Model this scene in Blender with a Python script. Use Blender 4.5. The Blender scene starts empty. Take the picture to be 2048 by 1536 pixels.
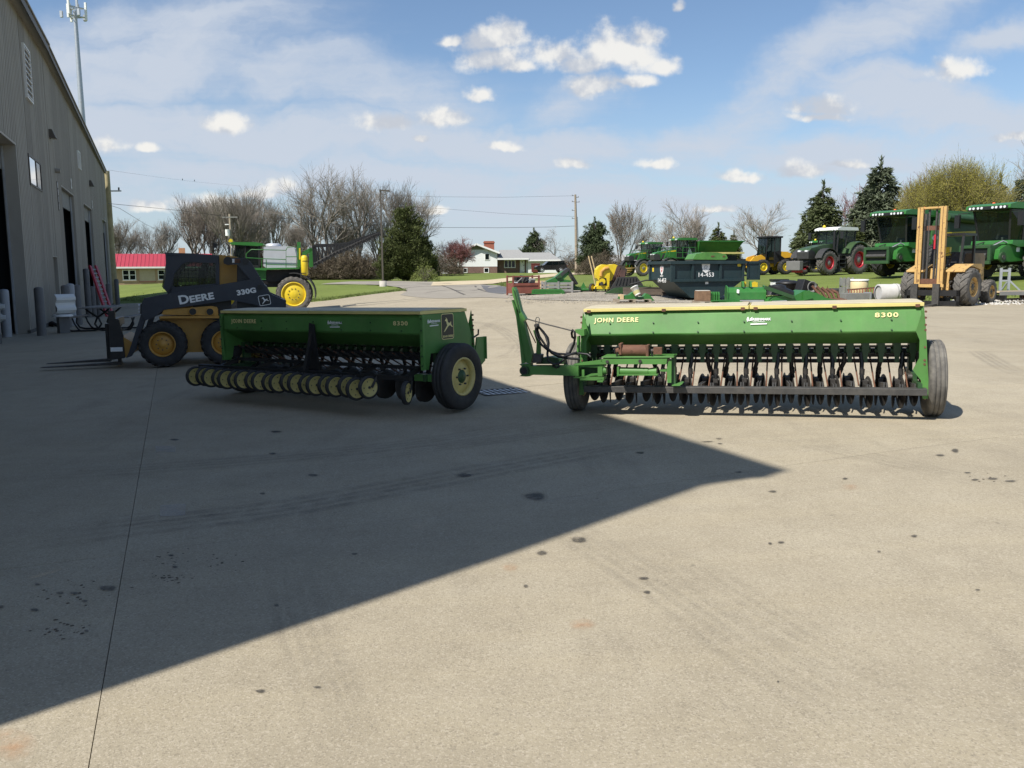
import bpy, bmesh, math, random
import numpy as np
from mathutils import Vector, Matrix, Euler, noise as mnoise
from math import sin, cos, pi, radians, atan2, sqrt, hypot

SC = bpy.context.scene
COL = SC.collection

# ------------------------------------------------------------------ camera
FPX = 1720.0; HORIZ = 540.0; CAMZ = 1.63; ROLL = radians(0.4)
PITCH = math.atan((768 - HORIZ) / FPX)
cd = bpy.data.cameras.new('camera')
cam = bpy.data.objects.new('camera', cd); COL.objects.link(cam)
cd.sensor_width = 36.0; cd.sensor_fit = 'HORIZONTAL'; cd.lens = FPX / 2048 * 36
cd.clip_start = 0.05; cd.clip_end = 5000
cam.location = (0, 0, CAMZ)
cam.rotation_euler = (Matrix.Rotation(pi / 2 - PITCH, 3, 'X') @ Matrix.Rotation(-ROLL, 3, 'Z')).to_euler()
SC.camera = cam
SC.render.resolution_x = 1024; SC.render.resolution_y = 768
SC.render.engine = 'CYCLES'
SC.cycles.max_bounces = 6; SC.cycles.diffuse_bounces = 3; SC.cycles.glossy_bounces = 3
SC.cycles.transmission_bounces = 5; SC.cycles.transparent_max_bounces = 8
SC.cycles.use_denoising = True
SC.cycles.sample_clamp_indirect = 6.0

# ------------------------------------------------------------------ light
SUN_EL = radians(49.5); SUN_AZ = radians(226.0)     # azimuth clockwise from +Y
sun_vec = Vector((sin(SUN_AZ) * cos(SUN_EL), cos(SUN_AZ) * cos(SUN_EL), sin(SUN_EL)))
sl = bpy.data.lights.new('sun', 'SUN'); sl.energy = 4.6; sl.angle = radians(0.53); sl.color = (1.0, 0.955, 0.88)
so = bpy.data.objects.new('sun', sl); COL.objects.link(so)
so.rotation_euler = sun_vec.to_track_quat('Z', 'Y').to_euler()
so.location = (-40, -40, 60)
VS = SC.view_settings
SC.display_settings.display_device = 'sRGB'
VS.view_transform = 'Standard'; VS.look = 'None'; VS.gamma = 1.0; VS.use_curve_mapping = False
VS.exposure = 0.45

# ------------------------------------------------------------------ small node helper
class NT:
    def __init__(s, tree):
        s.t = tree; s.n = tree.nodes; s.l = tree.links
    def new(s, typ, **kw):
        nd = s.n.new(typ)
        for k, v in kw.items(): setattr(nd, k, v)
        return nd
    def put(s, sock, v):
        if v is None: return
        if isinstance(v, bpy.types.NodeSocket): s.l.new(v, sock)
        else: sock.default_value = v
    def math(s, op, a, b=None, c=None, clamp=False):
        nd = s.new('ShaderNodeMath', operation=op, use_clamp=clamp)
        s.put(nd.inputs[0], a); s.put(nd.inputs[1], b); s.put(nd.inputs[2], c)
        return nd.outputs[0]
    def vmath(s, op, a, b=None, c=None, out=0):
        nd = s.new('ShaderNodeVectorMath', operation=op)
        s.put(nd.inputs[0], a); s.put(nd.inputs[1], b)
        if c is not None: s.put(nd.inputs[2], c)
        return nd.outputs[out]
    def noise(s, vec, scale, detail=3, rough=0.55, out=0, dim='3D', distortion=0.0):
        nd = s.new('ShaderNodeTexNoise', noise_dimensions=dim)
        if vec is not None: s.l.new(vec, nd.inputs['Vector'])
        nd.inputs['Scale'].default_value = scale; nd.inputs['Detail'].default_value = detail
        nd.inputs['Roughness'].default_value = rough; nd.inputs['Distortion'].default_value = distortion
        return nd.outputs[out]
    def ramp(s, fac, stops, interp='LINEAR'):
        nd = s.new('ShaderNodeValToRGB'); cr = nd.color_ramp; cr.interpolation = interp
        while len(cr.elements) < len(stops): cr.elements.new(0.5)
        for e, (p, c) in zip(cr.elements, stops):
            e.position = p; e.color = tuple(c) + (1,) if len(c) == 3 else c
        s.l.new(fac, nd.inputs[0]); return nd.outputs[0]
    def mapr(s, v, a, b, c=0.0, d=1.0, smooth=True):
        nd = s.new('ShaderNodeMapRange', interpolation_type='SMOOTHSTEP' if smooth else 'LINEAR')
        s.put(nd.inputs[0], v)
        for i, q in enumerate((a, b, c, d)): s.put(nd.inputs[i + 1], q)
        return nd.outputs[0]
    def mix(s, f, a, b, mode='MIX'):
        nd = s.new('ShaderNodeMix', data_type='RGBA', blend_type=mode)
        s.put(nd.inputs[0], f)
        for i, q in ((6, a), (7, b)):
            if isinstance(q, (tuple, list)) and len(q) == 3: q = tuple(q) + (1,)
            s.put(nd.inputs[i], q)
        return nd.outputs[2]
    def mapping(s, vec, loc=(0, 0, 0), rot=(0, 0, 0), scale=(1, 1, 1)):
        nd = s.new('ShaderNodeMapping'); s.l.new(vec, nd.inputs[0])
        nd.inputs[1].default_value = loc; nd.inputs[2].default_value = rot; nd.inputs[3].default_value = scale
        return nd.outputs[0]

# ------------------------------------------------------------------ sky with high cloud and cumulus
W = bpy.data.worlds.new('World'); SC.world = W; W.use_nodes = True
w = NT(W.node_tree); w.n.clear()
SKY_STR = 0.094
sky = w.new('ShaderNodeTexSky', sky_type='NISHITA', sun_disc=False)
sky.sun_elevation = SUN_EL; sky.sun_rotation = SUN_AZ; sky.altitude = 250
sky.air_density = 1.0; sky.dust_density = 0.5; sky.ozone_density = 3.2
tc = w.new('ShaderNodeTexCoord'); dirv = tc.outputs['Generated']
sx = w.new('ShaderNodeSeparateXYZ'); w.l.new(dirv, sx.inputs[0])
yy = w.math('MAXIMUM', sx.outputs[1], 0.12)
uu = w.math('DIVIDE', sx.outputs[0], yy); vv = w.math('DIVIDE', sx.outputs[2], yy)
cmb = w.new('ShaderNodeCombineXYZ'); w.l.new(uu, cmb.inputs[0]); w.l.new(vv, cmb.inputs[1])
uv = cmb.outputs[0]
# plane coordinates of a cloud deck overhead (direction / up)
zz = w.math('MAXIMUM', sx.outputs[2], 0.05)
pc = w.new('ShaderNodeCombineXYZ')
w.l.new(w.math('DIVIDE', sx.outputs[0], zz), pc.inputs[0]); w.l.new(w.math('DIVIDE', sx.outputs[1], zz), pc.inputs[1])
deck = pc.outputs[0]
# cirrus: long streaks on the deck
c1 = w.noise(w.mapping(deck, rot=(0, 0, radians(28)), scale=(0.34, 1.0, 1)), 0.62, 6, 0.62, distortion=0.9)
c2 = w.noise(w.mapping(deck, loc=(3.1, 1.7, 0), rot=(0, 0, radians(40)), scale=(0.3, 1.5, 1)), 1.7, 7, 0.66, distortion=0.6)
c3 = w.noise(w.mapping(uv, loc=(1.3, .4, 0), rot=(0, 0, radians(-30)), scale=(1.0, 2.6, 1)), 1.7, 8, 0.6, distortion=0.9)
cir = w.math('ADD', w.math('MULTIPLY', c1, 0.38), w.math('ADD', w.math('MULTIPLY', c2, 0.12), w.math('MULTIPLY', c3, 0.50)))
CIRRUS = [(300, 105, 430, 105, -6, .9), (640, 150, 330, 80, 10, .7), (560, 262, 420, 62, 9, 1.0), (930, 290, 360, 50, 9, 1.0), (1180, 300, 260, 46, 6, .8), (1640, 120, 330, 66, -27, .9), (1450, 235, 300, 55, -18, .8), (1860, 235, 330, 60, 14, 1.0), (1700, 300, 420, 55, 4, .9), (220, 245, 300, 70, 4, .9),
    (700, 345, 600, 60, 2, .8), (1300, 400, 700, 70, 0, .8), (450, 40, 260, 40, -10, .5), (1990, 60, 160, 40, -25, .7), (150, 370, 300, 60, 0, .8), (1120, 215, 150, 40, -20, .5), (1780, 170, 200, 34, 12, .7)]
# cumulus: puffs placed by direction, broken up by noise
CLOUDS = [(985, 78, 70, 30), (1010, 70, 40, 34), (905, 78, 28, 12), (985, 118, 72, 26), (1030, 132, 36, 18), (955, 182, 28, 15),
    (1110, 105, 60, 32), (1160, 122, 70, 26), (1225, 92, 62, 46), (1290, 66, 40, 30), (1262, 100, 60, 40), (1315, 122, 42, 24), (1190, 166, 60, 26), (1255, 158, 50, 16),
    (1910, 142, 62, 26), (1888, 128, 30, 22), (1645, 212, 66, 24), (1640, 232, 60, 10), (2030, 270, 44, 11), (1605, 338, 66, 20), (1690, 325, 44, 11), (1480, 349, 48, 14),
    (1150, 323, 32, 14), (1316, 328, 34, 11), (214, 288, 34, 20), (290, 298, 24, 10), (455, 241, 52, 22),
    (775, 238, 62, 22), (890, 230, 58, 24), (840, 276, 20, 8), (1005, 296, 38, 10), (556, 374, 42, 22), (520, 388, 40, 14), (400, 402, 66, 22), (300, 416, 46, 14), (872, 421, 24, 8),
    (1365, 12, 12, 12), (1440, 420, 40, 9)]
def uv0(px, py):
    x = (px - 1024) / FPX; y = (768 - py) / FPX
    x, y = x * cos(ROLL) + y * sin(ROLL), -x * sin(ROLL) + y * cos(ROLL)
    dy = cos(PITCH) + y * sin(PITCH); return x / dy, (-sin(PITCH) + y * cos(PITCH)) / dy
wc = w.vmath('ADD', uv, w.vmath('MULTIPLY', w.vmath('SUBTRACT', w.noise(uv, 3.2, 6, 0.6, out=1), (0.5, 0.5, 0.5)), (0.30, 0.16, 0)))
soft = None
for (px, py, a, b, an, st) in CIRRUS:
    u0, v0 = uv0(px, py); mp = w.new('ShaderNodeMapping', vector_type='TEXTURE'); w.l.new(wc, mp.inputs[0])
    mp.inputs[1].default_value = (u0, v0, 0); mp.inputs[2].default_value = (0, 0, radians(-an)); mp.inputs[3].default_value = (a / FPX, b / FPX, 1)
    m_ = w.math('MULTIPLY', w.mapr(w.vmath('LENGTH', mp.outputs[0], out=1), 1.5, 0.0, 0.0, 1.0), st)
    soft = m_ if soft is None else w.math('MAXIMUM', soft, m_)
fil = w.noise(w.mapping(wc, rot=(0, 0, radians(-16)), scale=(1, 3.2, 1)), 5.0, 9, 0.62)
ahead = w.mapr(sx.outputs[1], 0.13, 0.45, 0.0, 1.0)
c_amt = w.math('ADD', w.math('MULTIPLY', w.math('SUBTRACT', cir, 0.45), 1.1), w.math('MULTIPLY', w.math('MULTIPLY', soft, ahead), 0.78))
c_amt = w.math('ADD', c_amt, w.math('MULTIPLY', w.math('SUBTRACT', 1.0, ahead), 0.16))
cirm = w.mapr(w.math('MULTIPLY', c_amt, w.math('MULTIPLY_ADD', fil, 2.4, -0.20)), 0.07, 0.74, 0.0, 0.92)
wn = w.noise(uv, 16, 4, 0.6, out=1)
warp = w.vmath('MULTIPLY', w.vmath('SUBTRACT', wn, (0.5, 0.5, 0.5)), (0.035, 0.026, 0))
uvw = w.vmath('ADD', uv, warp)
cp, sp = cos(PITCH), sin(PITCH)
best = None; relv = None
for (px, py, a, b) in CLOUDS:
    x = (px - 1024) / FPX; y = (768 - py) / FPX
    x, y = x * cos(ROLL) + y * sin(ROLL), -x * sin(ROLL) + y * cos(ROLL)
    dy = cp + y * sp; dz = -sp + y * cp
    u0, v0 = x / dy, dz / dy
    ku, kv = FPX * 0.84 / a, FPX * 0.84 / b
    q = w.vmath('MULTIPLY_ADD', uvw, (ku, kv, 0), (-u0 * ku, -v0 * kv + 0.22, 0))
    q = w.vmath('MINIMUM', q, w.vmath('MULTIPLY', q, (1, 1.7, 1)))          # flatter underside
    ln = w.vmath('LENGTH', q, out=1)
    best = ln if best is None else w.math('SMOOTH_MIN', best, ln, 0.25)
blob = w.math('SUBTRACT', 1.0, best)
f1 = w.noise(uv, 26, 10, 0.62)
f2 = w.noise(w.vmath('ADD', uv, (0.007, 0.013, 0)), 26, 6, 0.56)
dens = w.math('ADD', blob, w.math('MULTIPLY', w.math('SUBTRACT', f1, 0.5), 1.75))
front = w.math('GREATER_THAN', sx.outputs[1], 0.13)
cum = w.math('MULTIPLY', w.mapr(dens, -0.16, 0.66, 0.0, 0.93), front)
f3 = w.noise(uv, 13, 4, 0.5); f4 = w.noise(w.vmath('ADD', uv, (0.012, 0.032, 0)), 13, 4, 0.5)
rel = w.math('ADD', w.math('MULTIPLY', w.math('SUBTRACT', f1, f2), 0.7), w.math('SUBTRACT', f3, f4))
shade = w.mapr(w.math('ADD', rel, w.math('MULTIPLY', dens, 0.08)), -0.15, 0.20, 0.0, 1.0)
CW = 4.75
ccol = w.mix(shade, (0.93 * CW, 0.99 * CW, 1.10 * CW), (1.52 * CW, 1.49 * CW, 1.42 * CW))
lowhaze = w.mapr(sx.outputs[2], -0.02, 0.22, 0.70, 0.0)
skyc = w.mix(lowhaze, sky.outputs[0], (0.76 * CW, 0.94 * CW, 1.16 * CW))
col = w.mix(cirm, skyc, (0.98 * CW, 1.08 * CW, 1.24 * CW))
col = w.mix(cum, col, ccol)
bg = w.new('ShaderNodeBackground'); bg.inputs[1].default_value = SKY_STR
w.l.new(col, bg.inputs[0])
wo = w.new('ShaderNodeOutputWorld'); w.l.new(bg.outputs[0], wo.inputs[0])
W.cycles.sampling_method = 'MANUAL'; W.cycles.sample_map_resolution = 512
# ------------------------------------------------------------------ pixel rays and terrain
def ray(u, v):
    x = (u - 1024) / FPX; y = (768 - v) / FPX
    x, y = x * cos(ROLL) + y * sin(ROLL), -x * sin(ROLL) + y * cos(ROLL)
    return Vector((x, cp + y * sp, -sp + y * cp))
def at(u, v, Y):
    d = ray(u, v); t = Y / d.y
    return Vector((d.x * t, Y, CAMZ + d.z * t))
def near_z(x, y):
    x = np.asarray(x, float)
    return np.where(x > 0, 0.165 * np.tanh(x / 4.6), 0.013 * x)
_P = []
for X in np.linspace(-9, 14, 6):
    for Y in (-14, -6, 2, 10, 18):
        _P.append((X, Y, float(near_z(X, Y))))
_P += [(-15.1, 27, -.26), (-20.3, 40, -.42), (-30, 65.5, -.8), (-10, 22, -.14), (-12, 32, -.25), (0, 28, -.03), (8, 28, .12), (14, 26, .16), (22, 26, .2), (24, 14, .22), (30, 35, .3), (-26, 40, -.5)]
for (u, v, D) in [(585, 626, 48), (650, 602, 57), (300, 603, 66), (300, 568, 125), (460, 560, 125), (766, 572, 75), (620, 562, 95), (1000, 584, 56), (1040, 573, 70), (900, 566, 80), (860, 560, 100),
                  (1050, 588, 44), (1225, 583, 45), (1110, 583, 46), (1420, 604, 38), (1340, 596, 41), (1520, 603, 38), (1930, 612, 33), (2040, 598, 37), (1780, 557, 48.6), (2000, 561, 43.5), (1660, 552, 60), (1545, 549, 66),
                  (1290, 553, 80), (1400, 550, 72), (960, 546, 141), (1100, 546, 141), (1152, 547, 122), (200, 560, 200), (1024, 543, 230), (1900, 540, 230), (1600, 543, 150), (1840, 540, 120), (600, 556, 160), (80, 562, 150), (2100, 548, 90), (1700, 602, 40), (330, 578, 70), (380, 572.5, 71), (420, 568.5, 71.5), (430, 562, 95), (460, 573, 71), (520, 575, 72), (350, 571, 95)]:
    p_ = at(u, v, D); _P.append(tuple(p_))
for (X, Y, Z) in [(-400, 500, 2), (0, 600, 2.0), (400, 500, 2), (-400, 0, -1), (400, 0, 1), (-300, 250, -.5), (300, 250, 2.2), (0, 400, 1.8), (0, -100, 0), (-120, -60, -.8), (120, -60, .5), (130, 60, 2), (-120, 60, -1.2)]:
    _P.append((X, Y, Z))
_P = np.array(_P)
def _phi(r2): return 0.5 * r2 * np.log(np.maximum(r2, 1e-9))
_n = len(_P); _S = 20.0
_xy = _P[:, :2] / _S
_K = _phi(((_xy[:, None] - _xy[None]) ** 2).sum(2)) + 0.08 * np.eye(_n)
_A = np.zeros((_n + 3, _n + 3)); _A[:_n, :_n] = _K; _A[:_n, _n] = 1; _A[:_n, _n + 1:] = _xy
_A[_n:, :_n] = _A[:_n, _n:].T
_w = np.linalg.solve(_A, np.concatenate([_P[:, 2], np.zeros(3)]))
def TN(x, y):
    x = np.atleast_1d(np.asarray(x, float)); y = np.atleast_1d(np.asarray(y, float))
    q = np.stack([x, y], 1) / _S
    r2 = ((q[:, None] - _xy[None]) ** 2).sum(2)
    z = _phi(r2) @ _w[:_n] + _w[_n] + q @ _w[_n + 1:]
    z = np.clip(z, -1.6, 2.6)
    d = np.hypot(x - 1, y - 6); t = np.clip((d - 13) / 12, 0, 1); t = t * t * (3 - 2 * t)
    return near_z(x, y) * (1 - t) + z * t
def T(x, y): return float(TN(x, y)[0])
def gp(u, v):
    """where the line of sight through a picture point meets the ground"""
    d = ray(u, v); ts = np.concatenate([np.arange(1.5, 40, .25), np.arange(40, 420, 1.0)])
    f = CAMZ + d.z * ts - TN(d.x * ts, d.y * ts)
    i = np.argmax(f < 0)
    if f[i] >= 0: i = len(ts) - 1
    a, b = ts[i - 1], ts[i]
    for _ in range(18):
        m = .5 * (a + b)
        if CAMZ + d.z * m - T(d.x * m, d.y * m) < 0: b = m
        else: a = m
    return Vector((d.x * b, d.y * b, CAMZ + d.z * b))
def gx(u, D):
    """ground point at picture column u and distance D"""
    p = at(u, HORIZ, D); return Vector((p.x, D, T(p.x, D)))

# ------------------------------------------------------------------ materials
MATS = {}
def mat(name, color, rough=0.6, metal=0.0, var=0.0, scale=3.0, spots=None, spot_amt=0.0, spot_scale=6.0, bump=0.0, bscale=40.0, spec=0.5, coat=0.0, dust=0.0, dustc=(0.33, 0.28, 0.2)):
    if name in MATS: return MATS[name]
    m = bpy.data.materials.new(name); m.use_nodes = True
    n = NT(m.node_tree); b = n.n['Principled BSDF']
    b.inputs['Roughness'].default_value = rough; b.inputs['Metallic'].default_value = metal
    b.inputs['Specular IOR Level'].default_value = spec
    if coat: b.inputs['Coat Weight'].default_value = coat; b.inputs['Coat Roughness'].default_value = 0.12
    tcn = n.new('ShaderNodeTexCoord'); oc = tcn.outputs['Object']
    c = tuple(color) + (1,)
    if var or spots or dust or bump:
        nz = n.noise(oc, scale, 5, 0.62)
        dk = tuple(q * (1 - var) for q in color); lt = tuple(min(1, q * (1 + var)) for q in color)
        c = n.ramp(nz, [(0.25, dk), (0.75, lt)])
        if dust:
            d1 = n.noise(oc, scale * 2.3, 6, 0.7)
            geo = n.new('ShaderNodeNewGeometry'); sz = n.new('ShaderNodeSeparateXYZ'); n.l.new(geo.outputs['Normal'], sz.inputs[0])
            up = n.math('MULTIPLY_ADD', sz.outputs[2], 0.25, 0.75)
            c = n.mix(n.math('MULTIPLY', n.mapr(d1, 0.35, 0.75, 0, dust), up), c, dustc)
        if spots:
            s1 = n.noise(oc, spot_scale, 6, 0.7)
            e = 0.5 + (0.5 - spot_amt) * 0.5
            c = n.mix(n.mapr(s1, e, e + 0.06), c, spots)
            n.l.new(n.mapr(s1, e, e + .06, rough, 0.9), b.inputs['Roughness'])
        n.l.new(c, b.inputs['Base Color'])
        if bump:
            bp = n.new('ShaderNodeBump'); bp.inputs['Strength'].default_value = bump; bp.inputs['Distance'].default_value = 0.01
            n.l.new(n.noise(oc, bscale, 4, 0.6), bp.inputs['Height']); n.l.new(bp.outputs[0], b.inputs['Normal'])
    else:
        b.inputs['Base Color'].default_value = c
    MATS[name] = m; return m
def glass(name, tint=(0.02, 0.03, 0.03), alpha=0.55, rough=0.03):
    if name in MATS: return MATS[name]
    m = bpy.data.materials.new(name); m.use_nodes = True
    n = NT(m.node_tree); b = n.n['Principled BSDF']; o = n.n['Material Output']
    b.inputs['Base Color'].default_value = tuple(tint) + (1,); b.inputs['Roughness'].default_value = rough
    tr = n.new('ShaderNodeBsdfTransparent'); tr.inputs[0].default_value = (0.75, 0.85, 0.8, 1)
    mx = n.new('ShaderNodeMixShader'); mx.inputs[0].default_value = alpha
    n.l.new(tr.outputs[0], mx.inputs[1]); n.l.new(b.outputs[0], mx.inputs[2]); n.l.new(mx.outputs[0], o.inputs[0])
    MATS[name] = m; return m

GREEN = mat('green_paint_faded', (0.078, 0.214, 0.050), 0.45, var=0.3, scale=1.8, spots=(0.11, 0.055, 0.03), spot_amt=0.06, spot_scale=9, dust=0.26, dustc=(0.16, 0.20, 0.10), bump=0.05, bscale=6, spec=.35)
GREEN2 = mat('green_paint', (0.030, 0.160, 0.030), 0.36, var=0.14, scale=1.6, dust=0.16, dustc=(0.16, 0.2, 0.1))
GREEND = mat('green_paint_dark', (0.022, 0.072, 0.022), 0.5, var=0.2, scale=2, dust=0.3, dustc=(0.12, 0.13, 0.08))
YEL = mat('yellow_lid_paint', (0.66, 0.56, 0.20), 0.5, var=0.12, scale=3, spots=(0.22, 0.09, 0.035), spot_amt=0.14, spot_scale=7, dust=0.15)
YELB = mat('yellow_paint', (0.74, 0.55, 0.022), 0.4, var=0.12, scale=2, dust=0.14)
YELR = mat('cream_rim_paint', (0.62, 0.51, 0.19), 0.5, var=0.14, scale=8, spots=(0.12, 0.06, 0.03), spot_amt=0.10, spot_scale=22)
IYEL = mat('industrial_yellow', (0.52, 0.27, 0.045), 0.5, var=0.18, scale=2.5, dust=0.3, dustc=(0.3, 0.2, 0.1))
FYEL = mat('weathered_yellow', (0.54, 0.34, 0.115), 0.6, var=0.15, scale=3, spots=(0.16, 0.08, 0.04), spot_amt=0.36, spot_scale=6, dust=0.2)
NAVY = mat('black_blue_paint', (0.017, 0.024, 0.040), 0.38, var=0.2, scale=3, dust=0.10, dustc=(0.1, 0.1, 0.1))
BLACK = mat('black_paint', (0.014, 0.014, 0.015), 0.45, var=0.3, scale=4, dust=0.12, dustc=(0.08, 0.075, 0.065))
STEEL = mat('worn_dark_steel', (0.06, 0.058, 0.055), 0.5, metal=0.2, var=0.3, scale=6, spots=(0.13, 0.075, 0.045), spot_amt=0.2, spot_scale=14, dust=0.3, dustc=(0.22, 0.2, 0.17))
DISC = mat('worn_disc_steel', (0.060, 0.055, 0.05), 0.5, metal=0.3, var=0.35, scale=9, spots=(0.10, 0.055, 0.035), spot_amt=0.3, spot_scale=10)
RUST = mat('rusted_steel', (0.135, 0.062, 0.036), 0.8, var=0.35, scale=7, spots=(0.06, 0.03, 0.02), spot_amt=0.3, spot_scale=16, bump=0.2)
RUBBER = mat('tyre_rubber', (0.024, 0.024, 0.025), 0.75, var=0.25, scale=5, dust=0.30, dustc=(0.11, 0.10, 0.085))
RUBD = mat('dusty_tyre_rubber', (0.085, 0.080, 0.073), 0.85, var=0.3, scale=4, dust=0.6, dustc=(0.21, 0.19, 0.16), bump=0.1)
RUBB = mat('black_hose_rubber', (0.012, 0.012, 0.013), 0.5)
GALV = mat('galvanised_steel', (0.46, 0.48, 0.50), 0.42, metal=0.55, var=0.14, scale=3, dust=0.15)
WHITE = mat('white_paint', (0.78, 0.78, 0.75), 0.5, var=0.05, scale=2, dust=0.1)
DECALW = mat('white_decal', (0.80, 0.80, 0.78), 0.45)
DECALY = mat('yellow_decal', (0.78, 0.68, 0.30), 0.45)
DECALB = mat('black_decal', (0.012, 0.012, 0.012), 0.4)
DECALBL = mat('blue_decal', (0.30, 0.42, 0.55), 0.5)
DKPLASTIC = mat('dark_plastic', (0.035, 0.035, 0.035), 0.55, var=0.2, scale=4, dust=0.25, dustc=(0.13, 0.12, 0.1))
GREY = mat('grey_plastic', (0.20, 0.20, 0.19), 0.6, var=0.15, dust=0.2)
RED = mat('red_paint', (0.46, 0.02, 0.035), 0.4, var=0.12, dust=0.1)
LAMPG = mat('lamp_lens', (0.75, 0.77, 0.78), 0.12, spec=0.8)
ORANGE = mat('orange_lens', (0.65, 0.12, 0.03), 0.3)
WOOD = mat('weathered_wood', (0.30, 0.25, 0.19), 0.85, var=0.3, scale=5, bump=0.3)
WOODN = mat('pale_lumber', (0.60, 0.45, 0.26), 0.8, var=0.18, scale=4, bump=0.2)
CONC = mat('cast_concrete', (0.46, 0.43, 0.38), 0.9, var=0.14, scale=3, bump=0.25)
GLASS = glass('cab_glass', (0.02, 0.03, 0.03), 0.42)
GLASSD = glass('dark_glass', (0.008, 0.012, 0.013), 0.72)

# ------------------------------------------------------------------ mesh builder
SPLIT = {'latch', 'side_plate', 'fender', 'headlight', 'mirror', 'beacon', 'port', 'rubber_strap', 'cab_window', 'roof_lamp', 'hood_stripe', 'side_stripe', 'pivot_pin', 'window_pane', 'door_track', 'lamp', 'ladder_platform', 'bolt_cap', 'brick_front', 'fascia', 'inner_mast'}
class MB:
    def __init__(s): s.v = []; s.f = []; s.m = []; s.s = []; s.mats = []; s.M = Matrix.Identity(4)
    def at(s, loc=(0, 0, 0), rot=(0, 0, 0)):
        s.M = Matrix.Translation(loc) @ Euler(rot).to_matrix().to_4x4(); return s
    def add(s, vs, fs, m, smooth=False):
        if m not in s.mats: s.mats.append(m)
        i = s.mats.index(m); o = len(s.v)
        s.v += [tuple(s.M @ Vector(q)) for q in vs]
        for f in fs: s.f.append(tuple(o + k for k in f)); s.m.append(i); s.s.append(smooth)
        return s
    def box(s, c, d, m, rot=None, top=(1, 1), shift=(0, 0)):
        """box of size d at centre c; the top face scaled by top and moved by shift"""
        x, y, z = d[0] / 2, d[1] / 2, d[2] / 2
        vs = [Vector((a * x, b * y, -z)) for a, b in ((-1, -1), (1, -1), (1, 1), (-1, 1))] + \
             [Vector((a * x * top[0] + shift[0], b * y * top[1] + shift[1], z)) for a, b in ((-1, -1), (1, -1), (1, 1), (-1, 1))]
        R = Euler(rot).to_matrix() if rot else None
        vs = [(R @ q if R else q) + Vector(c) for q in vs]
        return s.add(vs, [(3, 2, 1, 0), (4, 5, 6, 7), (0, 1, 5, 4), (1, 2, 6, 5), (2, 3, 7, 6), (3, 0, 4, 7)], m)
    def bx(s, x0, x1, y0, y1, z0, z1, m):
        return s.box(((x0 + x1) / 2, (y0 + y1) / 2, (z0 + z1) / 2), (x1 - x0, y1 - y0, z1 - z0), m)
    def bar(s, p, q, w, h, m, up=(0, 0, 1)):
        p = Vector(p); q = Vector(q); d = (q - p); L = d.length; d /= L
        u = Vector(up); sd = d.cross(u)
        if sd.length < 1e-4: sd = d.cross(Vector((1, 0, 0)))
        sd.normalize(); u = sd.cross(d)
        vs = []
        for e in (p, q):
            for a, b in ((-1, -1), (1, -1), (1, 1), (-1, 1)): vs.append(e + sd * (a * w / 2) + u * (b * h / 2))
        return s.add(vs, [(3, 2, 1, 0), (4, 5, 6, 7), (0, 1, 5, 4), (1, 2, 6, 5), (2, 3, 7, 6), (3, 0, 4, 7)], m)
    def tube(s, pts, r, m, n=8, cap=True, smooth=True):
        pts = [Vector(p) for p in pts]; k = len(pts); vs = []; fs = []
        rr = r if isinstance(r, (list, tuple)) else [r] * k
        prev = None
        for i, p in enumerate(pts):
            d = (pts[min(i + 1, k - 1)] - pts[max(i - 1, 0)]).normalized()
            if prev is None:
                a = d.orthogonal().normalized()
            else:
                a = (prev - d * prev.dot(d))
                a = a.normalized() if a.length > 1e-5 else d.orthogonal().normalized()
            prev = a; b = d.cross(a)
            for j in range(n):
                t = 2 * pi * j / n; vs.append(p + a * (cos(t) * rr[i]) + b * (sin(t) * rr[i]))
        for i in range(k - 1):
            for j in range(n):
                fs.append((i * n + j, i * n + (j + 1) % n, (i + 1) * n + (j + 1) % n, (i + 1) * n + j))
        s.add(vs, fs, m, smooth and n > 5)
        if cap:
            s.add(vs[:n], [tuple(range(n - 1, -1, -1))], m); s.add(vs[-n:], [tuple(range(n))], m)
        return s
    def prism(s, poly, axis, a, b, m, m2=None, smooth=False):
        """2-D outline extruded along an axis from a to b; outline coords: x-axis (y,z), y-axis (x,z), z-axis (x,y)"""
        def P(q, t):
            return {'x': (t, q[0], q[1]), 'y': (q[0], t, q[1]), 'z': (q[0], q[1], t)}[axis]
        n = len(poly)
        ar = sum(poly[i][0] * poly[(i + 1) % n][1] - poly[(i + 1) % n][0] * poly[i][1] for i in range(n))
        if (ar < 0) ^ (axis == 'y'): poly = poly[::-1]
        if a > b: a, b = b, a
        vs = [P(q, a) for q in poly] + [P(q, b) for q in poly]
        s.add(vs, [(i, (i + 1) % n, n + (i + 1) % n, n + i) for i in range(n)], m, smooth)
        s.add(vs, [tuple(range(n - 1, -1, -1)), tuple(range(n, 2 * n))], m2 or m)
        return s
    def lathe(s, prof, axis, c, m, n=24, smooth=True, closed=False):
        """profile of (radius, offset along axis) turned about an axis through c"""
        c = Vector(c); vs = []; fs = []; k = len(prof)
        for (r, h) in prof:
            for j in range(n):
                t = 2 * pi * j / n; a, b = r * cos(t), r * sin(t)
                vs.append(c + Vector({'x': (h, a, b), 'y': (b, h, a), 'z': (a, b, h)}[axis]))
        rng = range(k) if closed else range(k - 1)
        for i in rng:
            i2 = (i + 1) % k
            for j in range(n):
                fs.append((i * n + j, i * n + (j + 1) % n, i2 * n + (j + 1) % n, i2 * n + j))
        return s.add(vs, fs, m, smooth)
    def cyl(s, p, q, r, m, n=12, r2=None):
        return s.tube([p, q], [r, r if r2 is None else r2], m, n)
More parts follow.
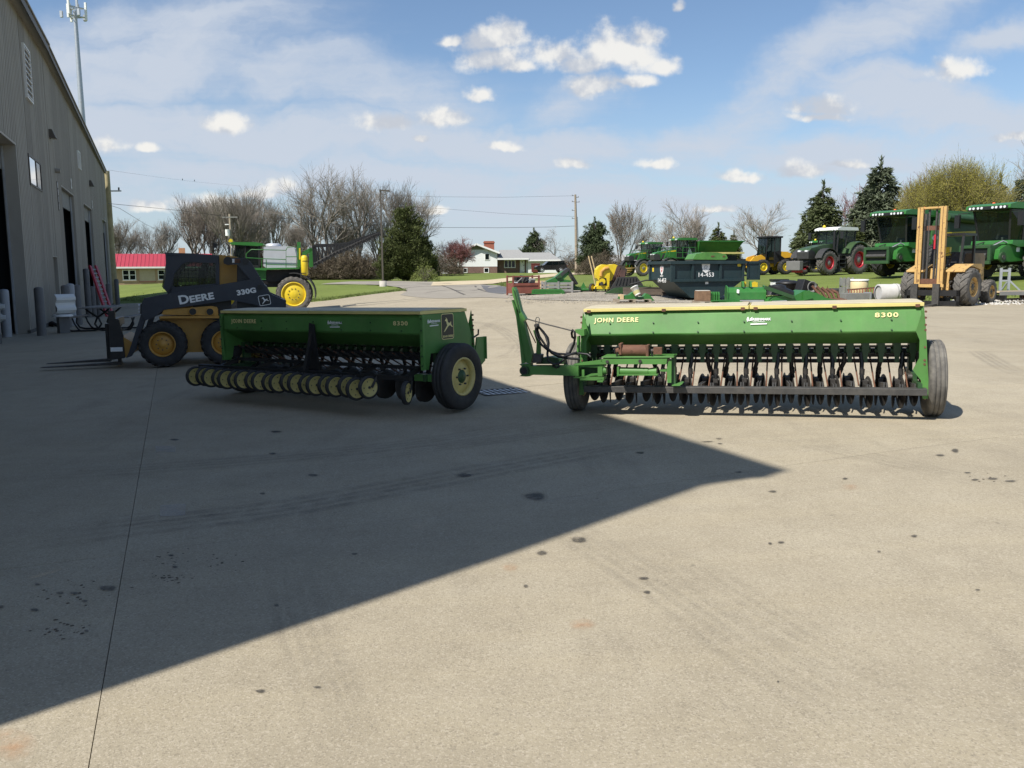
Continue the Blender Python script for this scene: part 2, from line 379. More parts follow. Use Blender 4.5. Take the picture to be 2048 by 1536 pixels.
    def islands(s):
        par = list(range(len(s.v)))
        def fd(a):
            while par[a] != a: par[a] = par[par[a]]; a = par[a]
            return a
        for f in s.f:
            r = fd(f[0])
            for k in f[1:]: par[fd(k)] = r
        G = {}
        for i, f in enumerate(s.f): G.setdefault(fd(f[0]), []).append(i)
        return list(G.values())
    def build(s, name, parent=None, bevel=0.0, mesh_only=False):
        if name in SPLIT and not mesh_only:
            gs = s.islands()
            if len(gs) > 1:
                out = None
                for g_ in gs:
                    q = MB(); ix = {}
                    for i in g_:
                        ff = []
                        for k in s.f[i]:
                            if k not in ix: ix[k] = len(q.v); q.v.append(s.v[k])
                            ff.append(ix[k])
                        q.f.append(tuple(ff)); q.s.append(s.s[i]); mm = s.mats[s.m[i]]
                        if mm not in q.mats: q.mats.append(mm)
                        q.m.append(q.mats.index(mm))
                    out = q._build(name, parent, bevel, False)
                return out
        o = s._build(name, parent, bevel, mesh_only)
        if name == 'bolt' and not mesh_only: o['kind'] = 'stuff'
        return o
    def _build(s, name, parent=None, bevel=0.0, mesh_only=False):
        me = bpy.data.meshes.new(name)
        me.from_pydata(s.v, [], s.f)
        for mm in s.mats: me.materials.append(mm)
        me.polygons.foreach_set('material_index', s.m)
        me.polygons.foreach_set('use_smooth', s.s)
        bm = bmesh.new(); bm.from_mesh(me); bmesh.ops.recalc_face_normals(bm, faces=bm.faces); bm.to_mesh(me); bm.free()
        me.update()
        if mesh_only: return me
        return link(name, me, parent, bevel)
def link(name, me, parent=None, bevel=0.0, loc=None, rot=None):
    o = bpy.data.objects.new(name, me); COL.objects.link(o)
    if parent is not None: o.parent = parent
    if loc is not None: o.location = loc
    if rot is not None: o.rotation_euler = rot
    if bevel:
        md = o.modifiers.new('bevel', 'BEVEL'); md.width = bevel; md.segments = 2; md.limit_method = 'ANGLE'; md.angle_limit = radians(35)
    return o
def tag(o, label=None, cat=None, group=None, kind=None):
    if label: o['label'] = label
    if cat: o['category'] = cat
    if group: o['group'] = group
    if kind: o['kind'] = kind
    return o
def thing(name, label, cat, loc=(0, 0, 0), rz=0.0, group=None, rot=None, scale=None):
    o = bpy.data.objects.new(name, None); COL.objects.link(o); o.empty_display_size = 0.2
    o.location = loc; o.rotation_euler = rot or (0, 0, rz)
    if scale: o.scale = scale
    return tag(o, label, cat, group)
def dup(src, loc, rz=None, label=None, scale=None, rot=None):
    r = src.copy(); COL.objects.link(r); r.location = loc
    if rz is not None: r.rotation_euler = (0, 0, rz)
    if rot is not None: r.rotation_euler = rot
    if scale is not None: r.scale = scale if isinstance(scale, (tuple, list)) else (scale,) * 3
    if label: r['label'] = label
    for ch in list(src.children):
        c = ch.copy(); COL.objects.link(c); c.parent = r
        for g2 in list(ch.children):
            d = g2.copy(); COL.objects.link(d); d.parent = c
    return r
def text(name, s, size, m, parent, loc, rot=(pi / 2, 0, 0), bold=0.0, sx_=1.0, depth=0.002, align='CENTER', space=1.0):
    cu = bpy.data.curves.new('tmp', 'FONT'); cu.body = s; cu.size = size; cu.offset = bold; cu.extrude = depth
    cu.align_x = align; cu.align_y = 'CENTER'; cu.space_character = space; cu.resolution_u = 3
    o = bpy.data.objects.new('tmp', cu); COL.objects.link(o)
    dg = bpy.context.evaluated_depsgraph_get(); me = bpy.data.meshes.new_from_object(o.evaluated_get(dg))
    bpy.data.objects.remove(o); bpy.data.curves.remove(cu)
    me.name = name; me.materials.clear(); me.materials.append(m)
    if sx_ != 1.0:
        me.transform(Matrix.Diagonal((sx_, 1, 1, 1)))
    return link(name, me, parent, 0, loc, rot)
def flat(name, polys, m, parent, loc, rot=(pi / 2, 0, 0), depth=0.002):
    """thin raised print made of outlines in its own plane; polys: list of (points, material or None)"""
    b = MB()
    for k, (pl, mm) in enumerate(polys): b.prism(pl, 'z', 0, depth * (1 + 0.8 * k), mm or m)
    o = b.build(name, parent); o.location = loc; o.rotation_euler = rot; return o
def rrect(w_, h_, r, n=4, cx=0, cy=0):
    p = []
    for (x, y, a0) in ((w_ / 2 - r, h_ / 2 - r, 0), (-w_ / 2 + r, h_ / 2 - r, 90), (-w_ / 2 + r, -h_ / 2 + r, 180), (w_ / 2 - r, -h_ / 2 + r, 270)):
        for i in range(n + 1):
            t = radians(a0 + 90 * i / n); p.append((cx + x + r * cos(t), cy + y + r * sin(t)))
    return p
DEER = [(-.40, -.46), (-.30, -.34), (-.16, -.18), (-.04, -.06), (-.10, .06), (-.12, .16), (-.20, .22), (-.26, .22), (-.24, .30), (-.14, .34), (-.20, .46), (-.10, .38), (-.04, .34), (0, .26), (.02, .14), (.14, .08),
        (.28, .10), (.34, .18), (.36, .08), (.34, 0), (.44, -.10), (.52, -.16), (.50, -.20), (.38, -.16), (.26, -.06), (.10, -.10), (-.02, -.20), (-.16, -.32), (-.30, -.44)]
def deer_badge(parent, loc, rot, h, frame=DECALY, deer=DECALY, words=True, name='emblem'):
    w_ = h * 0.78
    k = h * 0.62
    o = flat(name, [(rrect(w_, h, h * .1), frame), (rrect(w_ * .93, h * .945, h * .085), DECALB), ([(x * k, y * k + h * .08) for x, y in DEER], deer)], frame, parent, loc, rot, 0.0016)
    if words:
        text('emblem_lettering', 'JOHN DEERE', h * .115, deer, o, (0, -h * .385, 0.005), (0, 0, 0), bold=h * .003, sx_=1.0, depth=0.001)
    return o

# ------------------------------------------------------------------ wheels
_WC = {}
def wheel(parent, loc, R, Wd, rim=0.5, rimm=YELR, tyrem=RUBBER, axis='y', lugs=0, lugh=0.03, side=-1, hubm=None, dish=0.25, name='wheel', rz=0.0, bolts=6, ribs=0, lugang=0.6):
    """a wheel: rim and hub with the tyre as its child; side = which way the outside faces along the axis"""
    key = (R, Wd, rim, rimm.name, tyrem.name, axis, lugs, lugh, side, dish, bolts, ribs, hubm.name if hubm else '', lugang)
    if key not in _WC:
        b = MB(); r = R * rim; h = Wd * .46; s_ = side
        b.lathe([(r * 1.03, -h), (r * 1.03, h), (r * .94, h), (r * .90, h * .55), (r * .90, -h * .55), (r * .94, -h)], axis, (0, 0, 0), rimm, 28, closed=True)
        dd = s_ * h * (1 - 2 * dish)
        b.lathe([(r * .91, dd * .5), (r * .62, dd * .95), (r * .40, dd), (r * .36, dd * 1.02)], axis, (0, 0, 0), rimm, 28)
        b.lathe([(r * .37, dd * 1.0), (r * .27, dd + s_ * .014), (r * .22, dd + s_ * .026), (0.001, dd + s_ * .026)], axis, (0, 0, 0), hubm or rimm, 20)
        for i in range(bolts):
            t = 2 * pi * i / bolts; q = (cos(t) * r * .46, sin(t) * r * .46); u = r * .05
            c0 = {'y': (q[0], dd * .98, q[1]), 'x': (dd * .98, q[0], q[1])}[axis]; c1 = {'y': (q[0], dd * .98 + s_ * .025, q[1]), 'x': (dd * .98 + s_ * .025, q[0], q[1])}[axis]
            b.cyl(c0, c1, u, STEEL, 6)
        rm = b.build('wheel', mesh_only=True)
        t_ = MB(); w2 = Wd / 2; Rc = R - (lugh if lugs else 0)
        prof = [(r * .96, -w2 * .80), (r * 1.08, -w2 * .95), ((r + Rc) / 2, -w2 * 1.04), (Rc * .93, -w2 * .98), (Rc * .985, -w2 * .80)]
        if ribs:
            for i in range(ribs):
                a0 = -w2 * .74 + i * (w2 * 1.48 / ribs); ww = w2 * 1.48 / ribs
                prof += [(Rc, a0 + ww * .10), (Rc, a0 + ww * .84), (Rc * .975, a0 + ww * .9), (Rc * .975, a0 + ww)]
        else: prof += [(Rc, -w2 * .5), (Rc, w2 * .5)]
        prof += [(Rc * .985, w2 * .80), (Rc * .93, w2 * .98), ((r + Rc) / 2, w2 * 1.04), (r * 1.08, w2 * .95), (r * .96, w2 * .80)]
        t_.lathe(prof, axis, (0, 0, 0), tyrem, 40)
        for i in range(lugs):
            for sd in (-1, 1):
                t0 = 2 * pi * (i + (.5 if sd > 0 else 0)) / lugs
                vs = []
                for (uu_, wa, ra, hw) in ((0.02, 0.02, Rc * .985, .20), (0.5, .55, Rc * .985, .20), (1, 1.0, Rc * .93, .25)):
                    for rr_ in (ra - .01, ra + lugh * (1.0 if uu_ < 1 else .9)):
                        for e in (-hw, hw):
                            th = t0 + lugang * uu_ * 2 * pi / lugs * 1.6 + e * 2 * pi / lugs * (.85 if rr_ > ra else 1.0)
                            p_ = (cos(th) * rr_, sin(th) * rr_); yv = sd * w2 * wa
                            vs.append({'y': (p_[1], yv, p_[0]), 'x': (yv, p_[0], p_[1])}[axis])
                fs = []
                for q in (0, 4): fs += [(q + 2, q + 3, q + 7, q + 6), (q, q + 4, q + 6, q + 2), (q + 1, q + 3, q + 7, q + 5)]
                fs += [(0, 1, 3, 2), (8, 9, 11, 10)]
                t_.add(vs, fs, tyrem)
        tm = t_.build('tyre', mesh_only=True)
        _WC[key] = (rm, tm)
    rm, tm = _WC[key]
    o = link(name, rm, parent, 0, loc, (0, 0, rz)); link('tyre', tm, o); return o
# ------------------------------------------------------------------ ground materials
def ground_mat(name, stops, s1=0.25, s2=3.0, s3=40.0, bump=0.3, bs=60, rough=0.9, kind=''):
    m = bpy.data.materials.new(name); m.use_nodes = True; n = NT(m.node_tree); b = n.n['Principled BSDF']
    g_ = n.new('ShaderNodeNewGeometry'); P = g_.outputs['Position']
    big = n.noise(P, s1, 5, .6); mid = n.noise(P, s2, 5, .65); fine = n.noise(P, s3, 4, .7)
    f = n.math('ADD', n.math('MULTIPLY', big, .40), n.math('ADD', n.math('MULTIPLY', mid, .33), n.math('MULTIPLY', fine, .27)))
    c = n.ramp(f, stops)
    h = fine
    if kind == 'concrete':
        st = n.noise(n.mapping(P, rot=(0, 0, radians(-16)), scale=(.35, 2.2, 1)), 1.3, 5, .65)
        c = n.mix(n.mapr(st, .42, .70, 0, .40), c, (.45, .385, .265))                      # brushed dusty streaks
        st2 = n.noise(n.mapping(P, rot=(0, 0, radians(-24)), scale=(1.8, .35, 1)), 0.9, 6, .7)
        c = n.mix(n.mapr(st2, .50, .74, 0, .45), c, (.235, .205, .155))                    # traffic grime
        ag = n.new('ShaderNodeTexVoronoi'); n.l.new(P, ag.inputs['Vector']); ag.inputs['Scale'].default_value = 135
        vs = n.new('ShaderNodeSeparateColor'); n.l.new(ag.outputs['Color'], vs.inputs[0])
        c = n.mix(n.mapr(vs.outputs[0], .66, .95, 0, .42), c, (.58, .51, .40))             # exposed sand grains
        c = n.mix(n.mapr(vs.outputs[1], .74, .97, 0, .40), c, (.16, .135, .10))
        sp = n.noise(P, 11, 3, .5); c = n.mix(n.mapr(sp, .71, .75, 0, .35), c, (.12, .105, .085))
        oi = n.new('ShaderNodeObjectInfo')
        c = n.mix(n.mapr(oi.outputs['Random'], 0, 1, 0.0, .20, smooth=False), c, (.24, .205, .15))   # one pour differs from the next
    if kind == 'grass':
        mow = n.noise(n.mapping(P, rot=(0, 0, radians(12)), scale=(.05, .6, 1)), 1.0, 3, .5)
        c = n.mix(n.mapr(mow, .4, .65, 0, .35), c, (.165, .208, .050))
        dry = n.noise(P, .7, 6, .72); c = n.mix(n.mapr(dry, .58, .74, 0, .42), c, (.21, .19, .075))
    n.l.new(c, b.inputs['Base Color']); b.inputs['Roughness'].default_value = rough; b.inputs['Specular IOR Level'].default_value = .25
    bp = n.new('ShaderNodeBump'); bp.inputs['Strength'].default_value = bump; bp.inputs['Distance'].default_value = 0.02
    n.l.new(n.noise(P, bs, 5, .7), bp.inputs['Height']); n.l.new(bp.outputs[0], b.inputs['Normal'])
    return m
M_CONC = ground_mat('old_concrete', [(.30, (.268, .229, .162)), (.5, (.380, .329, .238)), (.70, (.488, .432, .322))], .22, 2.2, 55, .35, 140, kind='concrete')
M_GRASS = ground_mat('lawn_grass', [(.32, (.085, .112, .024)), (.5, (.138, .176, .036)), (.7, (.20, .24, .064))], .12, 1.5, 16, .9, 22, kind='grass')
M_GRAV = ground_mat('loose_gravel', [(.32, (.15, .13, .105)), (.5, (.30, .27, .22)), (.7, (.47, .43, .36))], .3, 2.5, 14, .9, 16)
M_ASPH = ground_mat('aged_asphalt', [(.3, (.22, .198, .165)), (.5, (.285, .258, .215)), (.7, (.345, .315, .262))], .3, 2.5, 50, .4, 80)
M_ASPHN = ground_mat('dark_asphalt', [(.3, (.10, .10, .105)), (.5, (.13, .13, .135)), (.7, (.17, .17, .17))], .3, 2.5, 50, .4, 80)
M_DIRT = ground_mat('tan_gravel_track', [(.3, (.40, .33, .21)), (.5, (.52, .43, .29)), (.7, (.60, .52, .37))], .3, 2.0, 25, .5, 40)

# ------------------------------------------------------------------ sheets laid on the ground
WAZ = radians(-21.3); WD = Vector((sin(WAZ), cos(WAZ), 0)); WN = Vector((cos(WAZ), -sin(WAZ), 0))   # along the workshop wall; out of it
WA = gp(59, 667); WA.z = 0
def wl(t, n_, z): return WA + WD * t + WN * n_ + Vector((0, 0, z))
def pt2(p): return (p.x, p.y)
px2 = lambda L: [pt2(gp(u, v)) for u, v in L]
SLAB_N0 = WN.dot(gp(240, 1170)) ; SLAB_D0 = WD.dot(gp(520, 1074))
NS = [SLAB_N0 + 3.45 * k for k in range(-1, 5)]; DS = [SLAB_D0 + 5.6 * k for k in range(-2, 5)]
NS[0] = max(NS[0], WN.dot(WA) + .02)
def nd(n_, d): return WN * n_ + WD * d
TL = [wl(41.5, 0.1, 0)]
LOT = [pt2(wl(-60, -1.2, 0)), pt2(wl(41.6, -1.2, 0))] + px2([(330, 603.5), (460, 603.5), (560, 604), (625, 604), (660, 600.5), (700, 594.5), (745, 588.5), (780, 584.5), (806, 581.5), (860, 587), (930, 591), (1010, 592.5), (1060, 600), (1150, 602), (1300, 604.5), (1460, 608), (1600, 613), (1780, 613), (1900, 608), (2060, 605), (2200, 602)]) + [(48, 20), (48, -40), (-20, -40)]
ASPH = px2([(640, 568.5), (705, 568.6), (765, 570), (800, 575), (815, 582), (800, 590), (900, 597), (1015, 597), (1046, 583), (1040, 576), (1000, 571), (940, 568), (866, 563.5), (790, 562.3), (700, 563)])
DARKA = px2([(975, 585), (1005, 588.5), (1038, 583), (1034, 577), (1000, 572.5), (962, 571)])
PATH = px2([(862, 572), (930, 570), (985, 568), (1066, 557.8), (1130, 550.5), (1192, 547.2), (1300, 545.6), (1480, 543.4), (1640, 541.6), (1850, 539.5), (2080, 537.2), (2080, 534.6), (1850, 536.8), (1640, 538.4), (1480, 540.2), (1300, 542.6), (1152, 545.4), (1108, 547.6), (1022, 555.5), (968, 561), (903, 563), (866, 564.5)])
GRAVEL = px2([(985, 596), (1010, 588), (1040, 583.5), (1075, 580.5), (1130, 580.5), (1190, 582), (1250, 582.5), (1320, 585.5), (1400, 589), (1480, 592), (1560, 597), (1640, 600.5), (1720, 603), (1830, 605), (1900, 601), (2000, 597.5), (2070, 595), (2200, 593), (2200, 601), (2060, 603.5), (1900, 607), (1780, 612), (1600, 612), (1460, 608), (1300, 604.5), (1150, 601.5), (1060, 599.5), (1010, 594)])
def inside(x, y, poly):
    r = np.zeros(x.shape, bool); n = len(poly)
    for i in range(n):
        x0, y0 = poly[i]; x1, y1 = poly[(i + 1) % n]
        c_ = ((y0 > y) != (y1 > y)); 
        with np.errstate(divide='ignore', invalid='ignore'):
            r ^= c_ & (x < (x1 - x0) * (y - y0) / (y1 - y0 + 1e-12) + x0)
    return r
def sheet(name, poly, off, m, step=2.0, hole=None, label=None, fine=None):
    bm = bmesh.new(); vs = [bm.verts.new((x, y, 0)) for x, y in poly]; bm.faces.new(vs)
    bmesh.ops.triangulate(bm, faces=bm.faces[:])
    def cut(co, no):
        bmesh.ops.bisect_plane(bm, geom=bm.verts[:] + bm.edges[:] + bm.faces[:], plane_co=co, plane_no=no, dist=1e-5)
    if hole:
        n0, n1, d0, d1 = hole
        for q in (n0, n1): cut(WN * q, WN)
        for q in (d0, d1): cut(WD * q, WD)
        kill = []
        for f in bm.faces:
            c_ = f.calc_center_median(); a, b = WN.dot(c_), WD.dot(c_)
            if n0 < a < n1 and d0 < b < d1: kill.append(f)
        bmesh.ops.delete(bm, geom=kill, context='FACES')
    X = [p[0] for p in poly]; Y = [p[1] for p in poly]
    x = math.floor(min(X) / step) * step + step
    while x < max(X): cut((x, 0, 0), (1, 0, 0)); x += step * (1 if abs(x) < 40 else 4)
    y = math.floor(min(Y) / step) * step + step
    while y < max(Y): cut((0, y, 0), (0, 1, 0)); y += step * (1 if -4 < y < 60 else 4)
    bmesh.ops.dissolve_degenerate(bm, dist=1e-4, edges=bm.edges[:])
    bmesh.ops.triangulate(bm, faces=bm.faces[:])
    co = np.array([v.co[:] for v in bm.verts]); z = TN(co[:, 0], co[:, 1]) + off
    for v, q in zip(bm.verts, z): v.co.z = q
    bmesh.ops.recalc_face_normals(bm, faces=bm.faces)
    if sum(f.normal.z for f in bm.faces) < 0: bmesh.ops.reverse_faces(bm, faces=bm.faces)
    me = bpy.data.meshes.new(name); bm.to_mesh(me); bm.free(); me.materials.append(m)
    return tag(link(name, me), label, kind='structure')
# ground: one sheet out to the horizon
def axis(lo, hi, a, b, fine, ratio=1.22):
    L = list(np.arange(a, b + 1e-6, fine)); s_ = fine
    while L[-1] < hi: s_ *= ratio; L.append(L[-1] + s_)
    s_ = fine
    while L[0] > lo: s_ *= ratio; L.insert(0, L[0] - s_)
    return np.array(L)
gxs = axis(-1600, 1600, -62, 62, 1.0); gys = axis(-300, 2600, 32, 100, .8, 1.16)
GX, GY = np.meshgrid(gxs, gys); gz = np.concatenate([TN(a, b) for a, b in zip(GX, GY)])
low = np.zeros(gz.shape, bool)
for pl in (LOT, ASPH, PATH, GRAVEL): low |= inside(GX.ravel(), GY.ravel(), pl)
rr_ = np.hypot(GX.ravel(), GY.ravel()); bumps = np.array([mnoise.noise((x * .25, y * .25, 0)) for x, y in zip(GX.ravel(), GY.ravel())]) * .05 * np.clip((rr_ - 35) / 30, 0, 1)
gz = gz + np.where(low, -0.16, bumps)
nx, ny = len(gxs), len(gys)
me = bpy.data.meshes.new('ground')
me.from_pydata(np.stack([GX.ravel(), GY.ravel(), gz], 1).tolist(), [], [(j * nx + i, j * nx + i + 1, (j + 1) * nx + i + 1, (j + 1) * nx + i) for j in range(ny - 1) for i in range(nx - 1)])
me.polygons.foreach_set('use_smooth', [True] * len(me.polygons)); me.materials.append(M_GRASS)
tag(link('ground', me), 'mown green lawn and verge around the yard', kind='structure')
sheet('gravel_strip', GRAVEL, .012, M_GRAV, 1.5, label='grey gravel strip under the parts and machines')
sheet('asphalt_drive', ASPH, .014, M_ASPH, 1.5, label='pale asphalt drive curving past the lamp island')
sheet('asphalt_patch', DARKA, .022, M_ASPHN, 1.5, label='darker asphalt patch beside the gravel')
sheet('gravel_path', PATH, .034, M_DIRT, 2.0, label='tan gravel track running to the far houses')
lot = sheet('concrete_lot', LOT, .045 - .045, M_CONC, 2.0, hole=(NS[0], NS[-1], DS[0], DS[-1]), label='worn pale concrete yard')
sb = MB(); a_, b_ = NS[0] - .05, NS[-1] + .05
for i in range(len(NS) - 1):
    for j in range(len(DS) - 1):
        for qi in range(4):
            for qj in range(4):
                n0 = NS[i] + (NS[i + 1] - NS[i]) * qi / 4; n1 = NS[i] + (NS[i + 1] - NS[i]) * (qi + 1) / 4; d0 = DS[j] + (DS[j + 1] - DS[j]) * qj / 4; d1 = DS[j] + (DS[j + 1] - DS[j]) * (qj + 1) / 4
                q = [nd(n0, d0), nd(n1, d0), nd(n1, d1), nd(n0, d1)]
                sb.add([(p.x, p.y, T(p.x, p.y) - .035) for p in q], [(0, 1, 2, 3)], mat('joint_filler', (.075, .066, .052), .95))
o = sb.build('slab_bed', lot)
rs = random.Random(4)
for i in range(len(NS) - 1):
    for j in range(len(DS) - 1):
        g_ = .002; k = 5
        n0, n1, d0, d1 = NS[i] + g_, NS[i + 1] - g_, DS[j] + g_, DS[j + 1] - g_
        b = MB(); e = rs.uniform(-.0012, .0012); vs = []; ring = []
        for a in range(k + 1):
            for c_ in range(k + 1):
                p = nd(n0 + (n1 - n0) * a / k, d0 + (d1 - d0) * c_ / k); vs.append((p.x, p.y, T(p.x, p.y) + e))
        fs = [(a * (k + 1) + c_, (a + 1) * (k + 1) + c_, (a + 1) * (k + 1) + c_ + 1, a * (k + 1) + c_ + 1) for a in range(k) for c_ in range(k)]
        per = [a * (k + 1) for a in range(k + 1)] + [k * (k + 1) + c_ for c_ in range(1, k + 1)] + [a * (k + 1) + k for a in range(k - 1, -1, -1)] + [c_ for c_ in range(k - 1, 0, -1)]
        o_ = len(vs); vs += [(vs[q][0], vs[q][1], vs[q][2] - .03) for q in per]; m_ = len(per)
        fs += [(per[q], o_ + q, o_ + (q + 1) % m_, per[(q + 1) % m_]) for q in range(m_)]
        b.add(vs, fs, M_CONC); b.build('concrete_slab', lot)

# ------------------------------------------------------------------ stains and tyre marks (thin films on the concrete)
def film(name, color, amt, rough=.6, scale=9, lo=.3, hi=.7, edge=True):
    m = bpy.data.materials.new(name); m.use_nodes = True; n = NT(m.node_tree); b = n.n['Principled BSDF']; o = n.n['Material Output']
    b.inputs['Base Color'].default_value = tuple(color) + (1,); b.inputs['Roughness'].default_value = rough
    g_ = n.new('ShaderNodeNewGeometry'); P = g_.outputs['Position']
    a = n.mapr(n.noise(P, scale, 5, .7), lo, hi, .15, 1.0)
    at_ = n.new('ShaderNodeAttribute', attribute_name='fade')
    a = n.math('MULTIPLY', n.math('MULTIPLY', a, at_.outputs['Fac']), amt, clamp=True)
    tr = n.new('ShaderNodeBsdfTransparent'); mx = n.new('ShaderNodeMixShader')
    n.l.new(a, mx.inputs[0]); n.l.new(tr.outputs[0], mx.inputs[1]); n.l.new(b.outputs[0], mx.inputs[2]); n.l.new(mx.outputs[0], o.inputs[0])
    return m
def film_obj(name, verts, faces, fade, m, label):
    me = bpy.data.meshes.new(name); me.from_pydata(verts, [], faces); me.materials.append(m)
    at_ = me.attributes.new('fade', 'FLOAT', 'POINT'); at_.data.foreach_set('value', fade)
    return tag(link(name, me), label, kind='stuff')
OIL = [(1070, 994, 46, 15), (215, 1177, 38, 12), (1084, 1107, 24, 9), (1158, 1081, 36, 12), (1288, 1158, 22, 6), (1294, 1186, 16, 6), (350, 1135, 12, 5), (148, 1188, 20, 6), (120, 1187, 16, 5), (75, 1170, 12, 4), (70, 1221, 20, 6), (0, 1215, 18, 8), (170, 1203, 14, 4), (525, 988, 12, 4), (626, 951, 24, 5), (930, 951, 34, 7), (552, 864, 24, 4), (349, 880, 20, 4), (1910, 902, 16, 7), (1880, 911, 16, 4), (1950, 960, 14, 4), (1985, 958, 22, 4), (2020, 963, 26, 4), (1935, 946, 14, 3), (1562, 1086, 14, 5), (1540, 1088, 8, 4), (1828, 1073, 14, 5), (1758, 1104, 9, 4), (1437, 878, 14, 3), (1415, 884, 24, 2.5), (1440, 888, 10, 2.5), (709, 1109, 12, 4), (1052, 1174, 10, 6), (1955, 1181, 12, 3), (342, 1112, 12, 4), (553, 1212, 10, 5), (173, 1263, 10, 5), (545, 908, 16, 4), (1280, 906, 20, 5), (1545, 984, 18, 4), (1477, 945, 16, 3), (520, 1384, 22, 8), (634, 1376, 16, 5), (1556, 1365, 6, 4), (1690, 958, 10, 4)]
V = []; F_ = []; FD = []
ro = random.Random(9)
for (u, v, wd, ht) in OIL:
    wd *= .86; ht *= .86; c_ = gp(u, v); e1 = gp(u + wd / 2, v) - c_; e2 = gp(u, v - ht / 2) - c_; n_ = 18; o_ = len(V)
    V.append((c_.x, c_.y, T(c_.x, c_.y) + .0045)); FD.append(1)
    ph = ro.random() * 9
    for (sc_, fd) in ((.62, 1.0), (.88, .85), (1.15, .22), (1.6, 0.0)):
        for i in range(n_):
            t = 2 * pi * i / n_; k = sc_ * (1 + .32 * mnoise.noise((cos(t) * 1.1 + ph, sin(t) * 1.1, ph)))
            p = c_ + e1 * (cos(t) * k) + e2 * (sin(t) * k); V.append((p.x, p.y, T(p.x, p.y) + .0045)); FD.append(fd)
    for i in range(n_):
        i2 = (i + 1) % n_; F_.append((o_, o_ + 1 + i, o_ + 1 + i2))
        for r_ in range(3): F_.append((o_ + 1 + r_ * n_ + i, o_ + 1 + (r_ + 1) * n_ + i, o_ + 1 + (r_ + 1) * n_ + i2, o_ + 1 + r_ * n_ + i2))
film_obj('oil_stains', V, F_, FD, film('oil_film', (.045, .040, .034), .66, .6, 16, .1, .6), 'scattered dark oil spots on the concrete yard')
V = []; F_ = []; FD = []
for (u, v, wd, ht, nn) in [(335, 1156, 60, 14, 40), (330, 1118, 90, 30, 26), (120, 1262, 90, 30, 24), (170, 1190, 130, 40, 26), (430, 1125, 130, 30, 16), (1990, 956, 90, 12, 10)]:
    for i in range(nn):
        uu_ = ro.gauss(u, wd / 3); v2 = ro.gauss(v, ht / 3); c_ = gp(uu_, v2); r = ro.uniform(.003, .010); o_ = len(V)
        z = T(c_.x, c_.y)
        for k in range(6): V.append((c_.x + r * cos(k * pi / 3) * ro.uniform(.7, 1.3), c_.y + r * sin(k * pi / 3) * ro.uniform(.7, 1.3), z + .001)); FD.append(1)
        V.append((c_.x, c_.y, z + r * .5)); FD.append(1)
        for k in range(6): F_.append((o_ + k, o_ + (k + 1) % 6, o_ + 6))
me = bpy.data.meshes.new('dirt_crumbs'); me.from_pydata(V, [], F_); me.materials.append(mat('dirt_crumb', (.11, .088, .062), .95, var=.3))
tag(link('dirt_crumbs', me), 'small crumbs of dried mud on the concrete', kind='stuff')
def strip(pts, wpx, V, F_, FD, lug=0, z=.003, gain=1.0, real=None):
    P = [gp(u, v) for u, v in pts]; L = []
    for i in range(len(P) - 1):
        k = max(2, int((P[i + 1] - P[i]).length / .25))
        p0 = P[max(i - 1, 0)]; p1 = P[i]; p2 = P[i + 1]; p3 = P[min(i + 2, len(P) - 1)]
        for j in range(k):
            t = j / k; L.append(.5 * ((2 * p1) + (p2 - p0) * t + (2 * p0 - 5 * p1 + 4 * p2 - p3) * t * t + (3 * p1 - p0 - 3 * p2 + p3) * t ** 3))
    L.append(P[-1]); o_ = len(V); n_ = len(L)
    prof = [(-1.1, 0), (-.92, .55), (-.7, .8), (-.56, .1), (-.42, .15), (-.3, .8), (-.12, .7), (0, .08), (.12, .6), (.3, .85), (.42, .12), (.56, .15), (.7, .7), (.92, .5), (1.1, 0)]
    for i, p in enumerate(L):
        d = (L[min(i + 1, n_ - 1)] - L[max(i - 1, 0)]); d.z = 0; d.normalize(); s_ = Vector((-d.y, d.x, 0))
        f = min(1, i / 4, (n_ - 1 - i) / 4)
        for (a, k) in prof:
            q = p + s_ * (a * real / 2); V.append((q.x, q.y, T(q.x, q.y) + z)); FD.append(k * f * gain * (1 if not lug else (1.0 if (i // lug) % 2 else .55)))
    m_ = len(prof)
    for i in range(n_ - 1):
        for j in range(m_ - 1): F_.append((o_ + i * m_ + j, o_ + i * m_ + j + 1, o_ + (i + 1) * m_ + j + 1, o_ + (i + 1) * m_ + j))
V = []; F_ = []; FD = []
for pts, wd, g_ in [([(0, 955), (300, 937), (600, 912), (880, 880), (1090, 842)], .42, .55), ([(0, 1090), (300, 1050), (560, 1018), (830, 968), (1060, 925), (1330, 878)], .48, .75),
                    ([(640, 925), (900, 893), (1130, 862), (1350, 838)], .3, .6), ([(0, 1066), (300, 1036), (560, 1006)], .3, .5), ([(575, 1085), (590, 1200), (640, 1360), (700, 1500)], .26, .36), ([(640, 1240), (690, 1400), (745, 1535)], .16, .4),
                    ([(1090, 1010), (1170, 1080), (1330, 1180), (1480, 1290), (1680, 1420), (1850, 1530)], .30, .34), ([(1250, 1060), (1420, 1160), (1600, 1270), (1830, 1400), (2040, 1500)], .28, .26),
                    ([(1950, 700), (2010, 735), (2048, 750)], .35, .7), ([(1900, 672), (1990, 688), (2048, 692)], .35, .5), ([(1000, 720), (1040, 690), (980, 650), (900, 640)], .4, .5), ([(1420, 850), (1700, 905), (2048, 985)], .3, .3), ([(960, 660), (1000, 640), (1060, 632)], .3, .4)]:
    strip(pts, 0, V, F_, FD, 0, .0028, g_, wd)
film_obj('tyre_marks', V, F_, FD, film('tyre_scuff', (.060, .058, .060), .46, .8, 7, .30, .72), 'faint dark tyre tracks curving over the concrete')
V = []; F_ = []; FD = []
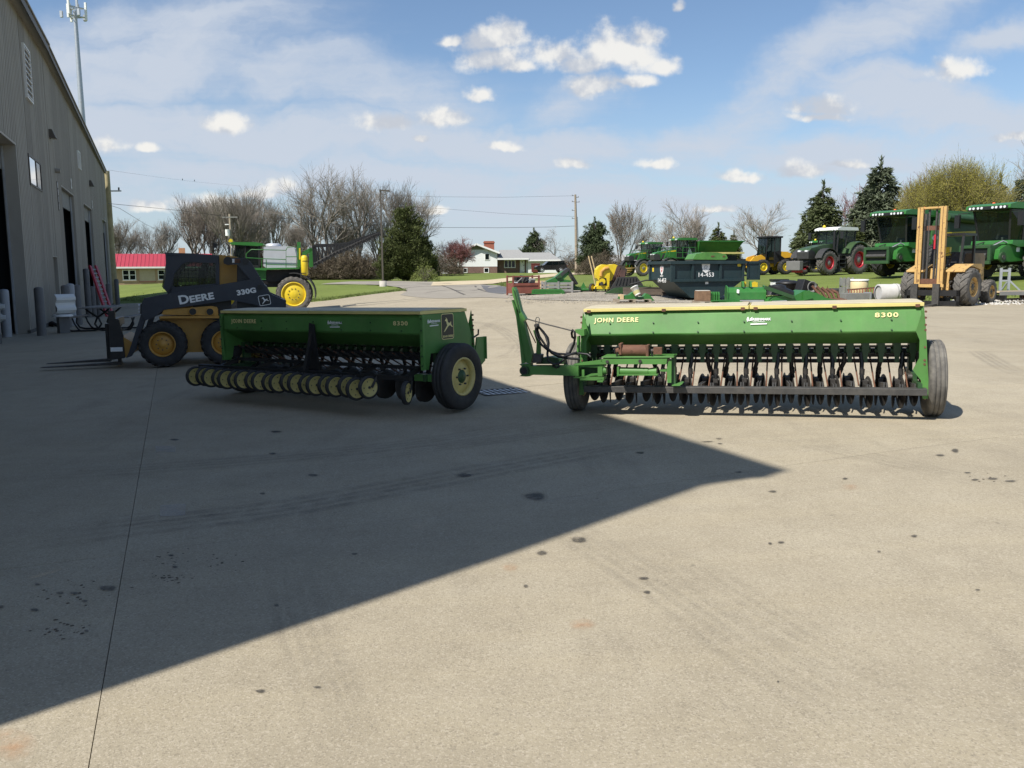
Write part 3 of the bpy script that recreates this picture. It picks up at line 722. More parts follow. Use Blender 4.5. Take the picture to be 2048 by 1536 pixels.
for (u, v, wd, ht) in [(1165, 1250, 60, 26), (1020, 1135, 40, 20), (20, 1490, 120, 70), (1700, 975, 40, 14)]:
    c_ = gp(u, v); e1 = gp(u + wd / 2, v) - c_; e2 = gp(u, v - ht / 2) - c_; o_ = len(V); V.append((c_.x, c_.y, T(c_.x, c_.y) + .0038)); FD.append(1)
    for i in range(20):
        t = 2 * pi * i / 20; p = c_ + e1 * cos(t) + e2 * sin(t); V.append((p.x, p.y, T(p.x, p.y) + .0038)); FD.append(0)
        F_.append((o_, o_ + 1 + i, o_ + 1 + (i + 1) % 20))
film_obj('rust_stains', V, F_, FD, film('rust_film', (.55, .29, .14), .55, .9, 14, .35, .7), 'pale orange rust stains on the sunlit concrete')

V = []; F_ = []; FD = []
for q4 in ([(310, 892), (352, 893), (350, 905), (312, 906)], [(320, 1012), (372, 1008), (370, 1032), (320, 1034)]):
    o_ = len(V); P4 = [gp(*q) for q in q4]
    V += [(p.x, p.y, T(p.x, p.y) + .0042) for p in P4]; FD += [.8] * 4; F_.append((o_, o_ + 1, o_ + 2, o_ + 3))
film_obj('pale_patches', V, F_, FD, film('pale_film', (.52, .48, .42), .5, .9, 6, .2, .6), 'two pale rectangular scuffs on the shaded concrete')
V = []; F_ = []; FD = []
for pts in ([(806, 577), (850, 573), (905, 574), (960, 571)], [(850, 586), (900, 580), (935, 583), (975, 577)], [(880, 570), (905, 579), (930, 590)], [(950, 572), (960, 580), (990, 586)], [(830, 566), (870, 569), (900, 568)], [(735, 565), (780, 566), (830, 565)]):
    strip(pts, 0, V, F_, FD, 0, .020, 1.6, .16)
film_obj('asphalt_cracks', V, F_, FD, film('crack_film', (.06, .055, .05), .9, .9, 4, .2, .5), 'dark crack lines wandering over the asphalt drive')
# ------------------------------------------------------------------ drain grate
dc = gp(1005, 784)
dr = thing('drain_grate', 'black slotted iron drain grate set in the concrete between the two drills', 'drain grate', (dc.x, dc.y, T(dc.x, dc.y) + .004), -WAZ - pi / 2)
b = MB(); b.bx(-.235, .235, -.31, .31, -.02, .0, DECALB); b.build('dark_pit_plate', dr)  # flat black plate stands in for the shade below the bars
b = MB()
for (x0, x1, y0, y1) in ((-.26, -.235, -.335, .335), (.235, .26, -.335, .335), (-.235, .235, -.335, -.31), (-.235, .235, .31, .335), (-.012, .012, -.31, .31)): b.bx(x0, x1, y0, y1, -.02, .008, STEEL)
b.build('frame', dr)
bm_ = MB(); bm_.bx(-.11, .11, -.014, .014, -.018, .006, GALV); bar_m = bm_.build('grate_bar', mesh_only=True)
for sx_ in (-.1235, .1235):
    for k in range(8): link('grate_bar', bar_m, dr, 0, (sx_, -.27 + k * .077, 0))
# ------------------------------------------------------------------ workshop building
M_WALL = mat('taupe_metal_siding', (.325, .302, .258), .55, var=.06, scale=.6, dust=.15, dustc=(.2, .17, .13))
M_TRIM = mat('bronze_trim', (.085, .072, .058), .5, var=.1)
M_INT = mat('dim_interior', (.03, .032, .034), .9)  # near-black colour puts the darkness of the unlit bays into their walls
WS = thing('workshop', 'long taupe metal-sided workshop with tall open bays on the left', 'building', WA, -WAZ)   # local +y runs along the wall, +x points out into the yard
def wt(u, v, off=0.0):
    """picture point on the wall plane -> (t along, z)"""
    r = ray(u, v); A = np.array([[WD.x, -r.x], [WD.y, -r.y]]); t, k = np.linalg.solve(A, [-WA.x - WN.x * off, -WA.y - WN.y * off])
    return t, CAMZ + k * r.z
peak_t, peak_z = wt(97, 93, .33)[0], wt(95, 95, .33)[1]
t_end = 40.6; end_z = wt(213, 345, .12)[1] - .12
# corner behind the camera, found from the shadow it throws
s0 = gp(1440, 960); sd = Vector((-sun_vec.x, -sun_vec.y)).normalized()
Amat = np.array([[WD.x, sd.x], [WD.y, sd.y]]); t0, ls = np.linalg.solve(Amat, [s0.x - WA.x, s0.y - WA.y])
H0 = ls * math.tan(SUN_EL) + s0.z
t0 = float(t0); near_h = float(H0) - .22
print('workshop near corner t', t0, 'height', near_h, 'peak', peak_t, peak_z, 'end', t_end, end_z)
def roof_z(t):
    if t <= peak_t: return near_h + (peak_z - near_h) * max(0, (t - t0)) / (peak_t - t0)
    return peak_z + (end_z - peak_z) * (t - peak_t) / (t_end - peak_t)
def base_z(t):
    p = wl(t, 0, 0); return T(p.x, p.y) - .05
t_a, za = wt(28, 283); t_b, zb = wt(120.7, 371); t_b2 = wt(158, 405)[0]; t_c, zc = wt(166, 410); t_c2 = wt(196, 437)[0]; t_d, zd = wt(203.6, 442); t_d2 = wt(216, 455)[0]
ZD = 5.35
DOORS = [(t_a - 4.9, t_a, ZD + .2), (t_b, t_b + 5.0, ZD), (t_c, t_c + 5.0, ZD), (t_d, t_d + 3.9, ZD - .1)]
tm, zm = wt(104, 515); MAN = (tm, tm + 1.35, zm + .02)
tw, zw = wt(55, 311); tw2, zw2 = wt(82, 378); tw3, zw3 = wt(60, 366)
WIN = (tw, tw2, zw3, zw)
tv, zv = wt(41, 84); tvb, zvb = wt(46, 190); tv2 = wt(62, 205)[0]
tV, zV = wt(152.6, 300); tVb, zVb = wt(154, 335); tV2 = wt(157, 341)[0]
VENT = [(tv, tv2, zvb, zv), (tV, tV2, zVb, zV)]
print('doors', DOORS, 'man', MAN, 'win', WIN, 'vents', VENT)
extra = [-46, -32]
HOLES = [(a, b, -1, z) for a, b, z in DOORS] + [(MAN[0], MAN[1], -1, MAN[2])] + [(WIN[0], WIN[1], WIN[2], WIN[3])]
PW = .915
edges = set()
t = t0
cuts = sorted([q for h in HOLES for q in h[:2]] + [peak_t])
grid = [t0 + PW * k for k in range(int((t_end - t0) / PW) + 1)] + [t_end] + cuts
grid = sorted(grid); g2 = [grid[0]]
for q in grid[1:]:
    if q - g2[-1] > .04 or q in cuts:
        if q - g2[-1] <= .04: g2[-1] = q
        else: g2.append(q)
def rib_panel(a, b, z0a, z0b, z1a, z1b):
    m = MB(); w_ = b - a; k = max(1, int(round(w_ / .305))); pr = []
    for i in range(k):
        s_ = a + w_ * i / k; e = w_ / k
        pr += [(s_, 0), (s_ + e * .12, 0), (s_ + e * .2, .032), (s_ + e * .42, .032), (s_ + e * .5, 0)] + [(s_ + e * .68, 0), (s_ + e * .72, .01), (s_ + e * .8, .01), (s_ + e * .84, 0)]
    pr.append((b, 0)); n = len(pr); vs = []
    for (s_, d) in pr:
        f = (s_ - a) / w_; vs.append((d, s_, z0a + (z0b - z0a) * f)); vs.append((d, s_, z1a + (z1b - z1a) * f))
    m.add(vs, [(2 * i, 2 * i + 2, 2 * i + 3, 2 * i + 1) for i in range(n - 1)], M_WALL); return m
for a, b in zip(g2[:-1], g2[1:]):
    if b < t0 + .001: continue
    c = .5 * (a + b); spans = [(None, None)]
    hs = [h for h in HOLES if h[0] - .001 <= c <= h[1] + .001]
    segs = []
    lo = 'base'
    for h in sorted(hs, key=lambda q: q[2]):
        if h[2] > 0: segs.append((lo, h[2]))
        lo = h[3]
    segs.append((lo, 'roof'))
    for (l, h) in segs:
        z0a, z0b = (base_z(a), base_z(b)) if l == 'base' else (l, l); z1a, z1b = (roof_z(a), roof_z(b)) if h == 'roof' else (h, h)
        rib_panel(a + .002, b - .002, z0a, z0b, z1a, z1b).build('wall_panel', WS)
# body behind the siding, in lengths so that the bays stay open
bk = MB(); DEP = 30
zr = [(t0, near_h), (peak_t, peak_z), (t_end, end_z)]
bk.prism([(t0 + .05, -1.2), (t0 + .05, near_h - .06), (peak_t, peak_z - .06), (t_end - .05, end_z - .06), (t_end - .05, -1.6)], 'x', -DEP, -DEP - .2, M_WALL)
bk.add([(-.06, t0, -1.2), (-.06, t0, near_h - .05), (-DEP, t0, near_h - .05), (-DEP, t0, -1.2)], [(0, 1, 2, 3)], M_WALL)
bk.add([(-.0, t_end, -1.6), (-.0, t_end, end_z - .05), (-DEP, t_end, end_z - .05), (-DEP, t_end, -1.6)], [(0, 1, 2, 3)], M_WALL)
bk.build('wall_shell', WS)
rf = MB()
def rooftop(a, b, OV, OW):
    za, zb = roof_z(a), roof_z(b)
    rf.add([(OV, a, za), (OW, b, zb), (-DEP - .3, b, zb), (-DEP - .3, a, za), (OV, a, za + .18), (OW, b, zb + .18), (-DEP - .3, b, zb + .18), (-DEP - .3, a, za + .18)], [(0, 1, 2, 3), (7, 6, 5, 4), (0, 4, 5, 1), (2, 6, 7, 3), (0, 3, 7, 4), (1, 5, 6, 2)], M_WALL)
rooftop(t0, peak_t, .56, .30); rooftop(peak_t, t_end + .1, .28, .10)
rf.build('roof', WS)
fa = MB()
fa.bar((.575, t0, near_h + .02), (.315, peak_t - .02, peak_z + .02), .05, .26, M_TRIM, (0, 0, 1))
fa.bar((.60, t0, near_h + .18), (.34, peak_t - .02, peak_z + .18), .10, .06, M_WALL, (0, 0, 1))
fa.bar((.295, peak_t + .02, peak_z + .03), (.115, t_end + .1, end_z + .03), .05, .22, M_TRIM, (0, 0, 1))
fa.bar((.32, peak_t + .02, peak_z + .16), (.14, t_end + .1, end_z + .16), .10, .05, M_WALL, (0, 0, 1))
fa.build('fascia', WS)
def opening(a, b, z1, depth, doorkind, k):
    m = MB(); zb = base_z(.5 * (a + b)) - .2
    for q, s_ in ((a, -1), (b, 1)): m.bx(-depth, .035, min(q, q + s_ * .06) + (.0 if s_ < 0 else -.0), max(q, q + s_ * .06), zb, z1 + .05, M_WALL)
    m.bx(-depth, .035, a, b, z1, z1 + .06, M_WALL); m.build('door_reveal', WS)
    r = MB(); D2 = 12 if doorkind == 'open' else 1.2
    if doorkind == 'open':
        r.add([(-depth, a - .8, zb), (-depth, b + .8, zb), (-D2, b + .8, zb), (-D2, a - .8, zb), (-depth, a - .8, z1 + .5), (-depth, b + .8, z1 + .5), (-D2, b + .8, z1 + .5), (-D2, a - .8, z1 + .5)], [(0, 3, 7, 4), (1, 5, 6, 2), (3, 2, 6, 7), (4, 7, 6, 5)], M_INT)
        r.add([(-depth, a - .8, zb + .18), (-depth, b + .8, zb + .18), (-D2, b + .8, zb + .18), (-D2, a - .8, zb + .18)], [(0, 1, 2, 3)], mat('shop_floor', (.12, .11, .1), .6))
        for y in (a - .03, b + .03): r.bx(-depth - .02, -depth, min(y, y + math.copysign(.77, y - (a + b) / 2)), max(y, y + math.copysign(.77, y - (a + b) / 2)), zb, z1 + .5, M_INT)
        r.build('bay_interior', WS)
        tk = MB()
        for y in (a + .05, b - .05):
            tk.bx(-depth + .03, -depth + .09, y - .03, y + .03, zb + .2, z1 - .05, GALV)
        tk.build('door_track', WS)
        dp = MB(); dp.bx(-depth - .06, -depth + .02, a + .1, b - .1, z1 - .75, z1, GREY); dp.build('door_panel', WS)
    else:
        n = 8
        for i in range(n):
            h = (z1 - zb - .2) / n; pm = MB(); z_ = zb + .2 + i * h
            pm.bx(-depth - .05, -depth, a + .06, b - .06, z_ + .006, z_ + h - .006, mat('dark_door', (.05, .06, .062), .45, var=.15))
            for s2 in (.25, .55, .8): pm.bx(-depth, -depth + .012, a + .1, b - .1, z_ + h * s2 - .012, z_ + h * s2 + .012, mat('dark_door', (.05, .06, .062)))
            pm.build('door_panel', WS)
        tk = MB()
        for y in (a + .05, b - .05): tk.bx(-depth + .03, -depth + .09, y - .03, y + .03, zb + .2, z1 - .05, GALV)
        tk.build('door_track', WS)
for k, (a, b, z1) in enumerate(DOORS): opening(a, b, z1, (.40, .17, .17, .17)[k], ('open', 'open', 'open', 'open')[k], k)
# personnel door in its recess
a, b, z1 = MAN; m = MB(); zb = base_z(a)
for q in (a, b): m.bx(-.6, .035, q - .03, q + .03, zb - .1, z1 + .04, M_WALL)
m.bx(-.6, .035, a + .03, b - .03, z1, z1 + .05, M_WALL); m.build('door_reveal', WS)
m = MB(); m.bx(-.64, -.6, a + .03, b - .03, zb, z1, mat('taupe_door', (.16, .14, .115), .5, var=.08)); dd_ = m.build('door', WS)
m = MB(); m.cyl((-.58, b - .2, zb + 1.05), (-.52, b - .2, zb + 1.05), .03, GALV, 8); m.bar((-.53, b - .2, zb + 1.05), (-.53, b - .34, zb + 1.05), .025, .03, GALV); m.build('handle', dd_)
# window
a, b, z0, z1 = WIN; m = MB()
for (y0, y1, q0, q1) in ((a - .07, a, z0 - .07, z1 + .07), (b, b + .07, z0 - .07, z1 + .07), (a, b, z0 - .07, z0), (a, b, z1, z1 + .07), ((a + b) / 2 + .15, (a + b) / 2 + .22, z0, z1)): m.bx(-.1, .05, y0, y1, q0, q1, M_TRIM)
wf = m.build('window', WS)
m = MB(); m.bx(.022, .03, a, (a + b) / 2 + .15, z0, z1, mat('sky_mirror_glass', (.75, .78, .8), .02, metal=1.0)); m.build('pane', wf); m = MB(); m.bx(.022, .03, (a + b) / 2 + .22, b, z0, z1, GLASSD); m.build('pane', wf)
# louvred vents
for (a, b, z0, z1) in VENT:
    z0, z1 = min(z0, z1), max(z0, z1); w_ = max(b - a, 1.1); b = a + w_
    m = MB()
    for (y0, y1, q0, q1) in ((a, a + .06, z0, z1), (b - .06, b, z0, z1), (a + .06, b - .06, z0, z0 + .06), (a + .06, b - .06, z1 - .06, z1)): m.bx(.0, .09, y0, y1, q0, q1, WHITE)
    m.bx(.034, .04, a + .06, b - .06, z0 + .06, z1 - .06, DECALB)  # black backing stands in for shade in the gaps between slats
    v_ = m.build('vent', WS); n = 9
    sm = MB(); sm.box((.062, 0, 0), (.05, w_ - .13, .03), WHITE); sm = sm.build('slat', mesh_only=True)
    for i in range(n): link('slat', sm, v_, 0, (0, (a + b) / 2, z0 + .12 + (z1 - z0 - .24) * i / (n - 1)))
# wall lights, number plates, small fittings
for (u, v) in ((97, 268), (177.7, 367)):
    t, z = wt(u, v); m = MB()
    m.prism([(.034, z - .17), (.28, z - .17), (.15, z + .17), (.034, z + .17)], 'y', t - .2, t + .2, M_TRIM); wlm = m.build('wall_light', WS)
    m = MB(); m.bx(.08, .24, t - .16, t + .16, z - .185, z - .172, mat('lamp_diffuser', (.35, .33, .28), .3)); m.build('lens', wlm)
t, z = wt(114, 392); m = MB(); m.bx(.034, .05, t - .12, t + .12, z - .6, z + .6, M_TRIM); sg = m.build('sign_plate', WS)
for i, ch in enumerate('8911'):
    text('number', ch, .30, DECALW, WS, (.053, t, z + .43 - i * .29), (pi / 2, 0, pi / 2), bold=.012)
for (u, v, ch) in ((139, 367, '2'), (182, 409, '3'), (208, 441, '4')):
    t, z = wt(u, v); text('bay_number', ch, .62, DECALW, WS, (.053, t + .3, z), (pi / 2, 0, pi / 2), bold=.03)
m = MB(); t, z = wt(109, 341); m.cyl((.03, t, z), (.22, t, z - .02), .10, M_WALL, 10); m.build('vent_cap', WS)
# dark base stain strip / foundation
fnd = MB(); segs = []
bounds = sorted([(a, b) for a, b, _ in DOORS] + [MAN[:2]]); cur = t0
for a, b in bounds + [(t_end, t_end)]:
    if a - cur > .05:
        z = min(base_z(cur), base_z(a)); fnd.bx(-.05, .04, cur, a, z - .3, max(base_z(cur), base_z(a)) + .16, mat('grimy_foundation', (.10, .092, .08), .9, var=.25, scale=2))
    cur = b
fnd.build('foundation', WS)

# ------------------------------------------------------------------ utility pole at the workshop corner
cb = gp(230, 606); ct = at(213.5, 342, cb.y)
up = thing('utility_pole', 'weathered wooden utility pole standing against the far workshop corner', 'utility pole', (cb.x, cb.y, T(cb.x, cb.y)))
hh = ct.z - cb.z; m = MB(); m.tube([(0, 0, -.1), (ct.x - cb.x, 0, hh)], [.26, .19], mat('sunlit_pole_wood', (.40, .34, .19), .8, var=.25, scale=2), 12); m.build('pole', up)
pa = at(217, 382, cb.y) - cb; m = MB(); m.bar(tuple(pa), (pa.x + .95, 0, pa.z), .09, .10, WHITE); m.cyl((pa.x + .78, 0, pa.z + .05), (pa.x + .78, 0, pa.z + .26), .06, STEEL, 8); m.build('insulator_arm', up)

# ------------------------------------------------------------------ bollards
def bollard(u, v, r, h, col, label):
    p = gp(u, v)
    if u > 170 and WN.dot(p - WA) < .36: t_ = wt(u, v, .36)[0]; p = wl(t_, .36, 0)
    b = thing('bollard', label, 'bollard', (p.x, p.y, T(p.x, p.y)), 0, 'steel bollards along the workshop bays')
    m = MB(); m.lathe([(r, -.05), (r, h - r * .5), (r * .85, h - r * .2), (r * .5, h - .01), (.001, h)], 'z', (0, 0, 0), col, 16); m.build('post', b)
GRYB = mat('grey_bollard', (.135, .13, .125), .6, var=.2, scale=4); LTB = mat('pale_bollard', (.36, .37, .38), .55, var=.12, scale=4)
bollard(15, 674, .13, 1.42, LTB, 'pale grey bollard inside the nearest bay at the picture edge')
bollard(84, 671, .13, 1.46, GRYB, 'dark grey bollard on its own between the nearest bay and the recessed door')
bollard(136, 655, .14, 1.5, GRYB, 'grey bollard just left behind the white guard rail')
bollard(146, 651, .14, 1.55, LTB, 'pale round-topped bollard behind the white guard rail')
bollard(158, 649, .14, 1.5, GRYB, 'grey bollard right behind the white guard rail end')
bollard(178, 628, .14, 2.4, GRYB, 'tall grey post between the second and third bays, left of the ladder')
bollard(187, 615, .14, 1.6, GRYB, 'grey bollard right beside the foot of the red ladder')
bollard(196, 613, .14, 1.6, GRYB, 'grey bollard half hidden behind the red ladder')
bollard(219, 611, .15, 1.9, GRYB, 'dark bollard at the jamb of the farthest bay')
bollard(235.5, 604, .16, 1.9, GRYB, 'dark bollard beyond the workshop corner in front of the lawn')

# ------------------------------------------------------------------ white guard rail sections on posts
def rail(u, v, Lx, label, zc, rz, groupn):
    p = gp(u, v); r = thing('guard_rail', label, 'guard rail', (p.x, p.y, T(p.x, p.y)), rz, groupn)
    m = MB(); m.bx(-.16, .16, -.09, .09, -.05, zc - .05, GRYB); m.build('post', r)
    pr = [(.0, -.30), (.03, -.28), (.12, -.20), (.12, -.12), (.03, -.03), (.03, .03), (.12, .12), (.12, .20), (.03, .28), (.0, .30)]
    poly = [(q[0] + .10, q[1] + zc) for q in pr] + [(q[0] + .075, q[1] + zc) for q in pr[::-1]]
    m = MB(); m.prism([(-a, z) for a, z in poly], 'x', -.25, Lx, WHITE); m.build('rail', r)
    m = MB(); m.lathe([(.30, -.04), (.30, .0), (.26, .03), (.001, .03)], 'z', (0, 0, zc - .36), WHITE, 14); m.build('end_cap', r)
rail(128, 666, .34, 'white corrugated guard rail section on a grey post beside the picnic table', .92, radians(52), 'white guard rail sections')
rail(-44, 676, .8, 'white guard rail end cut off at the picture edge', .75, radians(20), 'white guard rail sections')
# standpipe by the wall
p = gp(115, 653); sp_ = thing('wall_hydrant', 'small white pipe fitting with a dark hose at the foot of the workshop wall', 'pipe fitting', (p.x, p.y, T(p.x, p.y)))
m = MB(); m.tube([(0, 0, 0), (0, 0, .2), (.12, -.05, .28), (.4, -.05, .26)], .13, WHITE, 10); m.build('pipe', sp_)
m = MB(); m.tube([(-.1, 0, .03), (-.3, -.1, .08), (-.1, -.2, .16), (.1, -.15, .04)], .06, BLACK, 8); m.build('hose', sp_)

# ------------------------------------------------------------------ picnic table
p = gp(210, 660); pt = thing('picnic_table', 'picnic table with curved black tube legs beside the skid steer forks', 'picnic table', (p.x, p.y, T(p.x, p.y)), radians(8))
PLK = mat('table_plank', (.20, .185, .165), .75, var=.2, scale=5)
pk = MB(); pk.bx(-.125, .125, -.95, .95, -.02, .02, PLK); pk = pk.build('plank', mesh_only=True)
for i in range(4): link('plank', pk, pt, 0, (-.39 + i * .26, 0, .76))
for s_ in (-1, 1): link('plank', pk, pt, 0, (s_ * .92, 0, .45))
for y in (-.62, .62):
    for s_ in (-1, 1):
        m = MB(); pts = [(s_ * 1.05, y, .43), (s_ * 1.08, y, .22), (s_ * .98, y, .06), (s_ * .80, y, .02), (s_ * .2, y, .02), (s_ * .02, y, .06), (s_ * -.10, y, .24), (s_ * -.02, y, .44), (s_ * .24, y, .62), (s_ * .36, y, .73)]
        m.tube(pts, .032, BLACK, 8); m.tube([(s_ * .78, y, .43), (s_ * .72, y, .25), (s_ * .62, y, .08), (s_ * .55, y, .03)], .028, BLACK, 8); m.build('leg', pt)
# ------------------------------------------------------------------ red ladder leaning on the wall
t_, z_ = wt(180, 532, .1); q = wl(t_, .1, z_); t_, z_ = wt(213, 613, .95); p = wl(t_, .95, 0); ld = thing('ladder', 'red fibreglass extension ladder leaning against the workshop wall', 'ladder', (p.x, p.y, T(p.x, p.y)))
d = q - Vector((p.x, p.y, T(p.x, p.y))); 
for k, off in enumerate(((0, 0, 0), (.12, .42, 0))):
    m = MB(); o_ = Vector(off); m.bar(tuple(o_), tuple(o_ + d), .10, .16, RED, (0, 1, 0)); m.build('side_rail', ld)
for i in range(12):
    m = MB(); f = (i + .6) / 12.5; a = d * f; m.cyl(tuple(a), tuple(a + Vector((.12, .42, 0))), .035, GALV, 8); m.build('rung', ld)

# ------------------------------------------------------------------ cell tower behind the workshop
D = 150.0; b0 = at(168, 560, D); tp = at(153.5, 22, D); tw_ = thing('cell_tower', 'tall galvanised monopole cell tower behind the workshop roof', 'cell tower', (at(186, 540, D).x, D, T(at(186, 540, D).x, D)))
h = tp.z - tw_.location.z; m = MB(); m.tube([(0, 0, -.2), (0, 0, h * .3), (0, 0, h * .65), (0, 0, h)], [.72, .62, .45, .30], GALV, 16); m.build('pole', tw_)
m = MB()
for zz_ in (h - .9, h + .5):
    for k in range(3):
        a = radians(120 * k + 20); a2 = radians(120 * (k + 1) + 20); R_ = 1.5
        m.bar((R_ * cos(a), R_ * sin(a), zz_), (R_ * cos(a2), R_ * sin(a2), zz_), .12, .12, GALV); m.bar((0, 0, zz_), (R_ * cos(a), R_ * sin(a), zz_), .12, .12, GALV)
m.build('antenna_frame', tw_)
ra = random.Random(3)
for k in range(3):
    a = radians(120 * k + 20); a2 = radians(120 * (k + 1) + 20)
    for f in (.05, .5, .95):
        x = 1.55 * (cos(a) * (1 - f) + cos(a2) * f) * 1.15; y = 1.55 * (sin(a) * (1 - f) + sin(a2) * f) * 1.15
        m = MB(); L = ra.choice((2.1, 2.6)); m.box((x, y, h - .2 + ra.uniform(-.3, .3) + (.6 if f < .9 else 0)), (.30, .30, L), WHITE if f != .5 else GALV); m.build('antenna', tw_)
    m = MB(); x = 2.1 * cos(a + .9); y = 2.1 * sin(a + .9); m.bx(x - .2, x + .2, y - .2, y + .2, h - 1.1, h - .1, GALV); m.build('radio_unit', tw_)
# each siding panel weathers a little differently
n = NT(M_WALL.node_tree); bs_ = n.n['Principled BSDF']; src = bs_.inputs['Base Color'].links[0].from_socket
oi = n.new('ShaderNodeObjectInfo'); hv = n.new('ShaderNodeHueSaturation'); n.l.new(n.mapr(oi.outputs['Random'], 0, 1, .86, 1.10, smooth=False), hv.inputs['Value']); n.l.new(src, hv.inputs['Color'])
tcw = n.new('ShaderNodeTexCoord'); stw = n.noise(n.mapping(tcw.outputs['Object'], scale=(1, 7, .25)), 1.2, 5, .6)
n.l.new(n.mix(n.mapr(stw, .45, .75, 0, .35), hv.outputs[0], (.15, .132, .108)), bs_.inputs['Base Color'])
# ------------------------------------------------------------------ picture points on a plane of a machine
def frame_of(o):
    return Matrix.Translation(o.location) @ o.rotation_euler.to_matrix().to_4x4() @ Matrix.Diagonal(tuple(o.scale) + (1,))
def onp(root, u, v, yl):
    """local (x, z) where the sight line through a picture point meets the machine's plane y = yl"""
    Mi = frame_of(root).inverted(); a = Mi @ Vector((0, 0, CAMZ)); b = Mi @ (Vector((0, 0, CAMZ)) + ray(u, v)); d = b - a
    k = (yl - a.y) / d.y; q = a + d * k; return (q.x, q.z)
def tr(root, pts, yl): return [onp(root, u, v, yl) for u, v in pts]
def zoomed(pts, ox, oy, s_): return [(ox + x / s_, oy + y / s_) for x, y in pts]

LIDT = mat('dusty_cream_lid_top', (.52, .46, .32), .65, var=.15, scale=3, spots=(.20, .10, .05), spot_amt=.12, spot_scale=8)
HB = 1.71            # half length of the seed box
DUSTY = mat('grey_worn_tyre', (.10, .094, .085), .85, var=.3, scale=5, dust=.6, dustc=(.27, .25, .21))
def drill_core(root, emblem_x, sgn=1, wy=0.0):
    """seed box, lids, end plates, axle and wheels; local -y is the front"""
    G = GREEN
    b = MB()
    prof = [(-.135, 1.125), (-.165, 1.085), (-.235, .885), (-.225, .865), (.10, .735), (.36, .735), (.655, .90), (.668, .92), (.668, 1.08), (.640, 1.125)]
    n = 24; vs = []; fs = []; k = len(prof); rd = random.Random(int(emblem_x * 10) + 5)
    for i in range(n + 1):
        x = -HB + 2 * HB * i / n
        for j, (y, z) in enumerate(prof):
            wob = .005 * mnoise.noise((x * 1.7, j * .9, emblem_x)) if 0 < i < n else 0
            vs.append((x, y + wob * 1.6, z + wob))
    for i in range(n):
        for j in range(k): fs.append((i * k + j, i * k + (j + 1) % k, (i + 1) * k + (j + 1) % k, (i + 1) * k + j))
    fs += [tuple(range(k)), tuple(range(n * k + k - 1, n * k - 1, -1))]
    b.add(vs, fs, G); b.build('seed_box', root, .006)
    # lids: two lengths with a folded yellow edge
    for (x0, x1) in ((-HB - .02, .045), (.055, HB + .02)):
        b = MB(); b.prism([(-.175, 1.130), (-.175, 1.165), (.69, 1.165), (.69, 1.130)], 'x', x0, x1, YEL); b.prism([(-.165, 1.167), (-.09, 1.177), (.25, 1.186), (.62, 1.177), (.68, 1.167)], 'x', x0 + .012, x1 - .012, LIDT)
        b.bx(x0, x1, -.181, -.176, 1.13, 1.163, YEL)
        l_ = b.build('lid', root, .005)
        b = MB()
        for xx in (x0 + .06, (x0 + x1) / 2, x1 - .06): b.bx(xx - .02, xx + .02, -.19, -.176, 1.12, 1.15, RUST)
        b.build('latch', l_)
    # bolts along the faces
    b = MB(); 
    for i in range(7):
        x = -HB + .28 + i * (2 * HB - .56) / 6
        for (y, z) in ((-.20, 1.0), (-.232, .90)): b.cyl((x, y, z), (x, y - .012, z + .004), .009, GREEND, 6)
        for (y, z) in ((.668, 1.03), (.668, .94)): b.cyl((x, y - .01, z), (x, y + .01, z), .009, GREEND, 6)
    b.build('bolt', root)
    for s_ in (-1, 1):
        b = MB(); xo = s_ * HB
        b.prism([(-.150, 1.126), (.655, 1.126), (.69, 1.05), (.69, .80), (.66, .50), (.56, .50), (.52, .68), (-.02, .66), (-.24, .56), (-.29, .80), (-.255, .885)], 'x', xo, xo + s_ * .014, GREEN if sgn > 0 else GREEN)
        fl = [(0, 1.135), (.028, .885), (.045, .60), (.075, .215), (.012, .215), (-.008, .40), (-.085, .50), (-.03, .62), (-.03, .80), (-.065, .885)]
        b.prism([(xo + s_ * q[0], q[1]) for q in fl], 'y', -.30, -.288, GREEN)
        b.bx(min(xo, xo + s_ * .05), max(xo, xo + s_ * .05), .655, .69, .50, 1.12, GREEN)
        b.build('end_panel', root, .004)
        b = MB()
        for z in (1.08, 1.02, .95, .90, .73, .60, .56): b.cyl((xo + s_ * .02, -.305, z), (xo + s_ * .02, -.285, z), .012, RUST, 6)
        for z in (1.08, .95, .78, .66, .55): b.cyl((xo + s_ * .03, .68, z), (xo + s_ * .03, .70, z), .011, GREEND, 6)
        b.build('bolt', root)
    b = MB(); b.cyl((-1.80, wy, .40), (-1.62, wy, .40), .03, STEEL, 10); b.cyl((1.62, wy, .40), (1.80, wy, .40), .03, STEEL, 10)
    b.bx(-HB, HB, .30, .38, .575, .665, BLACK); b.bx(-HB, HB, .52, .57, .49, .53, BLACK)
    for x in (-HB + .03, HB - .03):
        b.bx(x - .02, x + .02, -.06, .60, .36, .44, GREEND); b.bx(x - .02, x + .02, .28, .40, .40, .72, GREEND); b.bx(x - .02, x + .02, -.42, .0, .30, .38, GREEND)
    b.cyl((-HB, .16, .70), (HB, .16, .70), .013, STEEL, 8); b.cyl((-HB, .22, .62), (HB, .22, .62), .016, STEEL, 8)
    b.build('axle_frame', root)
    for s_ in (-1, 1):
        wheel(root, (s_ * 1.855, wy, .39), .39, .165 if sgn > 0 else .20, .56, YELR, DUSTY if sgn > 0 else RUBBER, 'x', 0, 0, s_, GREEND, .18, bolts=6, ribs=3)
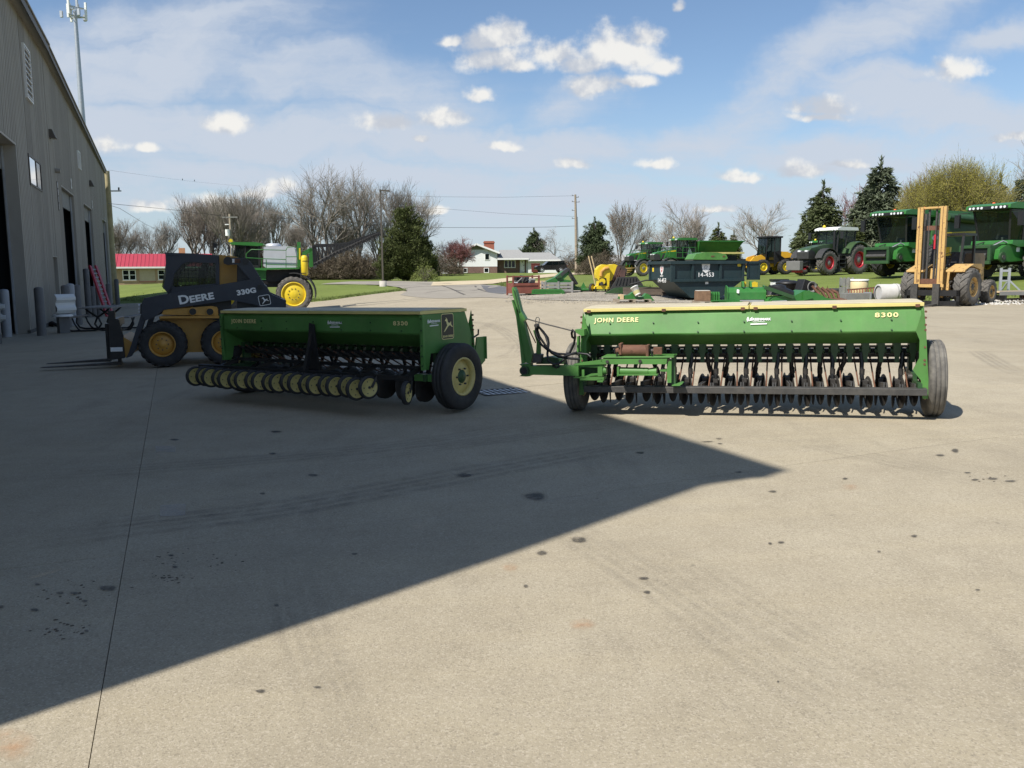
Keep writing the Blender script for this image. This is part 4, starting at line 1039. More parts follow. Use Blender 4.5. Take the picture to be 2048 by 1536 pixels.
def opener_meshes(rear):
    """one seed row: seed cup and hanger, tube, opener arm with double disc, spring rod"""
    A = {}
    b = MB(); b.prism([(-.036, .745), (.036, .745), (.033, .66), (.022, .60), (.02, .54), (-.02, .54), (-.022, .60), (-.033, .66)], 'y', .085, .10, GREEND); b.box((0, .15, .69), (.075, .10, .10), GREEND, top=(1, 1)); b.cyl((-.055, .16, .66), (.055, .16, .66), .03, GREEND, 10)
    A['seed_cup'] = b.build('seed_cup', mesh_only=True)
    for kind, dy in (('a', -.07), ('b', .10)):
        b = MB(); b.tube([(0, .12, .64), (.004, .11 + dy * .2, .54), (-.006, .12 + dy * .6, .46), (0, .15 + dy, .36)], [.026, .024, .022, .024], RUBB, 8)
        b.tube([(0, .12 + dy * .6, .47), (0, .14 + dy * .8, .41)], .028, DISC, 8)
        A['seed_tube' + kind] = b.build('seed_tube', mesh_only=True)
        b = MB(); b.bar((-.012, -.33, .34), (-.012, .12 + dy, .30), .014, .05, STEEL); b.bar((.012, -.33, .34), (.012, .12 + dy, .30), .014, .05, STEEL)
        b.box((0, .15 + dy, .33), (.05, .09, .075), DISC, (.1, 0, 0)); b.box((0, .20 + dy, .25), (.018, .10, .16), STEEL)
        b.cyl((-.034, .15 + dy, .355), (.034, .15 + dy, .355), .016, STEEL, 8)
        A['arm' + kind] = b.build('opener_arm', mesh_only=True)
        b = MB()
        for s_ in (-1, 1):
            bb = MB(); bb.lathe([(.001, -.003), (.166, -.003), (.172, 0), (.166, .003), (.001, .003)], 'x', (0, 0, 0), DISC, 22); bb.lathe([(.001, .012), (.035, .012), (.04, .003)], 'x', (0, 0, 0), STEEL, 10)
            M_ = Matrix.Translation((s_ * .034, .15 + dy, .235)) @ Euler((0, 0, s_ * radians(11))).to_matrix().to_4x4()
            b.M = M_; b.add(bb.v, bb.f, DISC, True)
        b.M = Matrix.Identity(4)
        A['disc' + kind] = b.build('disc', mesh_only=True)
        b = MB(); b.cyl((.076, .56, .68), (.076, -.16, .31), .0085, RUST, 6); b.tube([(.076, .52, .66), (.076, .36, .577)], .014, STEEL, 6)
        A['rod' + kind] = b.build('spring_rod', mesh_only=True)
    return A
OPM = None
OPR = random.Random(17)
def openers(root):
    global OPM
    if OPM is None: OPM = opener_meshes(False)
    n = 23
    for i in range(n):
        x = -.1524 * (n - 1) / 2 + .1524 * i; k = 'a' if i % 2 else 'b'
        j = lambda a: OPR.uniform(-a, a)
        link('seed_cup', OPM['seed_cup'], root, 0, (x, 0, 0)); tb = link('seed_tube', OPM['seed_tube' + k], root, 0, (x + j(.006), j(.01), 0), (0, 0, j(.5)))
        am = link('opener_arm', OPM['arm' + k], root, 0, (x + j(.008), j(.015), j(.014)), (j(.035), j(.03), j(.05))); link('disc', OPM['disc' + k], am); link('spring_rod', OPM['rod' + k], am)
def dealer_sticker(root, loc, rot, k=1.0, colr=DECALW):
    s_ = flat('dealer_sticker', [([(0, 0), (.014 * k, .005 * k), (.020 * k, .03 * k), (.010 * k, .055 * k), (-.004 * k, .03 * k)], colr), ([(.02 * k, .006 * k), (.03 * k, .03 * k), (.055 * k, .052 * k), (.05 * k, .03 * k), (.034 * k, .008 * k)], colr), ([(.035 * k, -.035 * k), (.20 * k, -.032 * k), (.20 * k, -.020 * k), (.035 * k, -.023 * k)], colr)], colr, root, loc, rot, .001)
    text('sticker_lettering', 'GREENMARK', .036 * k, colr, s_, (.135 * k, .022 * k, .001), (0, 0, 0), bold=.0012 * k, depth=.0006)
    text('sticker_lettering', 'EQUIPMENT', .019 * k, DECALBL if colr is not DECALW else DECALW, s_, (.12 * k, -.004 * k, .001), (0, 0, 0), depth=.0006, space=1.25)

# ---- right drill: its front towards the camera
pr_, pl_ = gp(1872, 831), gp(1150, 819)
cx = (pr_ + pl_) / 2; ang = atan2(pr_.y - pl_.y, pr_.x - pl_.x); print('right drill', pl_, pr_, (pr_ - pl_).length, math.degrees(ang))
RD = thing('grain_drill', 'sunlit faded green grain drill with yellow lids and row of openers facing the camera', 'grain drill', (cx.x, cx.y, cx.z), 0, 'green seed drills parked on the concrete', rot=(0, -atan2(pr_.z - pl_.z, hypot(pr_.x - pl_.x, pr_.y - pl_.y)), ang))
drill_core(RD, .3, 1)
openers(RD)
FR = (pi / 2 - atan2(.07, .2), 0, 0)      # the tilt of the front face
FA = math.atan2(.07, .2)
FRO = (pi / 2 - FA, 0, 0)
def front_pt(x, z): return (x, -.1655 - (1.085 - z) * .35 - .008, z)
text('lettering', 'JOHN DEERE', .070, DECALY, RD, front_pt(-1.36, 1.035), FRO, bold=.0016, sx_=1.08, depth=.0012, space=1.16)
text('lettering', '8300', .066, DECALY, RD, front_pt(1.385, 1.045), FRO, bold=.0016, sx_=1.45, depth=.0012, space=1.2)
dealer_sticker(RD, front_pt(.03, 1.0), FRO, 1.0)
b = MB(); b.bx(-1.68, 1.74, -.47, -.455, .268, .335, STEEL); b.bx(-1.68, 1.74, -.455, -.35, .325, .335, STEEL); b.build('front_bar', RD, .004)
# transport hitch folded across the left front
YP = -.52
def R_(pts, y=YP): return tr(RD, pts, y)
Z7 = lambda P: zoomed(P, 1000, 570, 7.68)
b = MB(); b.prism(R_(Z7([(470, 1240), (1178, 1240), (1172, 1388), (480, 1370)])), 'y', -.57, -.43, GREEN)
b.prism(R_(Z7([(1178, 1235), (1230, 1225), (1230, 1390), (1178, 1392)])), 'y', -.60, -.40, GREEN)
x0, z0 = R_([(1052, 740)])[0]; b.cyl((x0 - .0, -.60, z0), (x0, -.40, z0), .052, GREEND, 16); b.cyl((x0, -.603, z0), (x0, -.598, z0), .037, BLACK, 16)
b.prism(R_(Z7([(310, 1212), (480, 1205), (480, 1395), (420, 1400), (310, 1395), (350, 1370), (345, 1235)])), 'y', -.56, -.44, GREEN)
b.build('hitch_beam', RD, .006)
b = MB(); b.prism(R_(Z7([(205, 225), (262, 330), (345, 860), (405, 1190), (355, 1205), (330, 920), (270, 470), (225, 310)])), 'y', -.585, -.48, GREEN)
b.prism(R_(Z7([(190, 45), (215, 30), (245, 75), (325, 395), (400, 525), (365, 560), (500, 1080), (480, 1205), (400, 1190), (300, 640), (285, 400), (200, 150)])), 'y', -.54, -.44, GREEN)
b.prism(R_(Z7([(215, 60), (240, 95), (315, 400), (300, 420)])), 'y', -.552, -.538, GREEND)
b.build('hitch_arm', RD, .005)
b = MB(); b.prism(R_(Z7([(500, 700), (555, 690), (610, 900), (610, 1060), (545, 1060), (555, 880)])), 'y', -.50, -.46, GREEN); b.prism(R_(Z7([(520, 1050), (640, 1070), (630, 1190), (500, 1200)])), 'y', -.53, -.43, STEEL)
b.prism(R_(Z7([(610, 1130), (760, 1110), (950, 1150), (960, 1225), (520, 1225)])), 'y', -.45, -.30, GREEND); b.build('lift_bracket', RD, .003)
b = MB(); b.tube([(q[0], -.50, q[1]) for q in R_(Z7([(415, 520), (700, 600), (1120, 705)]), -.5)], .008, STEEL, 6); b.tube([(q[0], -.49, q[1]) for q in R_(Z7([(395, 560), (470, 730), (550, 890)]), -.49)], .007, RUST, 6)
b.tube([(q[0], -.49, q[1]) for q in R_(Z7([(553, 600), (545, 540), (560, 500), (590, 495), (606, 520), (598, 600)]), -.49)], .005, STEEL, 6); b.build('tie_rod', RD)
b = MB()
for off, (pp) in enumerate(([(570, 610), (540, 640), (530, 720), (560, 800), (640, 910), (760, 1000), (900, 1050), (1050, 1065), (1200, 1055), (1330, 1070), (1390, 1110)],
           [(585, 640), (560, 700), (590, 800), (690, 930), (800, 1040), (920, 1095), (1060, 1120), (1230, 1140)],
           [(600, 650), (650, 720), (720, 820), (740, 900), (735, 1060), (760, 1160), (840, 1215), (900, 1210), (970, 1150), (1060, 1040), (1130, 910), (1160, 800), (1165, 720), (1130, 690), (1100, 740), (1095, 800), (1120, 825), (1150, 790)],
           [(575, 620), (610, 680), (680, 780), (725, 880), (750, 980), (860, 1060), (980, 1100), (1100, 1060), (1170, 1040)],
           [(815, 1240), (850, 1275), (890, 1262), (895, 1240)])):
    yy_ = -.545 - off * .016; b.tube([(q[0], yy_ + .05 * sin(i * .9), q[1]) for i, q in enumerate(R_(Z7(pp), yy_))], .013, RUBB, 8)
b.build('hydraulic_hose', RD)
b = MB(); b.cyl((R_(Z7([(570, 620)]))[0][0], -.57, R_(Z7([(570, 620)]))[0][1]), (R_(Z7([(570, 620)]))[0][0], -.50, R_(Z7([(570, 620)]))[0][1]), .022, STEEL, 10); b.build('hose_coupling', RD)
b = MB(); b.prism(R_(Z7([(1165, 680), (1310, 675), (1312, 770), (1270, 775), (1190, 730)]), -.38), 'y', -.44, -.30, GREEN); b.prism(R_(Z7([(1190, 790), (1215, 780), (1210, 1050), (1190, 1060)]), -.42), 'y', -.45, -.36, GREEN)
b.prism(R_(Z7([(1260, 800), (1310, 790), (1275, 870), (1275, 1000), (1290, 1100), (1250, 1110), (1245, 930)]), -.32), 'y', -.33, -.30, GREEN); b.build('side_bracket', RD, .003)
Z6 = lambda P: zoomed(P, 1000, 560, 4.096)
b = MB()
def fb(pts, y0, y1, m=GREEN): b.prism(R_(Z6(pts), y0), 'y', y0, y1, m)
fb([(835, 645), (1370, 640), (1362, 690), (840, 690)], -.62, -.34)
b.box((sum(q[0] for q in R_(Z6([(835, 640), (1420, 640)]), -.5)) / 2 + .02, -.47, R_(Z6([(1100, 630)]), -.5)[0][1] + .008), (R_(Z6([(1420, 640)]), -.5)[0][0] - R_(Z6([(835, 640)]), -.5)[0][0], .32, .012), GREEN)
b.build('tray', RD, .004)
b = MB()
fb([(600, 690), (820, 660), (850, 690), (610, 700)], -.60, -.48); fb([(650, 690), (850, 690), (850, 715), (650, 715)], -.58, -.42); fb([(655, 715), (800, 715), (800, 790), (655, 790)], -.44, -.42, GREEND)
fb([(670, 735), (690, 735), (690, 800), (670, 800)], -.58, -.54); fb([(800, 710), (838, 710), (838, 790), (800, 790)], -.60, -.50); fb([(600, 795), (690, 792), (740, 770), (800, 765), (800, 780), (745, 785), (700, 805), (600, 805)], -.60, -.56)
fb([(655, 795), (850, 795), (850, 822), (655, 822)], -.60, -.44); fb([(800, 815), (850, 812), (840, 838), (795, 836)], -.60, -.5)
fb([(958, 712), (975, 712), (975, 790), (958, 790)], -.60, -.50); fb([(958, 772), (1290, 770), (1290, 782), (958, 784)], -.62, -.48)
fb([(1366, 680), (1405, 650), (1403, 842), (1370, 842)], -.60, -.56); fb([(1403, 640), (1425, 615), (1440, 860), (1403, 860)], -.56, -.42, GREEND)
fb([(1405, 868), (1470, 868), (1495, 850), (1475, 846), (1410, 860)], -.60, -.42); fb([(1310, 735), (1366, 730), (1366, 752), (1310, 748)], -.58, -.52)
b.build('hitch_frame', RD, .003)
b = MB(); q0, q1, q2 = R_(Z6([(1215, 750), (1285, 750), (970, 745)]), -.55); b.cyl((q2[0], -.55, q2[1]), (q0[0], -.55, q0[1]), .042, GREEN, 12); b.tube([(q0[0] - .02, -.55, q0[1]), (q1[0], -.55, q1[1])], [.03, .05], GREEN, 12)
q0, q1 = R_(Z6([(820, 745), (875, 742)]), -.55); b.tube([(q0[0], -.55, q0[1]), (q1[0], -.55, q1[1])], [.05, .04], GREEN, 12); b.build('turn_cylinder', RD)
b = MB(); q0, q1, q2, q3 = R_(Z6([(985, 578), (1205, 580), (945, 585), (1318, 580)]), -.52)
b.cyl((q0[0], -.52, q0[1]), (q1[0], -.52, q1[1]), .062, RUST, 16); b.cyl((q2[0], -.52, q2[1]), (q0[0], -.52, q0[1]), .035, RUST, 10); b.cyl((q1[0], -.52, q1[1]), (q3[0] - .05, -.52, q3[1]), .022, DISC, 10)
b.box((q3[0] - .03, -.52, q3[1]), (.09, .06, .075), RUST); b.box((q0[0] + .01, -.52, q0[1] + .02), (.03, .14, .12), RUST); b.box((q1[0] + .01, -.52, q1[1]), (.03, .13, .13), RUST); b.build('hydraulic_cylinder', RD, .004)
b = MB()
for P in ([(975, 545), (940, 560), (940, 600)], [(962, 590), (955, 640), (950, 680)], [(1240, 590), (1250, 640), (1262, 690)]): b.tube([(q[0], -.60, q[1]) for q in R_(Z6(P), -.60)], .009, RUBB, 6)
b.build('rubber_strap', RD)
b = MB()
for P in ((880, 668), (1148, 664)): q = R_(Z6([P]), -.62)[0]; b.cyl((q[0], -.635, q[1]), (q[0], -.615, q[1]), .018, DISC, 8)
b.build('bolt', RD)

# ---- left drill: its back with the press wheels towards the camera, in the workshop's shade
a_l = radians(33.7); lc = Vector((-2.06, 11.156, 0)); lc.z = T(lc.x, lc.y) + .01
LD = thing('grain_drill', 'shaded dark green grain drill with a row of small cream press wheels', 'grain drill', lc, 0, 'green seed drills parked on the concrete', rot=(0, radians(1.0), pi - a_l))
drill_core(LD, 1.9, -1, .2)
openers(LD)
def rear_pt(x, z): return (x, .676, z)
RRO = (pi / 2, 0, pi)
text('lettering', 'JOHN DEERE', .070, DECALY, LD, rear_pt(1.29, 1.025), RRO, bold=.0016, sx_=1.08, depth=.0012, space=1.16)
text('lettering', '8300', .066, DECALY, LD, rear_pt(-1.42, 1.025), RRO, bold=.0016, sx_=1.45, depth=.0012, space=1.2)
dealer_sticker(LD, rear_pt(-.26, 1.0), RRO, 1.0)
deer_badge(LD, (-HB - .017, .20, .97), (pi / 2, 0, -pi / 2), .30, name='deer_emblem')
dealer_sticker(LD, (-HB - .017, .56, 1.02), (pi / 2, 0, -pi / 2), .95)
deer_badge(RD, (HB + .017, .25, .97), (pi / 2, 0, pi / 2), .30, name='deer_emblem')
# press wheel gangs
b = MB(); b.bx(-1.70, 2.02, .82, .88, .40, .45, BLACK)
for x in (-1.6, -.9, -.3, .3, .9, 1.6): b.bar((x, .55, .51), (x, .83, .43), .03, .05, BLACK)
b.build('press_wheel_bar', LD)
bw = MB(); bw.lathe([(.001, -.012), (.03, -.016), (.095, -.01), (.10, -.024), (.106, -.024), (.106, .024), (.10, .024), (.095, .01), (.03, .016), (.001, .012)], 'x', (0, 0, 0), YELR, 22)
for k in range(5):
    t = 2 * pi * k / 5
    for s_ in (-1, 1): bw.cyl((s_ * .0125, .07 * cos(t), .07 * sin(t)), (s_ * .0165, .07 * cos(t), .07 * sin(t)), .007, STEEL, 6)
bw.cyl((-.024, 0, 0), (.024, 0, 0), .016, STEEL, 8)
bt = MB(); bt.lathe([(.104, -.022), (.118, -.03), (.132, -.022), (.135, 0), (.132, .022), (.118, .03), (.104, .022)], 'x', (0, 0, 0), RUBBER, 24)
bf = MB(); bf.bar((.035, -.02, .0), (.035, -.10, .12), .008, .03, STEEL); bf.bar((-.035, -.02, .0), (-.035, -.10, .12), .008, .03, STEEL)
bw = bw.build('press_wheel', mesh_only=True); bt = bt.build('tyre', mesh_only=True); bf = bf.build('fork', mesh_only=True)
rp = random.Random(2)
for i in range(20):
    x = -1.16 + i * .1625
    o = link('press_wheel', bw, LD, 0, (x, .965 + (.03 if i % 2 else 0), .30 + rp.uniform(-.012, .012)), (0, 0, rp.uniform(-.04, .04) - .26)); link('tyre', bt, o); link('fork', bf, o)
o = link('press_wheel', bw, LD, 0, (-1.67, .90, .27), (0, 0, radians(20))); link('tyre', bt, o); link('fork', bf, o)
b = MB(); b.prism([(-.06, 1.0), (.02, 1.02), (.10, .42), (-.12, .42)], 'y', .70, .72, BLACK); b.bar((0, .66, 1.0), (0, .84, .42), .05, .05, BLACK); b.build('lift_arm', LD)
b = MB(); b.bx(-1.80, -1.50, .50, .56, .36, .44, GREEN); b.build('axle_arm', LD)
b = MB(); b.prism([(-.42, .80), (-.58, .80), (-.58, .50), (-.48, .44), (-.36, .55)], 'x', -1.70, -1.68, GREEN); b.bx(-1.72, -1.68, -.595, -.58, .52, .80, GREEN); b.bx(-1.68, 1.68, -.47, -.455, .245, .335, STEEL); b.bx(-1.68, 1.68, -.455, -.36, .325, .335, STEEL); b.build('front_bracket', LD)
b = MB(); b.tube([(-1.73, -.28, .80), (-1.76, -.36, .84), (-1.78, -.34, .90)], .012, STEEL, 6); b.build('lever', LD)
# ------------------------------------------------------------------ skid steer loader with pallet forks (front is -x)
pf, pr2 = gp(325, 733), gp(447, 733)
sc_ = (pf + gp(447, 730)) / 2; sa = radians(16)
SK = thing('skid_steer', 'shaded black and yellow skid steer loader with pallet forks lowered to the concrete', 'skid steer', (sc_.x - .76 * sin(sa), sc_.y + .76 * cos(sa), T(sc_.x, sc_.y)), sa)
ZS = lambda P: zoomed(P, 80, 480, 3.657)
def S_(P, y): return tr(SK, ZS(P), y)
Y0 = -.86
fx, fz = onp(SK, 325, 687, Y0); rx, rz_ = onp(SK, 449, 686, Y0)
for (x, s_) in ((fx, -1), (rx, -1), (fx, 1), (rx, 1)):
    wheel(SK, (x, s_ * .76, .42), .425, .32, .52, IYEL, RUBBER, 'y', 20, .022, s_, IYEL, .12, bolts=8, lugang=.35)
b = MB(); b.prism(S_([(870, 560), (1400, 560), (1400, 815), (1060, 822), (900, 700)], -.60), 'y', -.60, .60, IYEL); b.prism(S_([(1120, 478), (1400, 438), (1400, 600), (1110, 560)], -.60), 'y', -.615, -.602, BLACK); b.build('chassis', SK, .02)  # second prism: black filler sheet added for the dark area under the arm
b = MB(); pl = S_([(890, 545), (905, 510), (1250, 483), (1290, 490), (1300, 505), (1302, 555)], -.80); b.prism(pl, 'y', -.80, -.62, IYEL); b.prism(pl, 'y', .62, .80, IYEL)
b.prism(S_([(880, 558), (1310, 556), (1310, 572), (870, 574)], -.83), 'y', -.83, -.60, IYEL); b.build('side_plate', SK, .012)
b = MB()
for P in ((1117, 524), (1243, 525)): q = S_([P], -.81)[0]; b.cyl((q[0], -.806, q[1]), (q[0], -.80, q[1]), .062, DECALB, 16); b.lathe([(.062, -.006), (.08, -.006), (.08, .004)], 'y', (q[0], -.806, q[1]), IYEL, 16)
b.build('port', SK)
# cab
b = MB(); roof = S_([(905, 92), (1110, 98), (1310, 112), (1310, 130), (1110, 120), (930, 118)], -.55); b.prism(roof, 'y', -.60, .60, NAVY)
fr = [[(918, 110), (1305, 128), (1303, 170), (1085, 160), (1040, 175), (985, 245), (968, 330), (960, 385), (935, 390), (900, 350), (922, 250)],
      [(1285, 165), (1312, 165), (1312, 330), (1285, 335)], [(935, 390), (965, 330), (985, 345), (1285, 318), (1312, 330), (1312, 345), (970, 395)]]
for y0, y1 in ((-.60, -.52), (.52, .60)):
    for P in fr: b.prism(S_(P, -.60), 'y', y0, y1, NAVY)
b.prism(S_([(1290, 130), (1312, 130), (1312, 345), (1290, 345)], -.5), 'y', -.52, .52, NAVY)
b.build('cab', SK, .008)
gl = S_([(968, 340), (985, 245), (1040, 172), (1090, 158), (1290, 165), (1290, 322)], -.555); b = MB(); b.prism(gl, 'y', -.555, -.55, GLASS); b.prism(gl, 'y', .55, .555, GLASS); b.build('cab_window', SK)
b = MB(); xs = [q[0] for q in gl]; zs = [q[1] for q in gl]
def clipx(z):
    xl = None
    P = gl; c_ = []
    for i in range(len(P)):
        (xa, za), (xb, zb) = P[i], P[(i + 1) % len(P)]
        if (za > z) != (zb > z): c_.append(xa + (xb - xa) * (z - za) / (zb - za))
    return (min(c_), max(c_)) if len(c_) > 1 else None
def clipz(x):
    c_ = []
    for i in range(len(gl)):
        (xa, za), (xb, zb) = gl[i], gl[(i + 1) % len(gl)]
        if (xa > x) != (xb > x): c_.append(za + (zb - za) * (x - xa) / (xb - xa))
    return (min(c_), max(c_)) if len(c_) > 1 else None
z = min(zs) + .03
while z < max(zs):
    c_ = clipx(z)
    if c_: b.bar((c_[0], -.585, z), (c_[1], -.585, z), .006, .006, BLACK)
    z += .065
x = min(xs) + .03
while x < max(xs):
    c_ = clipz(x)
    if c_: b.bar((x, -.578, c_[0]), (x, -.578, c_[1]), .006, .006, BLACK)
    x += .065
b.build('window_grille', SK)
b = MB(); b.prism(S_([(925, 140), (940, 140), (905, 360), (892, 340)], -.5), 'y', -.5, .5, GLASSD); b.build('door_glass', SK)
b = MB(); b.prism(S_([(1040, 330), (1150, 330), (1160, 250), (1190, 160), (1230, 160), (1210, 340), (1180, 370), (1040, 370)], -.2), 'y', -.28, .28, DKPLASTIC); b.build('seat', SK, .02)
b = MB(); b.prism(S_([(1308, 108), (1440, 122), (1440, 320), (1312, 335)], -.52), 'y', -.52, .52, IYEL); b.prism(S_([(1440, 180), (1660, 340), (1700, 420), (1800, 440), (1800, 620), (1440, 620)], -.45), 'y', -.45, .45, NAVY); b.build('engine_housing', SK, .02)
# lift arms
arm_lo = [(745, 460), (762, 425), (930, 395), (1320, 325), (1610, 278), (1690, 395), (1790, 440), (1780, 560), (1560, 470), (1400, 440), (1120, 480), (900, 512), (852, 555), (770, 590), (742, 545)]
tower = [(1340, 150), (1372, 128), (1500, 130), (1530, 150), (1612, 280), (1540, 292), (1440, 178), (1372, 182), (1345, 172)]
front = [(742, 540), (770, 585), (700, 800), (670, 850), (632, 862), (652, 820), (690, 700)]
for k, (y0, y1) in enumerate(((-.82, -.64), (.64, .82))):
    b = MB(); b.prism(S_(arm_lo, -.82), 'y', y0, y1, NAVY); b.prism(S_(tower, -.82), 'y', y0 + .004, y1 - .004, NAVY); b.prism(S_(front, -.75), 'y', y0 + .03, y1 - .03, NAVY)
    b.build('lift_arm', SK, .012)
b = MB()
for P, r in (((1375, 152), .075), ((1505, 155), .055), ((1610, 345), .05)): q = S_([P], -.83)[0]; b.cyl((q[0], -.86, q[1]), (q[0], -.815, q[1]), r, BLACK, 16)
b.build('pivot_pin', SK)
b = MB(); q = S_([(1432, 152)], -.826)[0]; b.box((q[0], -.824, q[1]), (.16, .004, .075), RUST); b.box((q[0] - .05, -.827, q[1]), (.055, .004, .07), DECALW); b.build('warning_label', SK)
b = MB(); lt = S_([(735, 470), (750, 460), (750, 545), (733, 540)], -.80); b.prism(lt, 'y', -.80, -.60, BLACK); b.build('lamp_cluster', SK)
b = MB()
for yv in (480, 505, 530): q = S_([(731, yv)], -.7)[0]; b.cyl((q[0] - .02, -.7, q[1]), (q[0], -.7, q[1]), .03, LAMPG, 10)
b.build('headlight', SK)
# quick-attach and forks
b = MB(); b.prism(S_([(592, 700), (650, 730), (690, 760), (650, 850), (622, 860)], -.6), 'y', -.62, .62, IYEL); b.build('quick_attach', SK, .01)
b = MB(); b.prism(S_([(497, 520), (545, 515), (548, 575), (575, 580), (600, 680), (606, 700), (622, 862), (512, 880)], -.66), 'y', -.66, -.58, BLACK); b.prism(S_([(520, 600), (570, 600), (606, 760), (620, 862), (512, 870)], .58), 'y', .50, .66, BLACK)
b.prism(S_([(505, 580), (540, 580), (545, 640), (505, 640)], -.6), 'y', -.6, .6, BLACK); b.prism(S_([(512, 800), (560, 800), (570, 870), (512, 870)], -.6), 'y', -.6, .6, BLACK); b.build('fork_carriage', SK, .008)
for y, P in ((-.38, [(8, 918), (10, 924), (300, 922), (600, 900), (600, 878), (520, 880), (300, 905)]), (.34, [(50, 882), (52, 890), (300, 890), (520, 882), (520, 866), (300, 876)])):
    b = MB(); q = S_(P, y); mz = min(a[1] for a in q); dz = max(0, .012 - mz); q = [(a[0], max(.012, a[1] + (0))) for a in q]
    x0 = min(a[0] for a in q); x1 = max(a[0] for a in q)
    b.prism([(x0, .02), (x0, .03), (x1 - .1, .085), (x1, .085), (x1, .03)], 'y', y - .07, y + .07, STEEL); b.bx(x1 - .06, x1 - .01, y - .065, y + .065, .08, .75, BLACK); b.build('fork_tine', SK, .004)
q = S_([(560, 800)], -.664)[0]; b = MB(); b.box((q[0], -.664, q[1]), (.20, .004, .075), DECALW); b.build('white_label', SK)
def arm_rot(P0, P1, y):
    a, b_ = S_([P0, P1], y); return atan2(b_[1] - a[1], b_[0] - a[0])
th = arm_rot((1030, 440), (1275, 400), -.83)
q = S_([(1150, 424)], -.823)[0]
R3 = (Matrix.Rotation(-th, 3, 'Y') @ Matrix.Rotation(pi / 2, 3, 'X')).to_euler()
text('lettering', 'D', .215, DECALW, SK, (q[0] - .235 * cos(th), -.8235, q[1] - .235 * sin(th) + .005), R3, bold=.007, sx_=1.15)
text('lettering', 'EERE', .165, DECALW, SK, (q[0] + .075 * cos(th), -.8235, q[1] + .075 * sin(th) - .012), R3, bold=.0065, sx_=1.22, space=1.02)
q = S_([(1510, 378)], -.823)[0]; text('lettering', '330G', .125, DECALW, SK, (q[0], -.8235, q[1]), R3, bold=.006, sx_=1.22, space=1.03)
q = S_([(1642, 440)], -.823)[0]
flat('deer_emblem', [(rrect(.21, .19, .03), DECALW), (rrect(.19, .17, .024), DECALB), ([(x * .15, y * .15) for x, y in DEER], DECALW)], DECALW, SK, (q[0], -.8235, q[1]), R3, .0014)
b = MB(); q0, q1 = S_([(1272, 105), (1272, 40)], -.3); b.tube([(q0[0], -.3, q0[1]), (q1[0], -.3, q1[1] - .03)], .01, BLACK, 6); b.box((q1[0] + .02, -.3, q1[1]), (.07, .03, .09), BLACK); b.build('mirror', SK)
# ------------------------------------------------------------------ self-propelled sprayer behind the skid steer (front is -x)
def place(u, v, D, sink=0.0):
    p = at(u, v, D); return Vector((p.x, D, T(p.x, D) - sink))
def zl(P, Z): return zoomed(P, *Z)
sp0 = gp(585, 627); 
D_SP = 47.0; c0 = at(560, 626, D_SP)
SPR = thing('field_sprayer', 'green self-propelled sprayer with silver tank and raised lattice boom beyond the skid steer', 'sprayer', (c0.x - .35, D_SP + 1.6, T(c0.x, D_SP)), radians(12))
ZQ = (420, 440, 5.689)
def Q(P, y): return tr(SPR, zl(P, ZQ), y)
YS = -1.5
wx, wz = Q([(955, 858)], -1.7)[0]
for s_ in (-1, 1):
    wheel(SPR, (wx, s_ * 1.55, .98), .98, .48, .66, YELB, RUBD, 'y', 22, .05, s_, YELB, .02, bolts=10)
    wheel(SPR, (wx - 3.7, s_ * 1.55, .98), .98, .48, .66, YELB, RUBD, 'y', 22, .05, s_, YELB, .02, bolts=10)
b = MB(); b.prism(Q([(640, 570), (1030, 560), (1030, 660), (900, 665), (760, 700), (640, 700)], -.9), 'y', -.9, .9, BLACK); b.bx(wx - 4.2, wx + .3, -.55, .55, 1.35, 1.75, BLACK)
for s_ in (-1, 1):
    for x in (wx, wx - 3.7): b.bx(x - .18, x + .18, s_ * 1.22 - .1, s_ * 1.22 + .1, .98, 2.05, BLACK)
    for x in (wx, wx - 3.7): b.bar((x, -1.2 * s_, 1.95), (x, 0, 1.6), .22, .22, BLACK)
b.build('chassis', SPR)
b = MB(); rr2 = [(wx + 1.12 * cos(t), .98 + 1.12 * sin(t)) for t in np.linspace(radians(-12), radians(100), 12)]; rr3 = [(wx + 1.17 * cos(t), .98 + 1.17 * sin(t)) for t in np.linspace(radians(100), radians(-12), 12)]
for s_ in (-1, 1): b.prism(rr2 + rr3, 'y', s_ * 1.55 - .26, s_ * 1.55 + .26, DKPLASTIC)
b.build('fender', SPR)
tk = Q([(612, 318), (640, 300), (870, 298), (960, 305), (985, 420), (980, 540), (640, 548), (606, 520)], -1.25)
MTANK = mat('brushed_tank', (.56, .58, .62), .36, metal=.25, var=.06)
b = MB(); b.prism(tk, 'y', -1.25, 1.25, MTANK); b.build('tank', SPR, .09)
b = MB(); q = Q([(700, 285), (860, 300)], 0)
b.lathe([(.42, 0), (.42, .10), (.3, .16), (.001, .17)], 'z', (q[0][0] + .1, 0, q[1][1]), MTANK, 20); b.build('tank_lid', SPR)
cabp = Q([(285, 280), (560, 285), (575, 310), (562, 520), (470, 540), (255, 520), (270, 380)], -.85); b = MB(); b.prism(cabp, 'y', -.85, .85, GLASSD); b.build('cab_window', SPR)
b = MB(); b.prism(Q([(215, 262), (270, 250), (520, 252), (612, 270), (600, 290), (540, 296), (240, 280)], -.95), 'y', -.95, .95, GREEN2); b.build('cab_roof', SPR, .04)
b = MB()
for P in ([(285, 280), (300, 280), (268, 520), (254, 520)], [(545, 288), (572, 288), (572, 530), (552, 530)], [(395, 285), (408, 285), (405, 530), (393, 530)], [(250, 505), (565, 515), (565, 545), (250, 545)]):
    b.prism(Q(P, -.87), 'y', -.88, -.82, BLACK); b.prism(Q(P, -.87), 'y', .82, .88, BLACK)
b.build('cab_frame', SPR)
